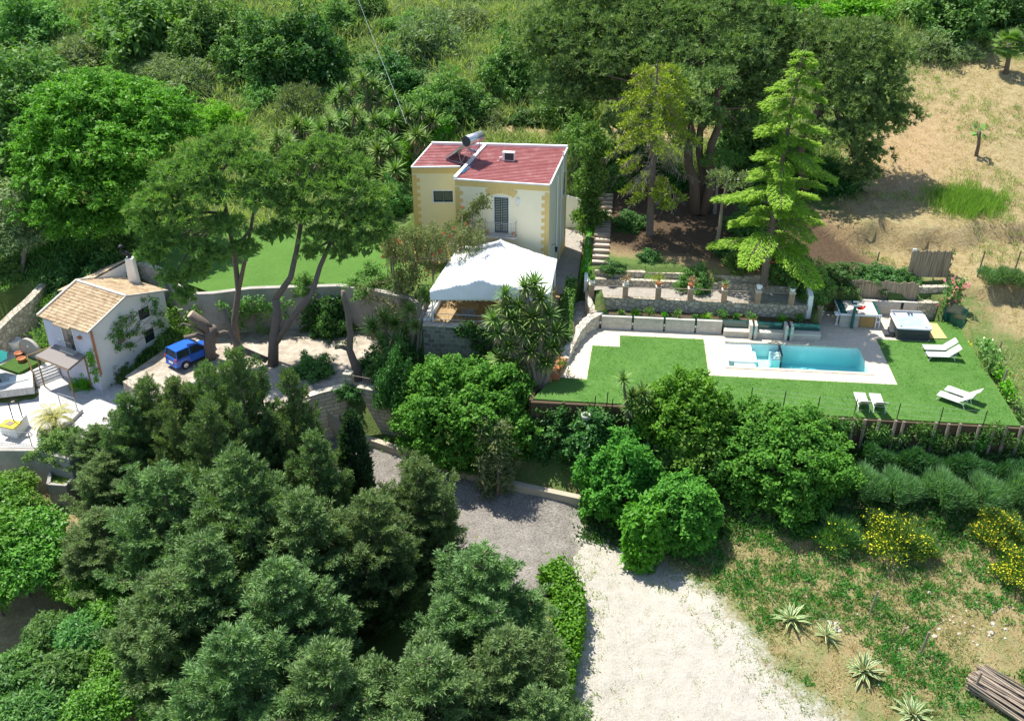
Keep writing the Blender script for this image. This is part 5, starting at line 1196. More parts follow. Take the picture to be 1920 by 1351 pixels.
# lower right: posts, log pile
for i, (b_, t_) in enumerate([((1630, 1149), (1637, 1120)), ((1724, 1226), (1734, 1182)), ((1820, 1302), (1831, 1254)), ((1688, 1190), (1690, 1175))]):
    g_ = G(*b_, -5.8); h = 1.5 if i < 3 else 0.5
    tag(MB().tube([g_ - Vector((0, 0, 0.3)), g_ + Vector((0.18, 0.0, h))], 0.06, 8).build('old_post', M['oldwood']), ('uppermost leaning wooden post beside the gravel bank', 'middle leaning wooden post beside the gravel bank', 'leaning wooden post just above the cane pile', 'short stub post on the dry bank')[i], 'post', 'posts beside the gravel')
ga, gb = G(1838, 1290, -6), G(1935, 1345, -6)
lp = E('cane_pile', 'stacked bundle of grey poles at the lower right corner', 'pole pile', (ga + gb) / 2)
e_ = (gb - ga).normalized(); n_ = Vector((-e_.y, e_.x, 0))
for i in range(90):
    row, col_ = divmod(i, 15); q = (ga + gb) / 2 + n_ * (col_ * 0.11 - 0.7 + 0.05 * (row % 2)) + Vector((0, 0, 0.08 + row * 0.1)) + e_ * random.uniform(-0.25, 0.25)
    q.z = (ga.z + gb.z) / 2 + 0.1 + row * 0.1
    sl = (gb.z - ga.z) / (gb - ga).length
    a = q - e_ * 1.6 + Vector((0, 0, -1.6 * sl + random.uniform(-.03, .03))); b = q + e_ * 1.9 + n_ * random.uniform(-.28, .28) + Vector((0, 0, 1.9 * sl + random.uniform(-.05, .08)))
    MB().tube([a, b], random.uniform(0.025, 0.05), 6).build('pole', M[('oldwood', 'barkpale', 'cutwood', 'bark')[(i * 7) % 4]], lp, w=True)
# ---------------------------------------------------------------- foliage tools
def unit(a): return a / (np.linalg.norm(a, axis=-1, keepdims=True) + 1e-9)
def rv(n): return unit(rng.standard_normal((n, 3)))
UPV = np.array([0, 0, 1.0])
def diamonds(C, D, Nn, L, W, mid=0.45):
    D = unit(D); Sd = unit(np.cross(D, Nn)); L = np.broadcast_to(np.asarray(L, float).reshape(-1, 1), (len(C), 1)); W = np.broadcast_to(np.asarray(W, float).reshape(-1, 1), (len(C), 1))
    m = C + D * L * mid
    return np.stack([C, m + Sd * W / 2, C + D * L, m - Sd * W / 2], 1)
class Leaves:
    def __init__(s): s.q, s.r = [], []
    def put(s, quads, r): s.q.append(quads); s.r.append(r); return s
    def clumps(s, C, Rd, n, L, W, outw=0.6, upw=0.35, rnd=0.7, flat=False, low=-0.4, shell=0.55, jit=0.35, dirs=None, dirw=0.0):
        C = np.asarray(C, float).reshape(-1, 3); K = len(C); Rd = np.broadcast_to(np.asarray(Rd, float).reshape(-1, 3) if np.ndim(Rd) > 1 else np.asarray(Rd, float), (K, 3))
        u = rv(K * n); u[:, 2] = np.where(u[:, 2] < low, -u[:, 2], u[:, 2])
        rad = shell + (1 - shell) * rng.random((K * n, 1))
        c = np.repeat(C, n, 0) + u * rad * np.repeat(Rd, n, 0)
        cr = np.repeat(rng.random(K), n); r = np.clip(0.5 * cr + 0.5 * rng.random(K * n), 0, 1)
        l = L * (1 + jit * (rng.random(K * n) * 2 - 1)); w = W * (1 + jit * (rng.random(K * n) * 2 - 1))
        if flat:
            Nn = unit(u * 0.7 + UPV * 0.5 + rv(K * n) * rnd); D = np.cross(Nn, rv(K * n))
            Sd = Nn
        else:
            D = u * outw + UPV * upw + rv(K * n) * rnd
            if dirs is not None: D = D + np.repeat(dirs, n, 0) * dirw
            Sd = rv(K * n)
        return s.put(diamonds(c, D, Sd, l, w), r)
    def build(s, name, mat, parent=None):
        q = np.concatenate(s.q); return npmesh(name, q.reshape(-1, 3), 4, mat, np.concatenate(s.r), parent)
    def n(s): return sum(len(q) for q in s.q)
LM = {}
LM['cyp'] = leafmat('conifer_spray', (0.032, 0.075, 0.026), (0.225, 0.335, 0.12), 0.28, 0.05)
LM['cypn'] = leafmat('column_cypress_spray', (0.03, 0.075, 0.035), (0.075, 0.14, 0.06), 0.25, 0.04)
LM['pine'] = leafmat('pine_needles', (0.065, 0.135, 0.035), (0.25, 0.36, 0.09), 0.3, 0.05)
LM['pine2'] = leafmat('stone_pine_needles', (0.07, 0.135, 0.045), (0.24, 0.34, 0.115), 0.25, 0.05)
LM['cedar'] = leafmat('cedar_needles', (0.10, 0.19, 0.022), (0.29, 0.40, 0.05), 0.35, 0.04)
LM['walnut'] = leafmat('bright_broad_leaves', (0.06, 0.19, 0.02), (0.16, 0.36, 0.045), 0.38, 0.05)
LM['ivy'] = leafmat('ivy_leaves', (0.04, 0.15, 0.02), (0.125, 0.305, 0.04), 0.3, 0.03)
LM['ivyd'] = leafmat('dark_ivy_leaves', (0.025, 0.09, 0.018), (0.08, 0.185, 0.035), 0.25, 0.08)
LM['bright'] = leafmat('yellow_green_leaves', (0.09, 0.27, 0.015), (0.19, 0.42, 0.03), 0.4, 0.06)
LM['dark'] = leafmat('dark_evergreen_leaves', (0.055, 0.135, 0.03), (0.165, 0.295, 0.07), 0.3, 0.06)
LM['mid'] = leafmat('mid_green_leaves', (0.07, 0.165, 0.035), (0.19, 0.33, 0.085), 0.36, 0.05)
LM['pitto'] = leafmat('pittosporum_leaves', (0.05, 0.18, 0.012), (0.13, 0.31, 0.025), 0.34, 0.06)
LM['grey'] = leafmat('grey_green_leaves', (0.11, 0.165, 0.07), (0.27, 0.34, 0.17), 0.3, 0.05)
LM['citrus'] = leafmat('orchard_leaves', (0.055, 0.16, 0.015), (0.145, 0.31, 0.035), 0.3, 0.09)
LM['loquat'] = leafmat('loquat_leaves', (0.05, 0.14, 0.03), (0.15, 0.29, 0.07), 0.33, 0.08)
LM['yucca'] = leafmat('yucca_blades', (0.07, 0.14, 0.03), (0.20, 0.32, 0.075), 0.2, 0.10)
LM['dryleaf'] = leafmat('dry_blades', (0.24, 0.17, 0.09), (0.42, 0.32, 0.18), 0.15, 0.03)
LM['boug'] = leafmat('bougainvillea_leaves', (0.08, 0.105, 0.04), (0.21, 0.23, 0.10), 0.3, 0.04)
LM['redfl'] = leafmat('red_bracts', (0.42, 0.03, 0.05), (0.60, 0.10, 0.12), 0.3, 0.03)
LM['pink'] = leafmat('pink_petals', (0.65, 0.12, 0.25), (0.85, 0.40, 0.48), 0.3, 0.03)
LM['yelfl'] = leafmat('yellow_petals', (0.68, 0.60, 0.02), (0.86, 0.80, 0.06), 0.3, 0.03)
LM['whitefl'] = leafmat('cream_petals', (0.75, 0.72, 0.5), (0.88, 0.86, 0.74), 0.3, 0.03)
LM['broom'] = leafmat('broom_stems', (0.06, 0.14, 0.04), (0.14, 0.25, 0.08), 0.3, 0.04)
LM['lav'] = leafmat('lavender_spikes', (0.085, 0.185, 0.07), (0.21, 0.33, 0.15), 0.3, 0.05)
LM['rosem'] = leafmat('rosemary_sprays', (0.03, 0.10, 0.035), (0.085, 0.19, 0.065), 0.25, 0.06)
LM['tuss'] = leafmat('hill_grass_blades', (0.16, 0.22, 0.075), (0.42, 0.46, 0.23), 0.35, 0.05)
LM['dryg'] = leafmat('dry_grass_blades', (0.30, 0.24, 0.11), (0.54, 0.46, 0.25), 0.35, 0.03)
LM['weed'] = leafmat('weed_leaves', (0.04, 0.15, 0.025), (0.12, 0.28, 0.055), 0.35, 0.06)
LM['agave'] = leafmat('agave_green', (0.07, 0.16, 0.07), (0.13, 0.24, 0.11), 0.1, 0.08)
LM['agavey'] = leafmat('agave_pale_edge', (0.52, 0.52, 0.22), (0.66, 0.63, 0.32), 0.1, 0.08)
LM['ycyp'] = leafmat('yellow_cypress_spray', (0.15, 0.22, 0.02), (0.34, 0.36, 0.05), 0.3, 0.04)
LM['cycad'] = leafmat('cycad_fronds', (0.16, 0.20, 0.04), (0.42, 0.40, 0.12), 0.2, 0.08)

def lump_dome(a, b, h, step, jitter=0.18, low=0.0, seed=None):   # points spread over a lumpy dome, plus outward radius
    n = int(2.6 * PI * ((a + b) / 2) * h / step ** 2) + 8
    i = np.arange(n) + 0.5; ph = np.arccos(1 - (1 - low) * i / n); th = PI * (1 + 5 ** 0.5) * i
    d = np.stack([np.cos(th) * np.sin(ph), np.sin(th) * np.sin(ph), np.cos(ph)], 1)
    d = unit(d + rv(n) * 0.12)
    k1, k2 = rng.random(3) * 6, rng.random(3) * 6
    lum = 1 + jitter * (np.sin(d @ np.array([3.1, 2.3, 2.7]) + k1[0]) * np.sin(d @ np.array([-2.2, 3.9, 1.7]) + k1[1]) + 0.6 * np.sin(d @ np.array([6, -5, 4]) + k2[0])) + 0.06 * rng.standard_normal(n)
    return d * lum[:, None] * np.array([a, b, h]), d
def bush(name, a, b, h, mat, leafL=0.22, leafW=0.16, step=0.42, per=26, flat=True, parent=None, jitter=0.18, low=0.05, cl=0.34, extra=None, upw=0.35, rnd=0.7):
    P_, d = lump_dome(a, b, h, step, jitter, low)
    lv = Leaves(); lv.clumps(P_ * 0.95, (cl, cl, cl * 0.85), per, leafL, leafW, flat=flat, upw=upw, rnd=rnd)
    lv.clumps(P_ * 0.78, (cl, cl, cl), max(4, per // 3), leafL * 1.5, leafW * 1.6, flat=flat)
    lv.clumps(P_ * 0.5, (cl * 2, cl * 2, cl * 1.6), max(3, per // 6), leafL * 2.4, leafW * 2.4, flat=True)
    if extra: extra(lv, P_, d)
    return lv.build(name, mat, parent)
def limb(mb, a, b, r0_, r1_, bend=0.15, n=6, sides=7):
    a, b = Vector(a), Vector(b); L = (b - a).length; o = Vector((random.uniform(-1, 1), random.uniform(-1, 1), random.uniform(-.3, .6))) * L * bend
    pts = [a.lerp(b, i / n) + o * math.sin(PI * i / n) + Vector((random.uniform(-1, 1), random.uniform(-1, 1), 0)) * L * 0.012 for i in range(n + 1)]
    mb.tube(pts, [r0_ + (r1_ - r0_) * i / n for i in range(n + 1)], sides); return mb

# ---------------------------------------------------------------- foreground conifers
def conifer(name, h=11.0, rad=2.9, nb=105, mat='cyp', seed=1, per=34, leaf=(0.235, 0.058), rise=0.45, power=0.72):
    root = E(name, 'x', 'tree')
    lv = Leaves(); wood = MB()
    C, D, Rr = [], [], []
    leaders = [(0, 0, 1.0, 1.0, nb)] + [(1.9 * math.cos(k * 1.26 + seed), 1.9 * math.sin(k * 1.26 + seed), 0.55 + 0.40 * rng.random(), 0.42 + 0.2 * rng.random(), int(nb * 0.45)) for k in range(5)]
    for lx, ly, fh, fr_, nbl in leaders:
      hh = h * fh; limb(wood, (lx * 0.3, ly * 0.3, -0.5), (lx, ly, hh * 0.97), 0.2 * fr_ + 0.03, 0.03, 0.01, 8, 8)
      for i in range(nbl):
        t_ = 0.05 + 0.95 * (i + rng.random()) / nbl; z = hh * t_
        az = i * 2.399 + rng.normal() * 0.4
        ln = (rad * fr_ * (1 - t_) ** power * min(1, 0.55 + t_ * 2) + 0.08) * (0.42 + 0.7 * rng.random())
        dr = np.array([math.cos(az), math.sin(az), 0]); sdv = np.array([-dr[1], dr[0], 0]); O_ = np.array([lx * (0.3 + 0.7 * t_), ly * (0.3 + 0.7 * t_), z])
        rs = rise * (0.5 + 0.9 * rng.random())
        if i % 3 == 0: wood.tube([tuple(O_), tuple(O_ + dr * ln * 0.5 + UPV * ln * 0.15), tuple(O_ + dr * ln * 0.9 + UPV * ln * rs)], [0.045, 0.03, 0.012], 5, False)
        subs = [(O_, dr, ln, rs)]
        for q in range(int(1.5 + ln * 1.7)):
            s0 = 0.22 + 0.7 * rng.random(); sg = 1 if q % 2 else -1; an = sg * (0.5 + 0.4 * rng.random())
            subs.append((O_ + dr * ln * s0 + UPV * ln * rs * s0 ** 1.6, dr * math.cos(an) + sdv * math.sin(an), (0.25 + 0.45 * (1 - s0) * ln) * (0.8 + 0.5 * rng.random()), rs * (0.6 + 0.8 * rng.random())))
        for B_, d_, l_, r_ in subs:
            n = int(95 * l_) + 22; s_ = 0.08 + 0.92 * rng.random(n) ** 0.85; rad_ = 0.17 * (1.15 - 0.75 * s_) * np.sqrt(rng.random(n)); o_ = rv(n)
            c = B_ + d_ * (l_ * s_)[:, None] + UPV * (l_ * r_ * s_ ** 1.6)[:, None] + o_ * rad_[:, None]
            Dn = unit(d_ + UPV * r_ * 1.1) * 0.75 + o_ * 0.75 + rv(n) * 0.25
            cr = rng.random(); lv.put(diamonds(c, Dn, rv(n), 0.20 * (0.7 + 0.6 * rng.random(n)), 0.05), np.clip(0.45 * cr + 0.55 * rng.random(n), 0, 1))
    lv.build('crown', LM[mat], root); wood.build('trunk', M['bark'], root)
    return root
def stand(proto, specs, group, name=None):
    for i, s_ in enumerate(specs):
        (px, py, Y), wid, lab = s_[:3]
        pr = proto[i % len(proto)]
        top = Q(px, py, Y); zb = tz(top.x, top.y); h = top.z - zb
        wid *= 1.14 if top.y < 43 else 1.0; sc = (wid, wid, h / pr['h'])
        rz = (i * 1.37) % 6.28
        if 'used' not in pr.keys():
            pr['used'] = 1; o_ = pr; o_.location = (top.x, top.y, zb); o_.rotation_euler = (0, 0, rz); o_.scale = sc; o_['label'] = lab
        else: o_ = dup(pr, Vector((top.x, top.y, zb)), rz, sc, lab)
        o_['group'] = group
CF = []
for k in range(4):
    r_ = conifer('feathery_conifer', 10.0, 4.0, 110, seed=k, power=0.72, rise=0.6); r_['h'] = 10.0; CF.append(r_)
FG = [((232, 742, 47), .7, 'dark conifer at the upper left corner of the foreground clump'), ((325, 712, 46), .72, 'conifer rising in front of the courtyard wall, left of the two topmost'), ((438, 660, 45.2), .85, 'tallest foreground conifer, its tip below the blue car'),
      ((540, 698, 45.5), .72, 'conifer with its tip below the pine trunks, right of the tallest'), ((585, 815, 42.5), .7, 'conifer just left of the slim column cypress'), ((198, 850, 45.5), .85, 'conifer beside the algae water tank'),
      ((300, 880, 40.5), 1.0, 'conifer in the left middle of the foreground clump'), ((440, 850, 39), 1.05, 'conifer in the very middle of the foreground clump'), ((560, 930, 37.5), 1.0, 'conifer left of the bare trunk gap in the foreground clump'),
      ((692, 930, 38.5), .85, 'conifer right below the slim column cypress'), ((782, 866, 41), .8, 'conifer with a pointed tip against the cobbled road'), ((380, 1010, 35), 1.05, 'conifer above the bottom left orchard edge'),
      ((520, 1060, 33.5), 1.05, 'conifer in the lower middle of the foreground clump'), ((905, 1035, 34.5), 1.0, 'pale green conifer at the right end beside the clipped bright hedge'), ((300, 1085, 34), 1.0, 'lower left conifer over the orchard trees'),
      ((430, 1190, 29.5), 1.05, 'conifer at the bottom edge, left of centre'), ((610, 1215, 29), 1.05, 'conifer at the bottom edge near the picture centre'), ((800, 1230, 29), 1.0, 'conifer at the bottom edge below the big right hand conifer'),
      ((950, 1190, 30.5), .95, 'bottom conifer reaching towards the white gravel'), ((1010, 1300, 28.5), .8, 'lowest small conifer beside the white gravel')]
FG += [((272, 712, 48.2), .75, 'conifer covering the corner between cottage and courtyard'), ((382, 684, 46.8), .7, 'conifer just below the blue car and the pollarded trunk'), ((178, 800, 48), .75, 'small conifer at the right side of the cottage terrace'), ((385, 760, 43), .9, 'conifer behind the middle ones, left of centre in the foreground clump'), ((180, 960, 41), .8, 'leftmost middle conifer over the tank corner')]
stand(CF, FG, 'feathery conifers in the foreground')
nc = E('column_cypress', 'slim dark column cypress beside the cobbled road', 'tree'); h_ = 8.0
lv = Leaves(); zz = np.linspace(0.2, h_, 260); C = []
for z in zz:
    r_ = 0.72 * (1 - (z / h_) ** 3.2) ** 0.8 * (0.55 + 0.5 * min(1, z / 1.5)); a = rng.random() * 6.28; C.append((r_ * math.cos(a) * 0.85, r_ * math.sin(a) * 0.85, z))
lv.clumps(C, (0.27, 0.27, 0.45), 46, 0.3, 0.10, outw=0.35, upw=0.9, rnd=0.4, low=-0.9, shell=0.2); lv.build('crown', LM['cypn'], nc)
limb(MB(), (0, 0, -0.3), (0, 0, 7), 0.16, 0.03, 0.0).build('trunk', M['bark'], nc)
top = Q(657, 782, 46.3); zb = tz(top.x, top.y); nc.location = (top.x, top.y, zb); nc.scale = (1.15, 1.15, (top.z - zb) / h_)

# ---------------------------------------------------------------- pines
def pine_lobes(lv, lobes, dens=1.0, L=0.34, W=0.055, per=16, under=-0.5):
    for c, r_ in lobes:
        c = np.array(c); r_ = np.array(r_); area = 4 * PI * ((r_[0] * r_[1]) ** 1.6 / 3 + 2 * (r_[0] * r_[2]) ** 1.6 / 3) ** (1 / 1.6)
        n = int(area * 8.5 * dens) + 12
        u = rv(n); u[:, 2] = np.where(u[:, 2] < under, np.abs(u[:, 2]), u[:, 2])
        k = rng.random(3) * 6
        lum = 1 + 0.34 * np.sin(u @ np.array([5, 3, 2]) + k[0]) * np.sin(u @ np.array([-3, 5, 4]) + k[1]) + 0.07 * rng.standard_normal(n)
        T = c + u * r_ * (lum * (0.86 + 0.16 * rng.random(n)))[:, None]
        ax = unit(u + UPV * 0.55 + rv(n) * 0.35)
        Dn = unit(np.repeat(ax, per, 0) * 0.75 + rv(n * per) * 0.85)
        tr = np.repeat(rng.random(n), per)
        lv.put(diamonds(np.repeat(T, per, 0) + rv(n * per) * 0.05, Dn, rv(n * per), L * (0.7 + 0.6 * rng.random(n * per)), W, 0.4), np.clip(tr * 0.7 + 0.3 * rng.random(n * per), 0, 1))
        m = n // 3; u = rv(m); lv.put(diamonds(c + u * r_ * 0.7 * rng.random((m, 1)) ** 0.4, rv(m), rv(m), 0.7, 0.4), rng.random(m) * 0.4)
def pine(name, label, base, trunks, lobes, mat='pine', bark='bark', dens=1.0, group=None, per=15, W=0.06):
    root = E(name, label, 'tree', base, 0, group); b = np.array(base)
    wood = MB()
    for pts, r0_, r1_ in trunks:
        n = len(pts); wood.tube([Vector(p) - Vector(base) for p in pts], [r0_ + (r1_ - r0_) * i / (n - 1) for i in range(n)], 10)
    ends = [Vector(p) - Vector(base) for pts, _, _ in trunks for p in pts[-2:]]
    lb = [((Vector(c) - Vector(base)), r_) for c, r_ in lobes]
    for c, r_ in lb:
        e_ = min(ends, key=lambda q: (q - c).length); limb(wood, e_, c - Vector((0, 0, r_[2] * 0.2)), 0.10, 0.03, 0.12)
        for _ in range(3):
            limb(wood, c - Vector((0, 0, r_[2] * 0.3)), c + Vector((random.uniform(-1, 1) * r_[0] * .7, random.uniform(-1, 1) * r_[1] * .7, r_[2] * random.uniform(-.2, .5))), 0.04, 0.012, 0.15, 4, 5)
    wood.build('trunk', M[bark], root, True)
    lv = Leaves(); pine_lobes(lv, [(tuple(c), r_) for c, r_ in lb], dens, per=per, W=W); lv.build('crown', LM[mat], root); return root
LSC = [0.68, 0.56]
def lob(px, py, Y, rx, rz, ry=None): q = Q(px, py, Y); return (q, (rx * LSC[0], (ry or rx) * LSC[0], rz * LSC[1]))
bA = P(445, 655, -1.2)
pine('aleppo_pine', 'left spreading pine with a straight trunk standing in the courtyard', bA, [([bA, Q(440, 600, bA.y + .1), Q(447, 545, bA.y + .3), Q(440, 480, bA.y + .6), Q(425, 400, bA.y + .5), Q(410, 330, bA.y)], 0.25, 0.10), ([Q(447, 545, bA.y + .3), Q(461, 480, bA.y + .2), Q(470, 430, bA.y), Q(480, 370, bA.y)], 0.15, 0.07)],
     [lob(300, 375, 57, 2.0, 1.15), lob(275, 420, 56.5, 1.35, 0.9), lob(330, 330, 58, 2.1, 1.1), lob(390, 290, 59, 2.3, 1.2), lob(435, 265, 60, 2.2, 1.1), lob(470, 310, 58.5, 1.9, 1.1), lob(400, 360, 57.5, 2.2, 1.1), lob(345, 410, 56.5, 1.7, 1.0), lob(310, 455, 56.2, 1.5, 0.8),
      lob(420, 425, 57, 1.7, 0.9), lob(480, 370, 57.5, 1.7, 0.95), lob(455, 465, 57, 1.2, 0.6), lob(370, 465, 56, 1.3, 0.7), lob(325, 520, 56, 1.2, 0.75), lob(345, 555, 55.8, 1.0, 0.7), lob(505, 440, 57.2, 1.1, 0.6), lob(285, 475, 56, 1.3, 0.8), lob(365, 505, 56, 1.1, 0.7), lob(405, 480, 56.3, 1.2, 0.7), lob(260, 395, 57, 1.1, 0.8), lob(500, 335, 58, 1.4, 0.8), lob(375, 320, 57.5, 1.5, 0.9)])
bB = P(512, 684, -1.2)
pine('aleppo_pine', 'right spreading pine with two leaning forked trunks in the courtyard', bB, [([bB, Q(513, 640, bB.y), Q(520, 590, bB.y + .1), Q(517, 560, bB.y + .3)], 0.36, 0.22), ([Q(517, 560, bB.y + .3), Q(545, 520, bB.y + 1), Q(556, 470, bB.y + 1.6), Q(566, 410, bB.y + 2), Q(570, 350, bB.y + 2)], 0.21, 0.10),
     ([Q(512, 650, bB.y), Q(545, 600, bB.y - .1), Q(585, 550, bB.y + .2), Q(600, 500, bB.y + 1), Q(622, 450, bB.y + 1.6), Q(640, 400, bB.y + 2)], 0.22, 0.10), ([Q(500, 675, bB.y), Q(455, 655, bB.y - .3), Q(435, 630, bB.y - .2), Q(420, 580, bB.y)], 0.22, 0.12)],
     [lob(570, 290, 60, 1.9, 0.9), lob(610, 275, 60.5, 1.9, 0.9), lob(540, 320, 59, 1.6, 0.9), lob(520, 375, 58, 1.4, 0.9), lob(585, 345, 58.5, 1.9, 0.9), lob(640, 345, 58.5, 2.1, 0.95), lob(695, 365, 58.5, 2.0, 0.95), lob(665, 310, 60, 1.6, 0.8), lob(560, 400, 57.5, 1.6, 0.9),
      lob(620, 400, 57.5, 1.9, 0.95), lob(680, 415, 57.5, 1.9, 0.9), lob(600, 440, 57.2, 1.4, 0.7), lob(660, 450, 57, 1.5, 0.7), lob(585, 475, 57, 0.9, 0.5), lob(705, 400, 58, 1.2, 0.8), lob(690, 455, 57, 1.2, 0.7), lob(720, 430, 57.3, 1.0, 0.7), lob(545, 365, 58, 1.2, 0.8), lob(630, 310, 59.5, 1.4, 0.8), lob(530, 430, 57.2, 1.0, 0.6), lob(640, 475, 56.6, 1.0, 0.5)])
LSC[:] = [0.95, 0.86]
def tr_(px0, py0, px1, py1, Y, k=6, wob=6): return [Q(px0 + (px1 - px0) * i / k + wob * math.sin(i * 1.9), py0 + (py1 - py0) * i / k, Y + 0.2 * i) for i in range(k + 1)]
b1_ = Q(1305, 392, 70.5); b1_.z = tz(b1_.x, b1_.y)
pine('stone_pine', 'massive twin trunked pine behind the shady garden', b1_, [([b1_] + tr_(1297, 370, 1290, 190, 70.7)[1:], 0.42, 0.2), ([b1_ + Vector((0.6, 0, 0))] + tr_(1325, 370, 1350, 170, 70.7)[1:], 0.40, 0.2), ([b1_ + Vector((0.3, .4, 0))] + tr_(1312, 370, 1320, 120, 71.5)[1:], 0.35, 0.15)],
     [lob(1040, 60, 78, 3.2, 1.9), lob(1100, 30, 79, 3.2, 1.9), lob(1160, 60, 77, 3.0, 1.7), lob(1130, 110, 75.5, 2.6, 1.5), lob(1060, 120, 77, 2.4, 1.8), lob(1050, 175, 76, 2.2, 1.4), lob(1230, 30, 77, 3.2, 1.9), lob(1230, 95, 74.5, 2.7, 1.5), lob(1300, 40, 76, 3.1, 1.8), lob(1310, 110, 73.5, 2.7, 1.4), lob(1370, 20, 77, 3, 1.8),
      lob(1380, 90, 74, 2.5, 1.5), lob(1180, -30, 80, 3.4, 1.9), lob(1290, -40, 80, 3.4, 1.9), lob(1400, -30, 80, 3.2, 1.8), lob(1080, -30, 81, 3.2, 1.9), lob(1260, 170, 70, 1.9, 1.0), lob(1345, 150, 70.2, 1.5, 0.9), lob(1290, 205, 69.2, 1.7, 0.9), lob(1240, 190, 69.3, 1.3, 0.8), lob(1440, 50, 77, 2.6, 1.6), lob(1010, 90, 79, 2.2, 1.7), lob(1400, 140, 76, 2.4, 1.5), lob(1440, 120, 77, 2.4, 1.6), lob(1430, 185, 75.5, 2.0, 1.3), lob(1370, 190, 76, 1.8, 1.2), lob(1200, 130, 76.5, 2.4, 1.4), lob(1150, 170, 77, 2.2, 1.5), lob(1100, 165, 77, 2.2, 1.5), lob(1200, 215, 73, 1.7, 1.0), lob(1160, 235, 74, 1.6, 1.0), lob(1385, 235, 74, 1.5, 1.0), lob(1255, 235, 69.5, 1.1, 0.7), lob(1330, 220, 70, 1.2, 0.8), lob(1290, 265, 68.8, 0.9, 0.6)], 'pine2', 'barkred', 0.75, 'pines above the garden', 12, 0.075)
b2_ = Q(1512, 335, 72.5); b2_.z = tz(b2_.x, b2_.y)
pine('stone_pine', 'leaning pine with a rounded crown over the dry slope', b2_, [([b2_] + [Q(1500, 290, 72.5), Q(1515, 240, 72.5), Q(1535, 205, 72.6), Q(1550, 165, 73)], 0.32, 0.18), ([Q(1515, 240, 72.5), Q(1560, 190, 73), Q(1600, 150, 74)], 0.18, 0.1)],
     [lob(1560, 85, 76, 2.6, 1.5), lob(1620, 75, 76.5, 2.5, 1.5), lob(1660, 110, 76, 2.2, 1.5), lob(1600, 130, 74.5, 2.5, 1.4), lob(1550, 140, 74, 2.0, 1.2), lob(1650, 170, 74.5, 2.2, 1.4), lob(1590, 190, 73, 2.1, 1.2), lob(1650, 225, 73.5, 2.1, 1.1), lob(1690, 215, 74, 1.5, 0.9), lob(1560, 190, 72.5, 1.5, 1.0), lob(1600, 250, 72, 2.0, 1.0), lob(1545, 250, 71.5, 1.5, 0.8),
      lob(1630, 290, 72, 1.6, 0.9), lob(1500, 100, 76, 2.2, 1.5), lob(1620, 325, 71.5, 1.3, 0.7), lob(1500, 60, 78, 2.6, 1.7)], 'pine2', 'barkred', 0.8, 'pines above the garden', 12, 0.075)
# cedar with bright drooping tiers
cb0 = P(1432, 528, 2.5); ctop = Q(1458, 78, cb0.y + 0.2); ch_ = ctop.z - cb0.z
cd = E('bright_cedar', 'tall bright yellow green cedar with layered drooping branches', 'tree', cb0)
wood = MB(); wood.tube([(0, 0, -0.3), (0.05, 0, ch_ * 0.4), (0.3, 0.1, ch_ * 0.75), (0.55, 0.1, ch_)], [0.26, 0.18, 0.1, 0.03], 9)
lv = Leaves()
for i in range(60):
    t_ = 0.15 + 0.83 * (i + 0.4 * rng.random()) / 60; z = ch_ * t_; ln = (5.1 * (1 - t_) ** 0.75 + 0.5) * (0.42 + 0.68 * rng.random())
    az = i * 2.399 + rng.normal() * 0.3; dr = np.array([math.cos(az), math.sin(az), 0]); sd = np.array([-dr[1], dr[0], 0])
    ox = 0.55 * max(0, t_ - 0.4) * 1.6
    pts = [np.array([ox, 0, z]) + dr * ln * s_ + UPV * (0.10 * ln * s_ - 0.26 * ln * s_ ** 2.4) for s_ in np.linspace(0, 1, 6)]
    wood.tube([tuple(p_) for p_ in pts], [0.05 * (1 - t_) + 0.02] + [0.025] * 4 + [0.008], 5, False)
    n = int(230 * ln); s_ = 0.18 + 0.82 * rng.random(n) ** 0.8; w_ = (rng.random(n) * 2 - 1) * (0.10 + 0.42 * ln * 0.36 * np.sin(PI * np.clip(s_ * 0.92, 0, 1)) + 0.12)
    c = np.array([ox, 0, z]) + dr * (ln * s_)[:, None] + sd * w_[:, None] + UPV * (0.10 * ln * s_ - 0.26 * ln * s_ ** 2.4 - 0.25 * np.abs(w_) ** 1.5 + 0.06 * rng.standard_normal(n))[:, None]
    D = dr * 0.8 + sd * np.sign(w_)[:, None] * 0.55 - UPV * 0.22 + rv(n) * 0.4
    lv.put(diamonds(c, D, UPV + rv(n) * 0.5, 0.27, 0.075), np.clip(0.25 + 0.55 * s_ + 0.2 * rng.standard_normal(n), 0, 1))
lv.build('crown', LM['cedar'], cd); wood.build('trunk', M['bark'], cd)
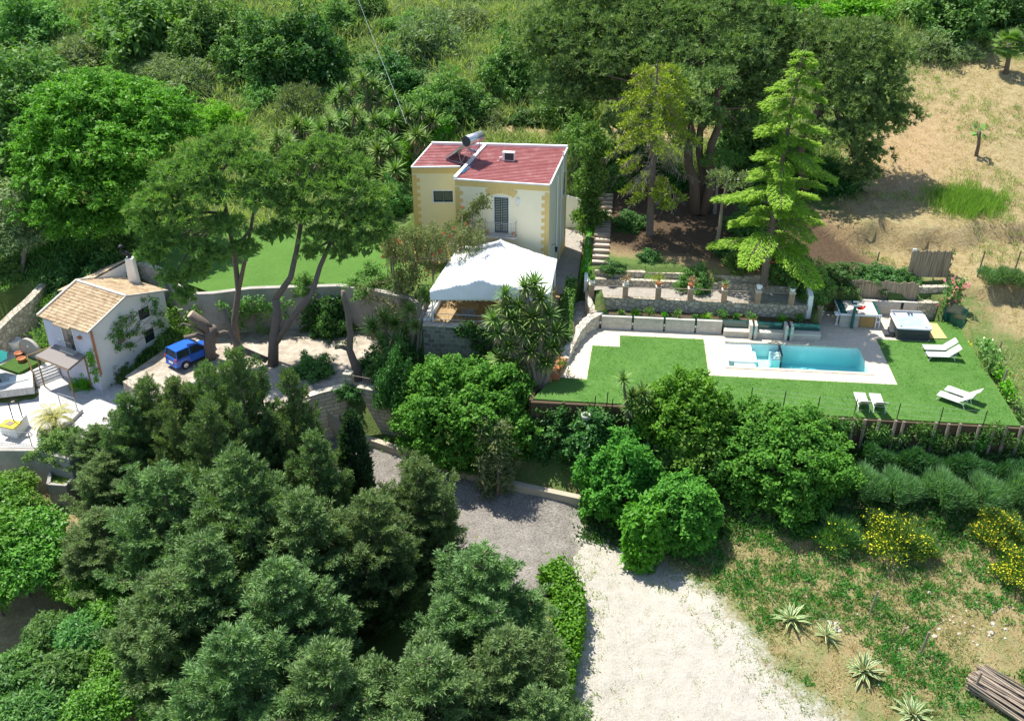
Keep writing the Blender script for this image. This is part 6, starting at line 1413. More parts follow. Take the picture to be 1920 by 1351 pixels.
# thin half bare cypress, trunk left, with yellow sprays
yb = G(1218, 440, 3); yt = Q(1208, 112, yb.y); yh = yt.z - yb.z
yc = E('thin_cypress', 'half bare tall cypress with yellow green sprays and grey dead twigs', 'tree', yb)
wood = MB(); wood.tube([(0, 0, -0.3), (-0.1, 0, yh * 0.35), (-0.2, 0, yh * 0.7), (-0.3, 0, yh)], [0.28, 0.22, 0.14, 0.03], 9); lv = Leaves(); lw = Leaves()
for i in range(95):
    t_ = 0.24 + 0.74 * (i + rng.random()) / 95; z = yh * t_; az = i * 2.399 + rng.normal() * 0.4; ln = (0.7 + 3.0 * math.sin(PI * min(1, (t_ - 0.1) * 1.05)) ** 0.8) * (0.45 + 0.5 * rng.random())
    dr = np.array([math.cos(az), math.sin(az), 0]); b_ = np.array([-0.3 * t_, 0, z])
    wood.tube([tuple(b_), tuple(b_ + dr * ln * 0.5 - UPV * 0.1), tuple(b_ + dr * ln - UPV * 0.45 * ln)], [0.03, 0.02, 0.008], 4, False)
    n = 26; s_ = 0.4 + 0.6 * rng.random(n); lw.put(diamonds(b_ + dr * (ln * s_)[:, None] - UPV * (0.4 * ln * s_ ** 1.5)[:, None] + rv(n) * 0.15, dr * 0.4 - UPV * 0.8 + rv(n) * 0.6, rv(n), 0.5, 0.03), rng.random(n))
    if t_ > 0.62 or (dr[0] < 0.1 and rng.random() < 0.28) or t_ < 0.36:
        C = [b_ + dr * ln * q - UPV * 0.35 * ln * q ** 1.6 for q in (0.55, 0.75, 0.95)]
        lv.clumps(C, (0.34, 0.34, 0.22), 44, 0.26, 0.09, outw=0.5, upw=0.2, rnd=0.7, low=-0.9, shell=0.2)
lv.build('crown', LM['ycyp'], yc); lw.build('twigs', leafmat('dead_twigs', (0.16, 0.13, 0.11), (0.30, 0.25, 0.22), 0.05, 0.02), yc); wood.build('trunk', M['bark'], yc)
# ivy clad column tree beside the house
iv = G(1098, 505, 2.4); it = Q(1092, 232, iv.y + 1.5); ih = it.z - iv.z
ic = E('ivy_clad_tree', 'tall narrow tree wrapped in light green ivy right of the house', 'tree', (iv.x + 0.5, iv.y + 4.5, tz(iv.x + 0.5, iv.y + 4.5)))
it = Q(1098, 235, iv.y + 4.5); ih = it.z - ic.location.z
lv = Leaves(); C = []
for i in range(230):
    t_ = rng.random(); r_ = 1.35 * (1 - t_ * 0.35) * (0.75 + 0.35 * math.sin(t_ * 17)) * rng.random() ** 0.4; a = rng.random() * 6.28; C.append((r_ * math.cos(a), r_ * math.sin(a), ih * (0.15 + 0.85 * t_)))
lv.clumps(C, (0.38, 0.38, 0.36), 44, 0.23, 0.13, outw=0.5, upw=0.15, rnd=0.8, low=-0.9, shell=0.3); lv.build('crown', LM['mid'], ic); limb(MB(), (0, 0, -0.2), (0, 0, ih * 0.95), 0.22, 0.05, 0.02).build('trunk', M['bark'], ic)
# lesser trees of the shady garden
for i, (px, py, ptop, lab) in enumerate([(1340, 400, 300, 'slim bare trunk in the shady garden left of the bright cedar'), (1345, 470, 330, 'small blue green tree left of the bright cedar trunk')]):
    b_ = G(px, py, 3); tp_ = Q(px + (18 if i == 0 else -5), ptop, b_.y); h_ = tp_.z - b_.z
    gt = E('slim_tree', lab, 'tree', b_); limb(MB(), (0, 0, -0.2), (0.2, 0, h_), 0.16, 0.06, 0.03).build('trunk', M['barkpale'], gt)
    lv = Leaves(); lv.clumps(rv(26) * np.array([1.5, 1.0, 0.5]) + np.array([0, 0, h_ * (1 if i == 0 else 0.95)]), (0.4, 0.4, 0.25), 34, 0.24, 0.08, low=-0.9, shell=0.2); lv.build('crown', LM['grey' if i else 'dark'], gt)
# pollarded stumps of the courtyard
sb = P(393, 672, -1.2)
sp0 = E('pollarded_tree', 'thick pollarded trunk with a big sawn limb beside the blue car', 'tree', sb)
mb = MB(); Lc = lambda px, py, dy=0.0: Q(px, py, sb.y + dy) - sb
mb.tube([(0, 0, -0.3), Lc(392, 650), Lc(395, 628), Lc(398, 612)], [0.42, 0.38, 0.4, 0.3], 10); mb.tube([Lc(395, 620), Lc(383, 608), Lc(357, 588, -0.2)], [0.34, 0.33, 0.3], 10)
mb.tube([Lc(390, 635), Lc(370, 628, -.3), Lc(345, 633, -.6)], [0.2, 0.17, 0.14], 8); mb.tube([Lc(398, 630), Lc(420, 622, .2), Lc(440, 626, .5)], [0.18, 0.14, 0.1], 8); mb.tube([Lc(388, 626), Lc(362, 612, -.3), Lc(343, 606, -.5), Lc(335, 612, -.6)], [0.1, 0.07, 0.05, 0.03], 6)
mb.build('trunk', M['bark'], sp0, True)
mb = MB(); e_ = (Lc(357, 588, -.2) - Lc(383, 608)).normalized(); mb.tube([Lc(357, 588, -.2) - e_ * 0.01, Lc(357, 588, -.2) + e_ * 0.02], 0.27, 12); mb.build('sawn_face', M['cutwood'], sp0)
sb2 = P(672, 712, -1.2); s2 = E('sawn_trunk', 'tall branchless sawn trunk near the courtyard railing', 'tree', sb2); Lc2 = lambda px, py: Q(px, py, sb2.y) - sb2
MB().tube([(0, 0, -0.3), Lc2(668, 690), Lc2(655, 655), Lc2(657, 625), Lc2(652, 585), Lc2(645, 560), Lc2(643, 545)], [0.3, 0.27, 0.22, 0.2, 0.18, 0.15, 0.13], 9).tube([Lc2(655, 655), Lc2(640, 650), Lc2(628, 652)], [0.16, 0.13, 0.1], 7).build('trunk', M['bark'], s2, True)
lv = Leaves(); lv.clumps([tuple(Lc2(656, 646)), tuple(Lc2(640, 648))], (0.4, 0.3, 0.3), 50, 0.2, 0.06); lv.build('sprouts', LM['pine'], s2)
# ---------------------------------------------------------------- broadleaf trees and shrubs
def btree(name, label, base, lumps, mat, trunk=0.2, L=0.34, W=0.15, per=30, step=0.55, group=None, flat=True, bark='barkpale', cl=0.42, cat='tree'):
    root = E(name, label, cat, base, 0, group); lv = Leaves(); wood = MB(); B = Vector(base)
    hub = sum((Vector(c) - B for c, _ in lumps), Vector()) / len(lumps); hub.z *= 0.55
    limb(wood, (0, 0, -0.4), hub, trunk, trunk * 0.6, 0.05)
    for c, r_ in lumps:
        q = Vector(c) - B; limb(wood, hub, q, trunk * 0.45, 0.03, 0.12)
        P_, d = lump_dome(r_[0] * 0.98, r_[1] * 0.98, r_[2], step, 0.36, -0.35)
        P_ = P_ + np.array(q); lv.clumps(P_, (cl, cl, cl * 0.8), per, L, W, flat=flat, rnd=0.75)
        lv.clumps(np.array(q) + (P_ - np.array(q)) * 0.7, (cl, cl, cl), max(3, per // 4), L * 1.6, W * 2, flat=flat)
    wood.build('trunk', M[bark], root, True); lv.build('crown', LM[mat], root); return root
btree('walnut_tree', 'large bright green broadleaf tree behind the left pine', G(215, 470, 1.5), [lob(130, 200, 70, 3.0, 1.8), lob(200, 185, 71, 3.2, 1.9), lob(280, 210, 70.5, 2.8, 1.8), lob(320, 245, 69.5, 2.2, 1.5), lob(110, 260, 68.5, 2.6, 1.7), lob(180, 265, 68, 3.0, 1.9), lob(260, 285, 67.5, 2.8, 1.8),
      lob(100, 330, 67, 2.3, 1.7), lob(160, 345, 66.5, 2.7, 1.8), lob(230, 350, 66.3, 2.4, 1.6), lob(95, 400, 66, 2.0, 1.4), lob(150, 420, 65.6, 2.2, 1.3), lob(205, 410, 65.6, 1.9, 1.3), lob(80, 290, 68, 1.8, 1.4)], 'walnut', 0.35, 0.31, 0.13, 34, 0.6, cl=0.36)
btree('dark_broadleaf_tree', 'huge dark round tree at the left picture edge', G(20, 420, 2), [lob(30, 150, 74, 3.6, 2.3), lob(70, 180, 73, 2.8, 2), lob(-10, 210, 73, 3, 2.2), lob(45, 240, 72, 2.8, 2), lob(10, 290, 71, 2.6, 2), lob(60, 300, 71, 2.2, 1.8), lob(-20, 330, 71, 2.6, 2)], 'dark', 0.35, 0.36, 0.16, 22, 0.65)
btree('olive_tree', 'grey green olive like tree below the dark tree at far left', G(30, 520, 0.6), [lob(15, 370, 67, 1.9, 1.3), lob(45, 400, 66.5, 1.6, 1.1), lob(5, 430, 66, 1.8, 1.2), lob(40, 455, 65.5, 1.5, 1), lob(75, 440, 66, 1.2, 0.9)], 'grey', 0.2, 0.3, 0.08, 24, 0.55)
# hillside prototypes, copied over the slope
PROTO = {}
def sproto(key, mat, a, b, h, L, W, step, per, flat=True, jitter=0.28, cl=0.4, upw=0.35):
    root = E('hillside_bush', 'x', 'bush'); bush('foliage', a, b, h, LM[mat], L, W, step, per, flat, root, jitter, -0.15, cl, upw=upw)
    mb = MB(); limb(mb, (0, 0, -0.6), (0.2, 0.1, h * 0.7), 0.16, 0.05); limb(mb, (0, 0, 0.2), (a * 0.5, 0.1, h * 0.6), 0.08, 0.03); limb(mb, (0, 0, 0.2), (-a * 0.4, 0.3, h * 0.6), 0.08, 0.03); mb.build('stem', M['bark'], root)
    root['r'] = a; PROTO[key] = root
sproto('dark', 'dark', 2.5, 2.4, 2.6, 0.25, 0.13, 0.52, 30, jitter=0.34)
sproto('dark2', 'ivyd', 2.5, 2.3, 2.3, 0.24, 0.12, 0.52, 30, jitter=0.36)
sproto('mid', 'mid', 2.5, 2.4, 2.2, 0.25, 0.11, 0.52, 30, jitter=0.34)
sproto('grey', 'grey', 2.5, 2.4, 2.0, 0.36, 0.10, 0.6, 24, False, jitter=0.34)
sproto('bright', 'bright', 2.5, 2.3, 2.2, 0.25, 0.13, 0.54, 28, jitter=0.32)
def shrub(key, px, py, r, label, z0=6.0, sz=1.0, name='hillside_bush', cat='bush', group='bushes on the scrub hillside', dz=-0.25):
    b_ = G(px, py, z0); pr = PROTO[key]; s_ = r / pr['r']; sc = (s_, s_, s_ * sz); rz = random.uniform(0, 6.28)
    if 'used' not in pr.keys(): pr['used'] = 1; pr.location = b_ + Vector((0, 0, dz)); pr.rotation_euler = (0, 0, rz); pr.scale = sc; o_ = pr; o_['label'] = label
    else: o_ = dup(pr, b_ + Vector((0, 0, dz)), rz, sc, label); o_.name = name
    o_['category'] = cat; o_['group'] = group; return o_
HS = [('mid', 268, 75, 5.2, 'broad feathery bright tree at the top left of the hillside', 1.1), ('mid', 65, 60, 3.8, 'bush in the top left picture corner', 1), ('dark', 395, 95, 3.4, 'dark bush right of the broad feathery tree', 1.2), ('dark', 500, 130, 3.6, 'left lobe of the dark evergreen thicket above the spreading pines', 1.2), ('dark2', 580, 125, 3.8, 'right lobe of the dark evergreen thicket above the spreading pines', 1.25),
      ('bright', 412, 235, 2.2, 'small vivid green bush above the left pine', 1), ('grey', 562, 212, 2.2, 'pale grey green bush beside the hillside yuccas', 1.2), ('mid', 490, 190, 2.0, 'mid green bush below the dark thicket', 1), ('dark2', 735, 170, 3.0, 'dark gnarled bush crossed by the overhead cable', 1.1), ('mid', 822, 225, 3.2, 'bright topped round bush above the house roof', 1.25), ('dark', 880, 215, 2.2, 'dark bush in the hollow behind the house', 1.1),
      ('grey', 800, 85, 3.6, 'loose grey green thicket up the middle of the hillside', .9), ('mid', 760, 60, 2.5, 'mid green bush near the top of the cable', .8), ('dark', 962, 160, 2.9, 'dark round bush left of the massive pine', 1.3), ('grey', 835, 100, 1.6, 'pale flowering bush on the middle hillside', 1), ('bright', 815, 268, 1.9, 'light green bush at the left rear of the house', 1.2),
      ('grey', 930, 225, 1.7, 'low greyish shrub in the row behind the dry strip, left', .7), ('dark2', 985, 228, 1.6, 'low dark shrub in the row behind the dry strip, right', .7), ('grey', 1030, 266, 1.2, 'low grey shrub on the dry strip behind the roof', .4), ('dark', 1060, 225, 2.6, 'dark bush under the left edge of the massive pine', 1.2), ('mid', 640, 45, 2.6, 'mid green bush at the top middle left', .9), ('dark', 690, 25, 2.2, 'dark bush by the cable at the top edge', .9),
      ('bright', 1500, 30, 3.0, 'bright bush at the top edge behind the leaning pine', .9), ('bright', 1610, 30, 3.2, 'bright bush at the top edge right of the leaning pine', .8), ('dark', 1790, 55, 4.0, 'large dark bush at the top right', 1.1), ('dark2', 1880, 50, 3.6, 'dark bush in the top right corner', 1.1), ('mid', 1730, 35, 3.0, 'mid green bush at the top right, left of the dark one', 1), ('grey', 1745, 95, 2.6, 'pale reedy bush at the top of the dry slope', .8), ('grey', 1800, 100, 1.8, 'smaller pale reedy bush by the fan palm', .7),
      ('dark2', 25, 345, 3.0, 'dark undergrowth at far left below the round tree', 1), ('dark2', 205, 535, 2.0, 'dark ivy bush behind the cottage roof', 1.1), ('dark2', 140, 525, 2.0, 'dark ivy bush at the corner of the cottage path', 1), ('mid', 30, 565, 1.7, 'green bush beside the old rubble path wall', .8), ('dark', 245, 490, 2.2, 'dark bush right behind the cottage chimney', 1), ('grey', 350, 150, 3.0, 'grey green thicket above the walnut tree', .7), ('grey', 150, 110, 3.2, 'grey grassy bush at the upper left', .7),
      ('mid', 450, 60, 2.4, 'mid green bush left of the dark thicket top', 1), ('dark', 1440, 380, 2.0, 'dark shrub behind the bright cedar', 1.3), ('dark', 1400, 300, 3.0, 'dark bush between the massive pine and the cedar', 1.2), ('dark2', 1180, 330, 2.4, 'dark bush behind the half bare cypress', 1.4), ('dark', 1480, 330, 2.5, 'dark bush at the foot of the leaning pine', 1.1), ('dark2', 1560, 350, 2.2, 'dark bush right of the leaning pine foot', .9),
      ('mid', 1090, 290, 2.0, 'green bush just behind the right rear house corner', 1.4), ('dark', 740, 280, 2.2, 'dark bush left behind the house', 1.3), ('dark', 700, 330, 2.2, 'dark bush between the right pine and the house', 1.4), ('bright', 760, 310, 1.6, 'light green climber bush at the left house corner', 1.6), ('dark2', 735, 400, 1.8, 'dark bush left of the pergola', 1.5), ('grey', 870, 40, 2.6, 'pale grassy bush at the top centre', .6), ('grey', 300, 130, 2.4, 'pale grass bush below the broad feathery tree', .6), ('mid', 950, 60, 1.8, 'small bush on the grassy upper slope', .7)]
for k, px, py, r_, lab, sz in HS: shrub(k, px, py, r_, lab, 6.0, sz)
GS = [('dark', 1305, 512, 1.35, 'dark round bush in the pine garden above the ledge wall', 1.1), ('dark2', 1215, 505, 1.0, 'low dark shrub on the ledge wall, left of the round bush', .7), ('dark2', 1150, 500, 0.95, 'low shrub at the left end of the ledge wall', .6), ('dark', 1385, 515, 1.2, 'dark shrub under the bright cedar', .9), ('dark', 1470, 525, 1.6, 'dark shrub behind the red flowers by the white end wall', 1.1),
      ('dark2', 1570, 522, 1.5, 'left dark mound in the row behind the long reed screen', .8), ('dark2', 1640, 522, 1.6, 'middle dark mound in the row behind the long reed screen', .7), ('dark2', 1695, 525, 1.3, 'right dark mound in the row behind the long reed screen', .7), ('dark2', 1180, 420, 1.5, 'dark undershrub at the foot of the half bare cypress', .7), ('dark', 1400, 430, 1.6, 'dark undershrub just left of the bright cedar trunk', .9), ('dark2', 1255, 345, 1.8, 'dark undershrub left of the massive twin trunk', .9), ('dark', 1160, 345, 1.7, 'dark undershrub between ivy clad tree and half bare cypress', 1), ('dark2', 1360, 470, 1.1, 'small dark undershrub below the slim trunks', .7), ('mid', 1519, 545, 1.25, 'tall light green shrub beside the white end wall', 1.9),
      ('dark2', 620, 612, 1.4, 'dark ivy bush against the retaining wall foot', 1.7), ('mid', 590, 615, 1.0, 'light green bush against the retaining wall foot', 1.1), ('mid', 575, 545, 1.0, 'grey green shrub on the upper lawn edge by the pine trunk', 1.2), ('mid', 690, 545, 1.6, 'straggly shrub on the wall right of the upper lawn', .9), ('grey', 750, 590, 1.5, 'straggly grey shrub left of the patio wall', 1.1), ('dark', 585, 700, 1.3, 'dark fig like bush on the courtyard edge', 1), ('dark', 735, 705, 1.7, 'dark bush under the yuccas on the courtyard edge', 1.2), ('dark2', 700, 690, 1.2, 'dark bush behind the courtyard railing', 1),
      ('bright', 168, 722, 1.0, 'clipped bright hedge block beside the reed awning', 1.2), ('dark', 222, 700, 1.0, 'dark green bush against the cottage long wall', 1.2), ('dark2', 275, 665, 0.8, 'low dark clump between cottage wall and blue car', .7), ('mid', 110, 835, 1.4, 'green shrub below the cycad on the terrace corner', .9), ('mid', 140, 852, 1.0, 'green shrub right below the cycad', .8), ('bright', 70, 640, 0.8, 'grassy green clump on the bed beside the cottage', .6), ('dark2', 770, 690, 1.2, 'dark climber at the left foot of the patio wall', 1.6),
      ('dark2', 660, 800, 0.8, 'dark plants at the foot of the limestone wall, left', .9), ('mid', 725, 828, 0.7, 'spiky green plants at the foot of the limestone wall', .8), ('dark2', 745, 760, 1.3, 'dark creeper hanging over the right end of the limestone wall', 2.2)]
for k, px, py, r_, lab, sz in GS: shrub(k, px, py, r_, lab, 0.0, sz, 'garden_bush', 'bush', 'bushes around the house and garden')

# big clipped mounds between pool lawn and gravel, each its own shape
def mound(name, label, px0, px1, pyt, pyb, Y, mat, L=0.185, W=0.135, step=0.40, per=38, jitter=0.16, zb=None, deep=0.85):
    top = Q((px0 + px1) / 2, pyt, Y + 0.8); a = (Q(px1, (pyt + pyb) / 2, Y) - Q(px0, (pyt + pyb) / 2, Y)).x / 2; low = Q((px0 + px1) / 2, pyb, Y - a * deep * 0.8).z if zb is None else zb
    low = min(low, tz(top.x, Y - a * deep * 0.5) + 0.15)
    root = E(name, label, 'bush', (top.x, Y, low), 0, 'leafy mounds below the pool lawn'); h = top.z - low
    lv = Leaves(); P_, d = lump_dome(a * 0.97, a * deep, h * 0.62, step, jitter, -0.75); P_[:, 2] += h * 0.40
    lv.clumps(P_ * 0.97, (0.34, 0.34, 0.30), per, L, W, flat=True, rnd=0.75); lv.clumps(P_ * np.array([.82, .82, .9]), (0.4, 0.4, 0.4), per // 3, L * 1.7, W * 1.7, flat=True)
    lv.build('foliage', LM[mat], root)
    mb = MB(); zg = tz(top.x, Y) - low
    for k in range(5): limb(mb, (0.3 * math.cos(k * 1.3), 0.3 * math.sin(k * 1.3), zg - 0.3), (a * 0.5 * math.cos(k * 1.26), a * 0.4 * math.sin(k * 1.26), h * 0.6), 0.12, 0.04)
    mb.build('stem', M['bark'], root); return root
mound('ivy_mound', 'largest rounded ivy green mound in front of the patio wall', 742, 1005, 672, 885, 51.2, 'ivy', jitter=0.13)
mound('pittosporum_bush', 'vivid yellow green round shrub overlapping the pool lawn', 1196, 1374, 694, 850, 48.6, 'pitto', 0.2, 0.13, 0.4, 34, 0.12)
mound('ivy_mound', 'wide ivy green mound at the right with a flattened top', 1350, 1618, 778, 985, 46.6, 'ivy', jitter=0.14)
mound('ivy_mound', 'ivy green mound left of centre above the gravel', 1098, 1240, 818, 950, 46.2, 'ivy', jitter=0.22)
mound('ivy_mound', 'low front ivy green mound nearest the gravel', 1205, 1350, 888, 1012, 43.8, 'ivy', jitter=0.12)
mound('bright_shrub', 'small vivid green shrub at the front of the nearest mound', 1172, 1246, 930, 1008, 42.6, 'pitto', 0.24, 0.13, 0.36, 30, 0.25)
mound('ivy_mound', 'upper ivy green mound touching the lawn edge behind the wide one', 1362, 1490, 752, 860, 48.3, 'ivy', jitter=0.2)
mound('mixed_shrub', 'yellowish shrub in the gap between the ivy mounds', 1255, 1345, 800, 910, 46.6, 'citrus', 0.22, 0.12, 0.42, 26, 0.3)
mound('dark_creeper', 'dark tangled creeper right of the largest mound', 985, 1085, 755, 900, 50.0, 'ivyd', 0.2, 0.13, 0.42, 28, 0.3)
mound('dark_creeper', 'dark tangled creeper below the lawn corner pot', 1062, 1165, 772, 870, 48.4, 'ivyd', 0.2, 0.13, 0.42, 28, 0.3)
mound('straggly_shrub', 'straggly grey shrub over the right front of the largest mound', 895, 955, 790, 850, 47.6, 'boug', 0.26, 0.06, 0.4, 22, 0.35)
mound('mixed_shrub', 'dark leafy shrub between the vivid shrub and the left mound', 1180, 1290, 815, 920, 47.5, 'dark', 0.24, 0.15, 0.42, 26, 0.3)
# orchard
def otree(mat, L, W, k):
    root = E('orchard_tree', 'x', 'tree'); 
    lv = Leaves()
    for i in range(7):
        q = np.array([math.cos(i * 0.9) * (1.0 if i else 0), math.sin(i * 0.9) * (1.0 if i else 0), 2.0 + 0.5 * rng.random() + (0.5 if i == 0 else 0)])
        P_, d = lump_dome(1.0, 1.0, 0.75, 0.5, 0.3, -0.5); lv.clumps(P_ + q, (0.36, 0.36, 0.28), 24, L, W, flat=True, rnd=0.8); lv.clumps(P_ * 0.6 + q, (0.4, 0.4, 0.3), 7, L * 1.4, W * 1.6, flat=True)
    lv.build('crown', LM[mat], root); mb = MB(); limb(mb, (0, 0, -0.3), (0.1, 0, 1.4), 0.12, 0.08)
    for i in range(6): limb(mb, (0.1, 0, 1.1), (math.cos(i) * 1.1, math.sin(i) * 1.1, 2.1), 0.06, 0.02)
    mb.build('trunk', M['bark'], root); return root
OT = [otree('citrus', 0.24, 0.13, 0), otree('loquat', 0.42, 0.13, 1), otree('citrus', 0.24, 0.13, 2)]
ORL = [(35, 955, 0, 1.0, 'orchard tree directly below the terrace railing'), (62, 1000, 2, 0.95, 'orchard tree left of the algae tank'), (5, 1015, 2, 1.1, 'orchard tree at the left edge beside the tank'), (75, 1060, 0, 1.0, 'orchard tree below the tank, in the big left mass'), (15, 1085, 0, 1.15, 'orchard tree at the left edge in the big left mass'), (55, 1120, 2, 1.0, 'lowest orchard tree of the big left mass'), (5, 1150, 0, 0.9, 'orchard tree at the left edge above the bare soil'),
       (150, 1075, 0, 0.85, 'yellowish small orchard tree on the dry soil'), (185, 1140, 2, 0.95, 'orchard tree beside the conifers, upper'), (135, 1130, 0, 0.75, 'small orchard tree at the right side of the bare soil'), (215, 1195, 0, 0.95, 'orchard tree beside the conifers, middle'), (100, 1215, 1, 0.8, 'long leaved orchard tree left of the middle group'), (160, 1235, 1, 1.0, 'long leaved orchard tree in the middle group'), (60, 1260, 1, 0.65, 'little long leaved tree on the bare soil'),
       (130, 1300, 1, 1.05, 'long leaved orchard tree low in the middle'), (25, 1320, 1, 1.1, 'long leaved tree in the bottom left corner'), (220, 1290, 2, 0.95, 'orchard tree below the conifer edge'), (80, 1380, 1, 1.1, 'long leaved tree at the bottom edge'), (200, 1370, 2, 1.15, 'orchard tree at the bottom edge left of the conifers'), (290, 1330, 0, 1.1, 'orchard tree at the bottom edge under the conifers'), (340, 1390, 0, 1.1, 'orchard tree at the bottom edge beside the conifers')]
seen = set()
for px, py, k, s_, lab in ORL:
    b_ = G(px, py, -6); rz = random.uniform(0, 6)
    s_ *= 0.92 if lab.find('left mass') > 0 or lab.find('left edge') > 0 else 0.66
    if k not in seen: seen.add(k); o_ = OT[k]; o_.location = b_; o_.rotation_euler = (0, 0, rz); o_.scale = (s_, s_, s_); o_['label'] = lab
    else: o_ = dup(OT[k], b_, rz, s_, lab)
    o_['group'] = 'orchard trees at the lower left'

# ---------------------------------------------------------------- yuccas, palms, agaves
def blades(lv, n, L, W, elev0, elev1, droop, c=(0, 0, 0), seg=3, rr=None, jit=0.2, ph0=0.0):
    for i in range(n):
        f_ = (i + 0.5) / n; el = elev0 + (elev1 - elev0) * f_ + rng.normal() * 0.08; az = i * 2.399 + ph0; l = L * (1 + jit * (rng.random() * 2 - 1))
        dr = np.array([math.cos(az), math.sin(az), 0]); sd = np.array([-dr[1], dr[0], 0]); p_ = np.array(c, float); e_ = el; pts = [p_]
        for k in range(seg): p_ = p_ + (dr * math.cos(e_) + UPV * math.sin(e_)) * l / seg; pts.append(p_); e_ -= droop / seg
        w_ = [W * 0.7, W, W * 0.75, 0.0] if seg == 3 else list(np.linspace(W, 0, seg + 1))
        q = np.array([[pts[k] - sd * w_[k] / 2, pts[k] + sd * w_[k] / 2, pts[k + 1] + sd * w_[k + 1] / 2, pts[k + 1] - sd * w_[k + 1] / 2] for k in range(seg)])
        lv.put(q, np.full(seg, rng.random()))
def yhead(mat='yucca'):
    lv = Leaves(); blades(lv, 62, 0.72, 0.075, 1.45, -0.35, 0.45); o_ = lv.build('leaf_head', LM[mat]); return o_.data
YH = [yhead() for _ in range(3)]
lvd = Leaves(); blades(lvd, 34, 0.55, 0.06, -0.3, -1.3, 0.4); dry_ = lvd.build('dry_skirt', LM['dryleaf']); YD = dry_.data
for o_ in list(COL.objects):
    if o_.name.startswith('leaf_head') or o_.name.startswith('dry_skirt'): bpy.data.objects.remove(o_)
KIDS.clear() if False else None
def yucca(label, base, heads, group, tr=0.11, bark='barkpale', skirt=True, hs=1.0):
    root = E('yucca', label, 'yucca', base, 0, group); B = Vector(base); mb = MB(); hub = Vector((0, 0, 0.3))
    for i, h in enumerate(heads):
        q = Vector(h) - B; r0_ = tr * (0.8 + 0.5 * random.random())
        a = Vector((random.uniform(-.25, .25), random.uniform(-.25, .25), -0.3))
        m_ = a.lerp(q, 0.5); m_.x = a.x + (q.x - a.x) * 0.3; m_.y = a.y + (q.y - a.y) * 0.3
        mb.tube([a, a.lerp(m_, 0.5) + Vector((random.uniform(-.05, .05), 0, 0)), m_, m_.lerp(q, 0.6), q], [r0_ * 1.5, r0_ * 1.15, r0_, r0_ * 0.85, r0_ * 0.7], 7)
        o_ = link('leaf_head', YH[i % 3], root); o_.location = q; o_.rotation_euler = (random.uniform(-.3, .3), random.uniform(-.3, .3), random.uniform(0, 6)); s_ = hs * random.uniform(0.85, 1.2); o_.scale = (s_, s_, s_)
        if skirt:
            o_ = link('dry_skirt', YD, root); o_.location = q - Vector((0, 0, 0.05)); o_.rotation_euler = (0, 0, random.uniform(0, 6)); o_.scale = (s_, s_, s_)
    mb.build('trunk', M[bark], root, True); return root
yb1 = Q(1010, 745, 52.0); yb1.z = tz(yb1.x, yb1.y)
yh = [(985, 540, 53.6), (1002, 533, 53.9), (946, 553, 53.4), (972, 575, 53.2), (1015, 560, 53.3), (1030, 590, 53), (1000, 598, 52.8), (960, 600, 52.8), (925, 600, 52.9), (935, 625, 52.6), (985, 625, 52.4), (1015, 622, 52.3), (955, 650, 52.2), (1030, 650, 52), (995, 660, 51.9), (970, 690, 51.8), (1025, 680, 51.8), (1043, 625, 52.6), (950, 575, 53.2), (978, 610, 52.7), (1045, 655, 52.1), (1000, 635, 52.3), (940, 675, 52)]
yucca('great clump of yuccas in front of the patio and stairs', yb1, [Q(*q) for q in yh], 'yuccas around the garden', 0.16, hs=1.25)
yb2 = P(735, 690, -1.2)
yucca('dark yucca group left of the patio wall', yb2, [Q(700, 615, 57), Q(722, 600, 57.5), (Q(740, 610, 57)), Q(760, 625, 56.5), Q(715, 640, 56), Q(745, 650, 55.8), Q(768, 590, 57.2)], 'yuccas around the garden', 0.1, hs=1.35)
yucca('pale yucca against the left end of the tent', P(775, 680, -1.0), [Q(778, 612, 55.6), Q(800, 560, 56.2), Q(795, 550, 56.4), Q(812, 548, 56.6), Q(770, 580, 56.4)], 'yuccas around the garden', 0.1)
yucca('small three headed yucca on the lawn edge', G(1185, 815, -2), [Q(1168, 712, 48.6), Q(1185, 745, 48.2), Q(1205, 738, 48.4), Q(1215, 760, 48), Q(1180, 765, 48)], 'yuccas around the garden', 0.09, hs=1.05, skirt=False)
hy = [[(520, 262), (540, 268), (510, 285)], [(555, 235), (575, 240), (565, 258)], [(600, 245), (620, 232), (610, 265), (632, 255)], [(640, 175), (662, 165), (655, 195), (628, 190)], [(680, 150), (700, 160), (690, 185), (715, 175)], [(735, 185), (725, 205), (750, 200)], [(640, 225), (665, 215), (680, 235), (655, 245)], [(700, 225), (720, 240), (690, 255), (738, 228)],
      [(765, 215), (780, 225), (790, 208), (770, 240)], [(640, 290), (665, 280), (680, 300)], [(710, 285), (730, 270), (745, 290), (722, 305)], [(780, 255), (795, 265), (760, 270)], [(655, 325), (690, 330)], [(610, 300), (588, 290)], [(740, 320), (725, 335)], [(800, 235), (812, 225)]]
hw = ['leftmost hillside yucca above the spreading pines', 'hillside yucca second from the left', 'four headed hillside yucca above the right pine', 'topmost hillside yucca at the left of the cable', 'topmost hillside yucca under the cable', 'hillside yucca right of the topmost ones', 'hillside yucca in the centre of the grove', 'hillside yucca in the centre right of the grove', 'hillside yucca near the bright topped bush', 'lower hillside yucca above the right pine crown', 'lower hillside yucca in the grove middle',
      'hillside yucca beside the light green bush', 'two headed yucca just behind the right pine', 'low two headed yucca left of the right pine top', 'low yucca near the house left wall', 'right end yucca of the hillside grove']
for hd, lab in zip(hy, hw):
    mx_ = sum(q[0] for q in hd) / len(hd); my_ = max(q[1] for q in hd); b_ = G(mx_ - 2, my_ + 48, 3.5)
    yucca(lab, b_, [Q(px, py, b_.y + 0.3) for px, py in hd], 'yuccas of the hillside grove', 0.14, hs=1.5)
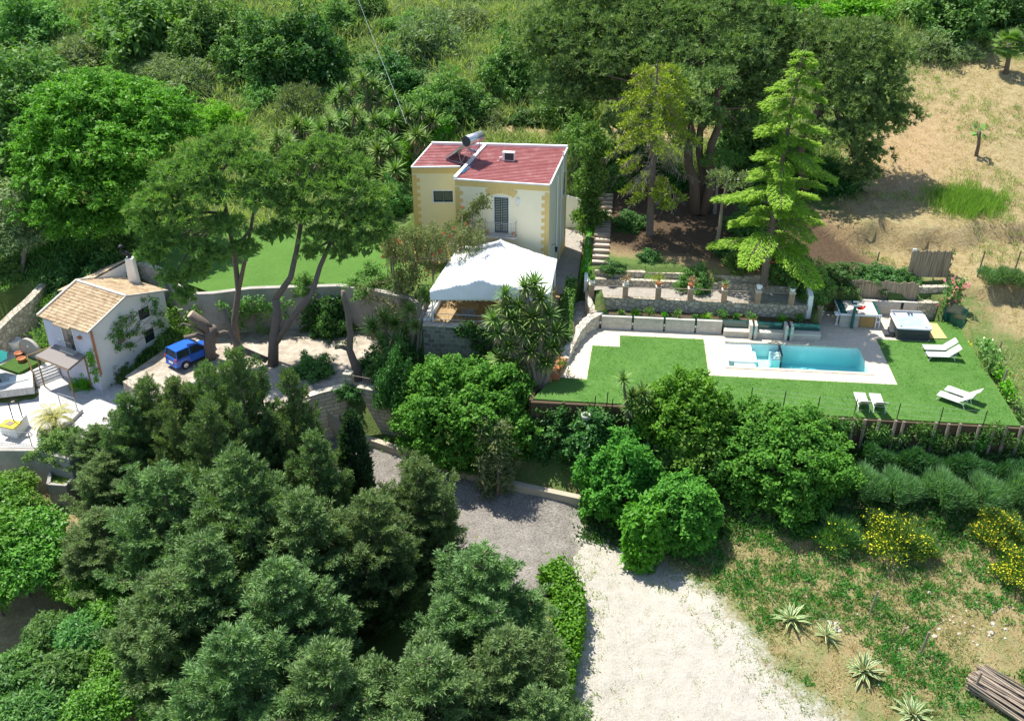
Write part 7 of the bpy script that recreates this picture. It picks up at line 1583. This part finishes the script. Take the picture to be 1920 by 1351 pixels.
def agave(label, px, py, s_, n=26):
    b_ = G(px, py, -6); root = E('variegated_agave', label, 'agave', b_, random.uniform(0, 6), 'agaves beside the gravel'); root.scale = (s_, s_, s_)
    lv = Leaves(); ly = Leaves(); st = rng.bit_generator.state
    blades(lv, n, 1.0, 0.085, 1.35, 0.05, 0.75, (0, 0, 0.12)); rng.bit_generator.state = st; blades(ly, n, 1.0, 0.15, 1.35, 0.05, 0.75, (0, 0, 0.11))
    ly.build('pale_leaf_margin', LM['agavey'], root); lv.build('green_leaf_middle', LM['agave'], root)
    MB().lathe([(0.05, -0.1), (0.13, 0.05), (0.05, 0.3)], n=8).build('core', M['barkpale'], root, True)
for q in ((1481, 1166, 1.05, 22, 'variegated agave highest up beside the gravel'), (1549, 1194, 0.85, 14, 'thin variegated agave second down beside the gravel'), (1617, 1262, 1.1, 34, 'dense variegated agave third down beside the gravel'), (1710, 1345, 1.1, 30, 'variegated agave at the bottom picture edge')): agave(q[4], q[0], q[1], q[2], q[3])
def fan_palm(label, px, py, ptop, name='fan_palm', n=30, L=1.5, tr=0.2):
    b_ = G(px, py, 9); tp_ = Q(px + 6, ptop, b_.y); root = E(name, label, 'palm', b_); h = tp_ - b_
    MB().tube([(0, 0, -0.3), h * 0.5 + Vector((0.1, 0, 0)), h], [tr * 1.25, tr, tr * 1.1], 9).build('trunk', M['bark'], root, True)
    lv = Leaves()
    for i in range(n):
        el = 1.3 - 2.3 * (i + .5) / n; az = i * 2.399; dr = np.array([math.cos(az) * math.cos(el), math.sin(az) * math.cos(el), math.sin(el)]); c = np.array(h) + dr * L * 0.45
        k = 16; an = np.linspace(-1.2, 1.2, k); sd = unit(np.cross(dr, UPV) + 1e-6); D = dr * np.cos(an)[:, None] + sd * np.sin(an)[:, None] - UPV * 0.15
        lv.put(diamonds(np.repeat(c[None], k, 0), D, np.repeat(np.cross(dr, sd)[None], k, 0), L * 0.6, 0.12), np.full(k, rng.random()))
        lv.put(diamonds(np.array(h)[None], dr[None], rv(1), L * 0.5, 0.05), np.array([0.3]))
    lv.build('fronds', LM['mid'], root); return root
fan_palm('fan palm with a dark trunk at the top right', 1886, 138, 82)
fan_palm('young palm stump with a tiny tuft on the dry slope', 1830, 293, 246, 'young_palm', 7, 0.7, 0.13)
cy = E('cycad', 'yellow green cycad with arching fronds on the cottage terrace', 'cycad', P(106, 808, -2.4)); MB().tube([(0, 0, -0.1), (-0.05, 0, 0.8)], [0.2, 0.22], 9).build('trunk', M['bark'], cy)
lv = Leaves()
for i in range(34):
    el = 1.25 - 1.15 * (i + .5) / 34; az = i * 2.399; p_ = np.array([-0.05, 0, 0.85]); e_ = el
    for k in range(9):
        d_ = np.array([math.cos(az) * math.cos(e_), math.sin(az) * math.cos(e_), math.sin(e_)]); sd = np.array([-math.sin(az), math.cos(az), 0])
        for s_ in (-1, 1):
            for q in (0, 0.5): lv.put(diamonds((p_ + d_ * 0.15 * q)[None], (sd * s_ * 0.8 + d_ * 0.6)[None], (UPV + rv(1) * 0.2), 0.26, 0.05), np.array([rng.random()]))
        lv.put(diamonds(p_[None], d_[None], UPV[None] + 0.01, 0.17, 0.04, 0.5), np.array([0.9])); p_ = p_ + d_ * 0.15; e_ -= 0.17
lv.build('fronds', LM['cycad'], cy)
# ---------------------------------------------------------------- hedges, climbers, flowers
def hedge(name, label, pts, w, h, mat, z0=None, L=0.14, W=0.09, dens=190, cat='hedge', group=None, rough=0.05):
    root = E(name, label, cat, pts[0], 0, group); lv = Leaves()
    for a, b in zip(pts, pts[1:]):
        a_, b_ = np.array(a), np.array(b); ln = np.linalg.norm(b_ - a_); n = int(dens * ln * (w + 2 * h)); e_ = (b_ - a_) / ln; sd = unit(np.cross(e_, UPV))
        t_ = rng.random(n); k = rng.random(n) * (w + 2 * h); x = np.where(k < h, -w / 2, np.where(k > h + w, w / 2, k - h - w / 2)); z = np.where(k < h, k, np.where(k > h + w, k - h - w, h))
        wob = rough * (np.sin(t_ * ln * 2.6 + x * 2 + 1) * np.sin(z * 3.1 + t_ * ln * 1.7) + 0.8 * rng.standard_normal(n))
        c = a_ + (b_ - a_) * t_[:, None] + sd * (x * (1 + wob))[:, None] + UPV * (z * (1 + wob))[:, None]
        nn = sd * np.sign(x)[:, None] * (np.abs(x) > w * 0.49)[:, None] + UPV * (z > h * 0.98)[:, None]
        lv.put(diamonds(c - np.array(pts[0]), np.cross(nn + rv(n) * 0.7, rv(n)), nn + rv(n) * 0.6, L, W), rng.random(n))
        n2 = int(dens * ln * w * h * 1.2); c = a_ + (b_ - a_) * rng.random(n2)[:, None] + sd * ((rng.random(n2) - .5) * w * 0.85)[:, None] + UPV * (rng.random(n2) * h * 0.92)[:, None]
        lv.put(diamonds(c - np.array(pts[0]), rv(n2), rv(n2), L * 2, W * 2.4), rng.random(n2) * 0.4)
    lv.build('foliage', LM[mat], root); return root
hedge('clipped_hedge', 'narrow clipped hedge running down beside the pale stairs', [Vector((4.0, 61.1, 1.7)), Vector((3.75, 59.6, 0.9)), Vector((3.55, 57.7, 0.1)), Vector((3.35, 55.8, -0.1))], 0.62, 1.15, 'mid', group='clipped hedges')
hedge('clipped_hedge', 'narrow clipped hedge along the house passage above the stairs', [Vector((5.0, 62.3, 1.75)), Vector((5.55, 66.5, 2.2)), Vector((6.0, 70.5, 3.0))], 0.5, 0.95, 'bright', group='clipped hedges')
hedge('leafy_hedge', 'bright leafy hedge between the conifers and the white gravel', [G(1030, 1090, -6), G(1066, 1128, -6), G(1066, 1190, -6.3), G(1048, 1262, -6.5), G(1040, 1330, -6.6)], 1.35, 1.45, 'pitto', L=0.2, W=0.12, dens=190, rough=0.17)
def spiky(name, label, pts, w, h, mat, n_m, L, W, lean=(0, 0, 0), cat='hedge', fl=None, group=None, spread=0.5, dome=True):
    root = E(name, label, cat, pts[0], 0, group); lv = Leaves(); b0_ = np.array(pts[0])
    for a, b in zip(pts, pts[1:]):
        a_, b_ = np.array(a), np.array(b); ln = np.linalg.norm(b_ - a_); n = int(n_m * ln); e_ = (b_ - a_) / ln; sd = unit(np.cross(e_, UPV)); t_ = rng.random(n); x = (rng.random(n) * 2 - 1)
        lump = 0.8 + 0.28 * np.sin(t_ * ln * 2.3 + 1) + 0.1 * np.sin(t_ * ln * 6)
        z = h * np.sqrt(np.clip(1 - x ** 2 * 0.85, 0, 1)) * (0.35 + 0.65 * rng.random(n) ** 0.5) * lump
        c = a_ + (b_ - a_) * t_[:, None] + sd * (x * w / 2 * lump)[:, None] + UPV * z[:, None]
        D = UPV * 0.9 + sd * (x * spread * 1.6)[:, None] + rv(n) * spread + np.array(lean)
        lv.put(diamonds(c - b0_, D, rv(n), L * (0.7 + 0.6 * rng.random(n)), W), rng.random(n))
    lv.build('foliage', LM[mat], root); return root
def line(z, *q): return [G(px, py, z) for px, py in q]
spiky('lavender_hedge', 'grey green lavender hedge, left half below the log wall', line(-3, (1605, 925), (1660, 935), (1740, 925)), 2.0, 1.35, 'lav', 2600, 0.55, 0.035, group='lavender hedges')
spiky('lavender_hedge', 'grey green lavender hedge, right half below the log wall', line(-3, (1750, 940), (1820, 950), (1905, 935)), 2.2, 1.5, 'lav', 2600, 0.6, 0.035, group='lavender hedges')
spiky('rosemary_hedge', 'dark trailing rosemary hedge right below the log wall', line(-2.4, (1615, 868), (1700, 878), (1800, 890), (1935, 905)), 1.3, 0.95, 'rosem', 2600, 0.45, 0.06, (0.1, -0.5, -0.1), group=None)
for i, (q, r_) in enumerate([((1858, 530), 0.75), ((1888, 530), 0.65), ((1915, 535), 0.8)]):
    b_ = G(*q, 2.2); spiky('lavender_clump', ('rounded lavender clump right of the dark slope post', 'lavender clump beside the pale pink flowers', 'lavender clump at the right edge below the post')[i], [b_ - Vector((r_, 0, 0.1)), b_ + Vector((r_, 0, -0.1))], 1.3, 0.9, 'lav', 1500, 0.4, 0.035, group='lavender clumps on the slope', cat='lavender')
def broom(label, px, py, r, h, yellow, name='broom_bush'):
    b_ = G(px, py, -4.5); root = E(name, label, 'broom bush', b_, 0, 'broom bushes on the meadow'); lv, lf = Leaves(), Leaves(); n = int(2600 * r)
    u = rv(n); u[:, 2] = np.abs(u[:, 2]); c = u * np.array([r, r, h]) * (0.35 + 0.65 * rng.random((n, 1)) ** 0.5) * (1 + 0.25 * np.sin(u @ np.array([5, 4, 3])))[:, None]
    lv.put(diamonds(c, u * 0.6 + UPV * 0.7 + rv(n) * 0.45, rv(n), 0.5, 0.04), rng.random(n)); lv.build('stems', LM['broom'], root)
    m = int(1500 * r * yellow); sel = rng.integers(0, n, m); lf.put(diamonds(c[sel] * 1.08 + rv(m) * 0.1 + UPV * 0.1, rv(m), UPV + rv(m) * 0.6, 0.11, 0.09), rng.random(m)); lf.build('flowers', LM['yelfl'], root)
broom('large broom bush half covered in yellow flowers', 1672, 1015, 1.7, 1.3, 0.55); broom('dense yellow broom bush below the right lavender hedge', 1868, 1000, 1.25, 1.3, 1.0); broom('yellow broom bush cut by the right picture edge', 1915, 1075, 1.35, 1.3, 1.0); broom('grey green broom with few flowers left of the large one', 1570, 1010, 1.25, 1.1, 0.12)
broom('small broom with yellow flowers in front of the large one', 1720, 1030, 0.9, 0.9, 0.9)
def climb(name, label, pts, r, per, mat, L=0.2, W=0.12, flowers=None, cat='climber', nfl=0, base=None, flat=True, group=None, fl=0.16):
    base = base or pts[0]; root = E(name, label, cat, base, 0, group); lv = Leaves(); C = np.array([tuple(Vector(p_) - Vector(base)) for p_ in pts])
    lv.clumps(C, (r, r, r), per, L, W, flat=flat, low=-0.9, shell=0.25, rnd=0.9); lv.build('foliage', LM[mat], root)
    mb = MB(); 
    for a, b in zip(pts, pts[1:]):
        if (Vector(b) - Vector(a)).length < 3: mb.tube([Vector(a) - Vector(base), Vector(b) - Vector(base)], 0.013, 4, False)
    if mb.v: mb.build('stem', M['bark'], root)
    if flowers:
        lf = Leaves(); c = C[rng.integers(0, len(C), nfl)] + rv(nfl) * r * 1.0
        for _ in range(5): lf.put(diamonds(c, rv(nfl) + UPV * 0.3, UPV + rv(nfl) * 0.7, fl, fl * 0.8), rng.random(nfl))
        lf.build('flowers', LM[flowers], root)
    return root
# bougainvillea: over the pergola and up the facade
bp = []
for i in range(300):
    px, py = random.uniform(718, 905), random.uniform(415, 545)
    if py < 415 + (905 - px) * 0.12 or py > 560 - (px - 718) * 0.52: continue
    bp.append(Q(px, py, 61.0 + random.uniform(-1.6, 1.4)))
for i in range(26): t_ = i / 25; bp.append(Q(862 + 50 * t_ + random.uniform(-8, 8), 420 - 50 * t_ + random.uniform(-8, 8), 61.9))
bp.sort(key=lambda q: q.x)
climb('bougainvillea', 'brownish bougainvillea with red flowers spreading from the pergola up the facade', bp, 0.42, 64, 'boug', 0.17, 0.075, 'redfl', 'bougainvillea', 34, Vector((-6.5, 61.2, 1.8)), False, fl=0.15)
def scatter(poly, n, fn):
    out = []; xs = [q[0] for q in poly]; ys = [q[1] for q in poly]
    while len(out) < n:
        px, py = random.uniform(min(xs), max(xs)), random.uniform(min(ys), max(ys))
        if inpoly(np.array([px]), np.array([py]), poly)[0]: out.append(fn(px, py))
    return out
fpl = Face(Vector((-5.55, 55.55, 0)), Vector((2.15, 54.65, 0)), (0, -1, 0))
def onface(fa, d): 
    def f(px, py):
        r_ = Vector(ray(px, py)); t_ = (fa.a - Vector((0, 0, HC))).dot(fa.n) / r_.dot(fa.n); return Vector((0, 0, HC)) + r_ * t_ + fa.n * d
    return f
climb('wall_ivy', 'dark ivy curtain hanging over the right part of the patio wall', scatter([(845, 605), (960, 608), (975, 680), (900, 690), (862, 640)], 60, onface(fpl, 0.15)), 0.32, 46, 'ivyd', 0.18, 0.12, base=fpl.p(4, 0, 0.2))
climb('cottage_vine', 'creeper with thin branches over the cottage long wall', scatter([(190, 625), (215, 600), (262, 560), (305, 555), (312, 600), (270, 640), (215, 660)], 44, onface(fW, 0.15)), 0.28, 30, 'mid', 0.18, 0.09, base=fW.p(3, -1.4, 0.2))
climb('corner_vine', 'green climber on the cottage corner by the drain pipe', [fG.p(4.15 + random.uniform(-.2, .25), random.uniform(-1.6, 0.6), 0.12) for _ in range(14)], 0.24, 30, 'bright', 0.16, 0.1, base=fG.p(4.1, -2.2, 0.15))
fw1 = Face(P(400, 552, 1.9) + Vector((0, -0.25, 0)), P(560, 540, 1.9) + Vector((0, -0.25, 0)), (0, -1, 0))
climb('wall_creeper', 'light green creeper on the curved retaining wall between the pine trunks', scatter([(400, 570), (440, 560), (540, 556), (560, 590), (540, 625), (470, 615), (420, 610)], 46, onface(fw1, 0.2)), 0.36, 34, 'mid', 0.2, 0.12, base=fw1.p(3, -1.2, 0.2))
climb('wall_creeper', 'yellowish creeper left of the pines above the blue car', scatter([(315, 570), (370, 575), (380, 620), (320, 610)], 18, onface(fw1, 0.3)), 0.4, 34, 'citrus', 0.2, 0.12, base=fw1.p(0, -1.2, 0.2))
fw2 = Face(P(640, 536, 1.9) + Vector((0, -0.25, 0)), P(770, 560, 1.9) + Vector((0, -0.25, 0)), (0, -1, 0))
climb('wall_creeper', 'straggly creeper on the retaining wall left of the tent', scatter([(660, 525), (760, 520), (800, 560), (760, 600), (690, 570)], 40, onface(fw2, 0.4)), 0.42, 22, 'boug', 0.2, 0.08, base=fw2.p(3, -1.2, 0.3))
climb('red_flowering_shrub', 'shrub with red flowers spilling over beside the white end wall', scatter([(1440, 500), (1500, 500), (1495, 540), (1430, 525)], 16, lambda a, b: Q(a, b, 61.2 + random.uniform(-.3, .3))), 0.38, 44, 'dark', 0.2, 0.12, 'redfl', 'shrub', 16, U(4.6, 4.6, 1.7), fl=0.22)
climb('rose_bush', 'pink rose column in front of the upper reed screen', [G(1772, 516, 2.2) + Vector((random.uniform(-.2, .2), random.uniform(-.15, .15), 0.1 + 0.13 * i)) for i in range(14)], 0.24, 30, 'dark', 0.15, 0.09, 'pink', 'rose bush', 22, fl=0.15)
climb('rose_bush', 'large pink rose bush at the top corner of the lawn', [G(1780, 575, 1.4) + Vector((random.uniform(-.5, .5), random.uniform(-.3, .3), 0.1 + 0.085 * i)) for i in range(22)], 0.36, 36, 'dark', 0.16, 0.1, 'pink', 'rose bush', 30, fl=0.17)
climb('rose_bush', 'yellow flowering rose at the upper right lawn border', [G(1812, 640, 0) + Vector((random.uniform(-.3, .5), random.uniform(-.3, .3), 0.3 + 0.07 * i)) for i in range(12)], 0.34, 36, 'mid', 0.17, 0.11, 'yelfl', 'rose bush', 16, fl=0.18)
climb('rose_bush', 'white flowering rose in the middle of the right lawn border', [G(1836 + i * 1.5, 660 + i * 2, 0) + Vector((random.uniform(-.3, .3), random.uniform(-.3, .3), random.uniform(0.3, 1.3))) for i in range(18)], 0.36, 36, 'mid', 0.18, 0.12, 'whitefl', 'rose bush', 18, fl=0.14)
climb('border_shrub', 'light yellowish leafy plant low on the right lawn border', [G(1866 + i * 1.5, 705 + i * 3.2, 0) + Vector((random.uniform(-.2, .3), random.uniform(-.3, .3), random.uniform(0.2, 0.9))) for i in range(18)], 0.32, 34, 'bright', 0.18, 0.12, None, 'shrub')
climb('border_shrub', 'dark green plant in the lower middle of the right lawn border', [G(1846 + i * 1.2, 690 + i * 2, 0) + Vector((random.uniform(-.2, .3), random.uniform(-.3, .3), random.uniform(0.2, 1.1))) for i in range(12)], 0.32, 34, 'dark', 0.18, 0.11, None, 'shrub')
climb('border_shrub', 'dark leafy plant at the lowest right lawn corner', [G(1893 + i * 2, 745 + i * 6, 0) + Vector((random.uniform(-.2, .3), random.uniform(-.3, .3), random.uniform(0.1, 0.6))) for i in range(9)], 0.3, 34, 'mid', 0.18, 0.11, None, 'shrub')
climb('wall_ivy', 'dark ivy mat over the left part of the earth wall', [U(-11.6 + 0.25 * i + random.uniform(-.1, .1), -8.62 + random.uniform(-.08, .05), random.uniform(-1.8, -0.12)) for i in range(62) for _ in range(2)], 0.34, 30, 'ivyd', 0.18, 0.11, base=U(-6, -8.7, -1.6))
climb('wall_creeper', 'dense green creeper on the retaining wall right of the pine trunks', scatter([(560, 560), (640, 548), (650, 600), (600, 615), (560, 600)], 34, onface(fw1, 0.35)), 0.4, 40, 'ivyd', 0.2, 0.12, base=fw1.p(6, -1.2, 0.3))
# small plants: planter bed, pillar pots, wall tufts
bedp = [(1133, 'low round plant at the left end of the planter bed', 'mid', .2), (1165, 'small round plant in the planter bed', 'mid', .18), (1192, 'spiky plant in the planter bed', 'bright', .3), (1217, 'taller bushy plant in the planter bed', 'dark', .34), (1245, 'tiny round plant in the planter bed', 'bright', .16), (1268, 'bushy plant in the middle of the planter bed', 'dark', .34), (1300, 'tiny plant between the bushy and the grassy one', 'mid', .14), (1322, 'large grassy plant in the planter bed', 'bright', .38), (1352, 'dark bushy plant above the first bench bay', 'dark', .34),
        (1378, 'small round plant above the first bench bay', 'mid', .2), (1403, 'dark plant above the first bench pier', 'dark', .38), (1462, 'grassy plant above the second bench bay', 'bright', .4), (1492, 'low dark plant above the third bench bay', 'dark', .3)]
for px, lab, mt_, r_ in bedp:
    u_ = (P(px, 586, 0.75) - O0).dot(UX); b_ = U(u_, 1.75 + random.uniform(-.2, .2), 0.72); root = E('bed_plant', lab, 'plant', b_, 0, 'plants in the planter bed'); lv = Leaves()
    if mt_ == 'bright' and r_ > 0.25: blades(lv, 40, r_ * 1.7, 0.06, 1.4, 0.2, 0.8)
    else: lv.clumps(rv(7) * r_ * 0.6 * np.array([1, 1, .8]) + np.array([0, 0, r_ * 0.9]), (r_ * .6, r_ * .6, r_ * .6), 26, 0.15, 0.08, low=-0.9)
    lv.build('foliage', LM[mt_], root)
pp = [('mid', .16), ('dryleaf', .3), ('ycyp', .42), ('dryleaf', .3), ('grey', .42), (None, 0), ('dark', .25)]
for i, (mt_, r_) in enumerate(pp):
    b_ = U(PILU[i], 2.63, 1.64 + 0.9); root = E('pillar_pot', pots[i], 'plant pot', b_, 0, 'pots on the brick pillars')
    ob = MB().lathe([(0.10, 0.002), (0.13, 0.05), (0.2, 0.2), (0.22, 0.3), (0.18, 0.3), (0.15, 0.2)], n=14).build('pot', M['white' if i in (0, 1, 5, 6) else 'terracotta'], root, True)
    if i == 5: ob.rotation_euler = (R(-35), R(20), 0); ob.location = (0, 0, 0.06)
    if mt_:
        lv = Leaves()
        if mt_ == 'grey': blades(lv, 30, 0.5, 0.05, 1.4, 0.1, 0.5, (0, 0, 0.25))
        else: lv.clumps(rv(8) * r_ * 0.6 + np.array([0, 0, 0.3 + r_ * 0.6]), (r_ * .6, r_ * .6, r_ * .5), 22, 0.16, 0.06, low=-0.9)
        lv.build('plant', LM[mt_], root)
cpot = E('corner_pot', 'pale urn at the left front corner of the pool lawn', 'plant pot', P(1099, 788, -0.4)); MB().lathe([(0.14, -0.3), (0.12, 0), (0.25, 0.2), (0.3, 0.42), (0.26, 0.42), (0.2, 0.2)], n=14).build('urn', M['concrete'], cpot, True)
bx = E('box_plants', 'succulents growing in the low terracotta planter box', 'plant', P(1052, 690, 0.35)); lv = Leaves(); lv.clumps([(0, 0, 0.1), (0.2, -0.5, 0.1), (-0.1, 0.4, 0.15), (0.1, 0.1, 0.2)], (0.35, 0.3, 0.2), 40, 0.2, 0.06); lv.build('foliage', LM['loquat'], bx)
wn_ = 0
for u_ in np.linspace(3.2, 15.4, 15):
    b_ = U(u_ + random.uniform(-.3, .3), -8.75 + random.uniform(-.1, .05), random.uniform(-1.3, -0.2)); root = E('wall_plant', 'hanging green plant on the dark earth wall, %s from the left' % ('first', 'second', 'third', 'fourth', 'fifth', 'sixth', 'seventh', 'eighth', 'ninth', 'tenth', 'eleventh', 'twelfth', 'thirteenth', 'fourteenth', 'last')[wn_], 'plant', b_, 0, 'plants on the earth wall'); wn_ += 1
    lv = Leaves(); lv.clumps(rv(14) * np.array([.6, .12, .5]), (0.28, 0.2, 0.28), 28, 0.2, 0.07, low=-0.9); blades(lv, 16, 0.5, 0.05, 1.0, 0.0, 1.5, (0.2, 0, 0.2)); lv.build('foliage', LM[('mid', 'weed', 'dark')[wn_ % 3]], root)

# ---------------------------------------------------------------- ground cover nobody could count
def cover(name, pts, per, L, W, mat, up_=0.9, spread=0.6, r=0.15):
    n = len(pts); c = np.repeat(np.asarray(pts), per, 0) + rng.standard_normal((n * per, 3)) * np.array([r, r, 0.02]); tr = np.repeat(rng.random(n), per)
    sz = np.repeat(0.6 + 0.8 * rng.random(n), per)
    D = UPV * up_ + rv(n * per) * spread
    q = diamonds(c, D, rv(n * per), L * sz, W, 0.5)
    return tag(npmesh(name, q.reshape(-1, 3), 4, LM[mat], np.clip(tr * 0.6 + 0.4 * rng.random(n * per), 0, 1)), kind='stuff')
def field(n, x0, x1, y0, y1, keep):
    X = rng.uniform(x0, x1, n); Y = rng.uniform(y0, y1, n); k = keep(X, Y); X, Y = X[k], Y[k]; return np.stack([X, Y, terr(X, Y)], 1)
nin = lambda X, Y, *ps: ~np.any([inpoly(X, Y, p_) for p_ in ps], 0)
hillk = lambda X, Y: nin(X, Y, DRY_UP, GARDEN, BAND, T_ULAWN, T_PATIO, RED) & (np.abs(X) < Y * 0.56) & ~((Y < 73) & (X > -16) & (X < 28))
patch = lambda X, Y, s_, o_: np.sin(X * s_ + o_) + np.sin(Y * s_ * 1.3 + o_ * 2) + np.sin((X + Y) * s_ * 0.6 + o_)
cover('hill_grass', field(19000, -66, 66, 70, 122, lambda X, Y: hillk(X, Y) & (patch(X, Y, 0.23, 1) > -0.9)), 13, 1.15, 0.085, 'tuss', 0.7, 0.75, 0.35)
cover('hill_scrub', field(10000, -66, 66, 66, 122, lambda X, Y: hillk(X, Y) & (patch(X, Y, 0.27, 2) > -0.7)), 16, 0.5, 0.10, 'mid', 0.6, 0.8, 0.45)
cover('hill_undergrowth', field(6500, -66, 66, 66, 122, lambda X, Y: hillk(X, Y) & (patch(X, Y, 0.31, 4) > 0.1)), 14, 0.5, 0.13, 'grey', 0.5, 0.9, 0.4)
slope = lambda X, Y: ~nin(X, Y, DRY_UP, BAND) | ((X > 29) & (Y > 48) & (Y < 75))
cover('dry_grass', field(9000, 0, 60, 44, 100, lambda X, Y: slope(X, Y) & nin(X, Y, T_LAWN, T_WALK)), 7, 0.32, 0.035, 'dryg', 0.6, 0.8, 0.15)
cover('slope_grass', field(6500, 16, 60, 44, 100, lambda X, Y: slope(X, Y) & nin(X, Y, T_LAWN, T_WALK, RED) & (patch(X, Y, 0.5, 2) > -0.1)), 12, 0.38, 0.05, 'tuss', 0.8, 0.6, 0.2)
LM['tallg'] = leafmat('tall_grass_blades', (0.11, 0.22, 0.035), (0.28, 0.38, 0.09), 0.4, 0.04)
gt_ = G(1815, 385, 5); cover('tall_grass_patch', np.array([(gt_.x + 2.6 * rng.normal() * 0.6, gt_.y + 2.0 * rng.normal() * 0.6, 0) for _ in range(260)]) * 1.0, 1, 0.1, 0.01, 'tuss') if False else None
pts = np.stack([gt_.x + 1.25 * rng.standard_normal(420), gt_.y + 1.0 * rng.standard_normal(420)], 1)
cover('tall_grass', np.c_[pts, terr(pts[:, 0], pts[:, 1])], 14, 0.8, 0.04, 'tallg', 1.0, 0.35, 0.25)
mead = lambda X, Y: inpoly(X, Y, MEADOW) & nin(X, Y, GRAVEL)
cover('meadow_weeds', field(6500, 2, 40, 28, 50, lambda X, Y: mead(X, Y) & (patch(X, Y, 0.9, 3) > -1.0 + (38 - Y) * 0.28)), 18, 0.26, 0.075, 'weed', 0.7, 0.7, 0.14)
cover('meadow_herbs', field(6000, 2, 40, 28, 50, lambda X, Y: mead(X, Y) & (patch(X, Y, 0.6, 1) > -0.4 + (37 - Y) * 0.15)), 12, 0.26, 0.045, 'tuss', 0.7, 0.7, 0.16)
cover('meadow_grass', field(9000, 2, 40, 28, 50, mead), 8, 0.26, 0.03, 'dryg', 0.6, 0.8, 0.15)
cover('gravel_tufts', field(500, 2, 16, 28, 45, lambda X, Y: inpoly(X, Y, GRAVEL)), 7, 0.12, 0.03, 'tuss', 0.6, 0.8, 0.12)
cover('gravel_weeds', field(3200, 2, 30, 24, 47, lambda X, Y: (np.abs(sdist(X, Y, GRAVEL)) < 1.6)), 9, 0.16, 0.045, 'tuss', 0.6, 0.8, 0.12)
cover('orchard_grass', field(2200, -45, -12, 26, 50, lambda X, Y: patch(X, Y, 0.7, 5) > 0.8), 9, 0.28, 0.06, 'weed', 0.7, 0.7, 0.15)
cover('bank_plants', field(5200, 2.5, 32, 40, 49.5, lambda X, Y: nin(X, Y, T_LAWN) & (Y > 44.5 - 0.1 * X) & (X > 4)), 12, 0.3, 0.12, 'ivyd', 0.5, 0.9, 0.25)
cover('wild_border', field(3600, -46, -20, 55, 72, lambda X, Y: nin(X, Y, T_ULAWN, T_COURT, T_TERR, T_TERR2, [l0, c0, r0, b0 + dl * 2])), 12, 0.4, 0.1, 'mid', 0.7, 0.8, 0.3)
lg = np.concatenate([field(15000, -2, 32, 46, 63, lambda X, Y: inpoly(X, Y, up((-9.8, -8.2), (15.6, -8.3), (15.7, 1.3), (9.95, 1.3), (9.95, -4.5), (-1.28, -4.5), (-1.28, 0.15), (-6.7, 0.15), (-6.7, -1.4), (-8.45, -1.4), (-8.7, -5.6), (-9.8, -5.6)))), field(1200, 24, 32, 55, 62, lambda X, Y: inpoly(X, Y, up((13.4, 1.3), (15.6, 1.3), (15.7, 4.1), (13.7, 4.1)))) ])
lg[:, 2] = 0.02; lg = lg[~((lg[:, 0] > P(1738, 604, 0).x) & (lg[:, 0] < P(1770, 634, 0).x + .3) & (lg[:, 1] > 57.3) & (lg[:, 1] < 60.2))]
LM['turf'] = leafmat('turf_blades', (0.085, 0.22, 0.035), (0.15, 0.33, 0.06), 0.35, 0.05)
cover('lawn_grass', lg, 6, 0.075, 0.03, 'turf', 0.7, 0.8, 0.12)
# pale stones on the bank
mb = MB()
for i in range(150):
    px, py = random.choice([(random.gauss(1560, 14), 0), (random.gauss(1750, 90), 1), (random.gauss(1830, 60), 2)]); py = {0: 1140 + (px - 1530) * 0.9 + random.gauss(0, 6), 1: 1190 + random.gauss(0, 45), 2: 1160 + random.gauss(0, 40)}[py]
    g_ = G(px, py, -5.8); s_ = abs(random.gauss(0.03, 0.035)) + 0.025
    mb.lathe([(s_ * .5, -s_ * .3), (s_ * 1.1, 0), (s_ * random.uniform(.6, 1), s_ * .5), (s_ * .3, s_ * .8)], g_, 5)
tag(mb.build('scattered_stones', M['whiterock']), kind='stuff')
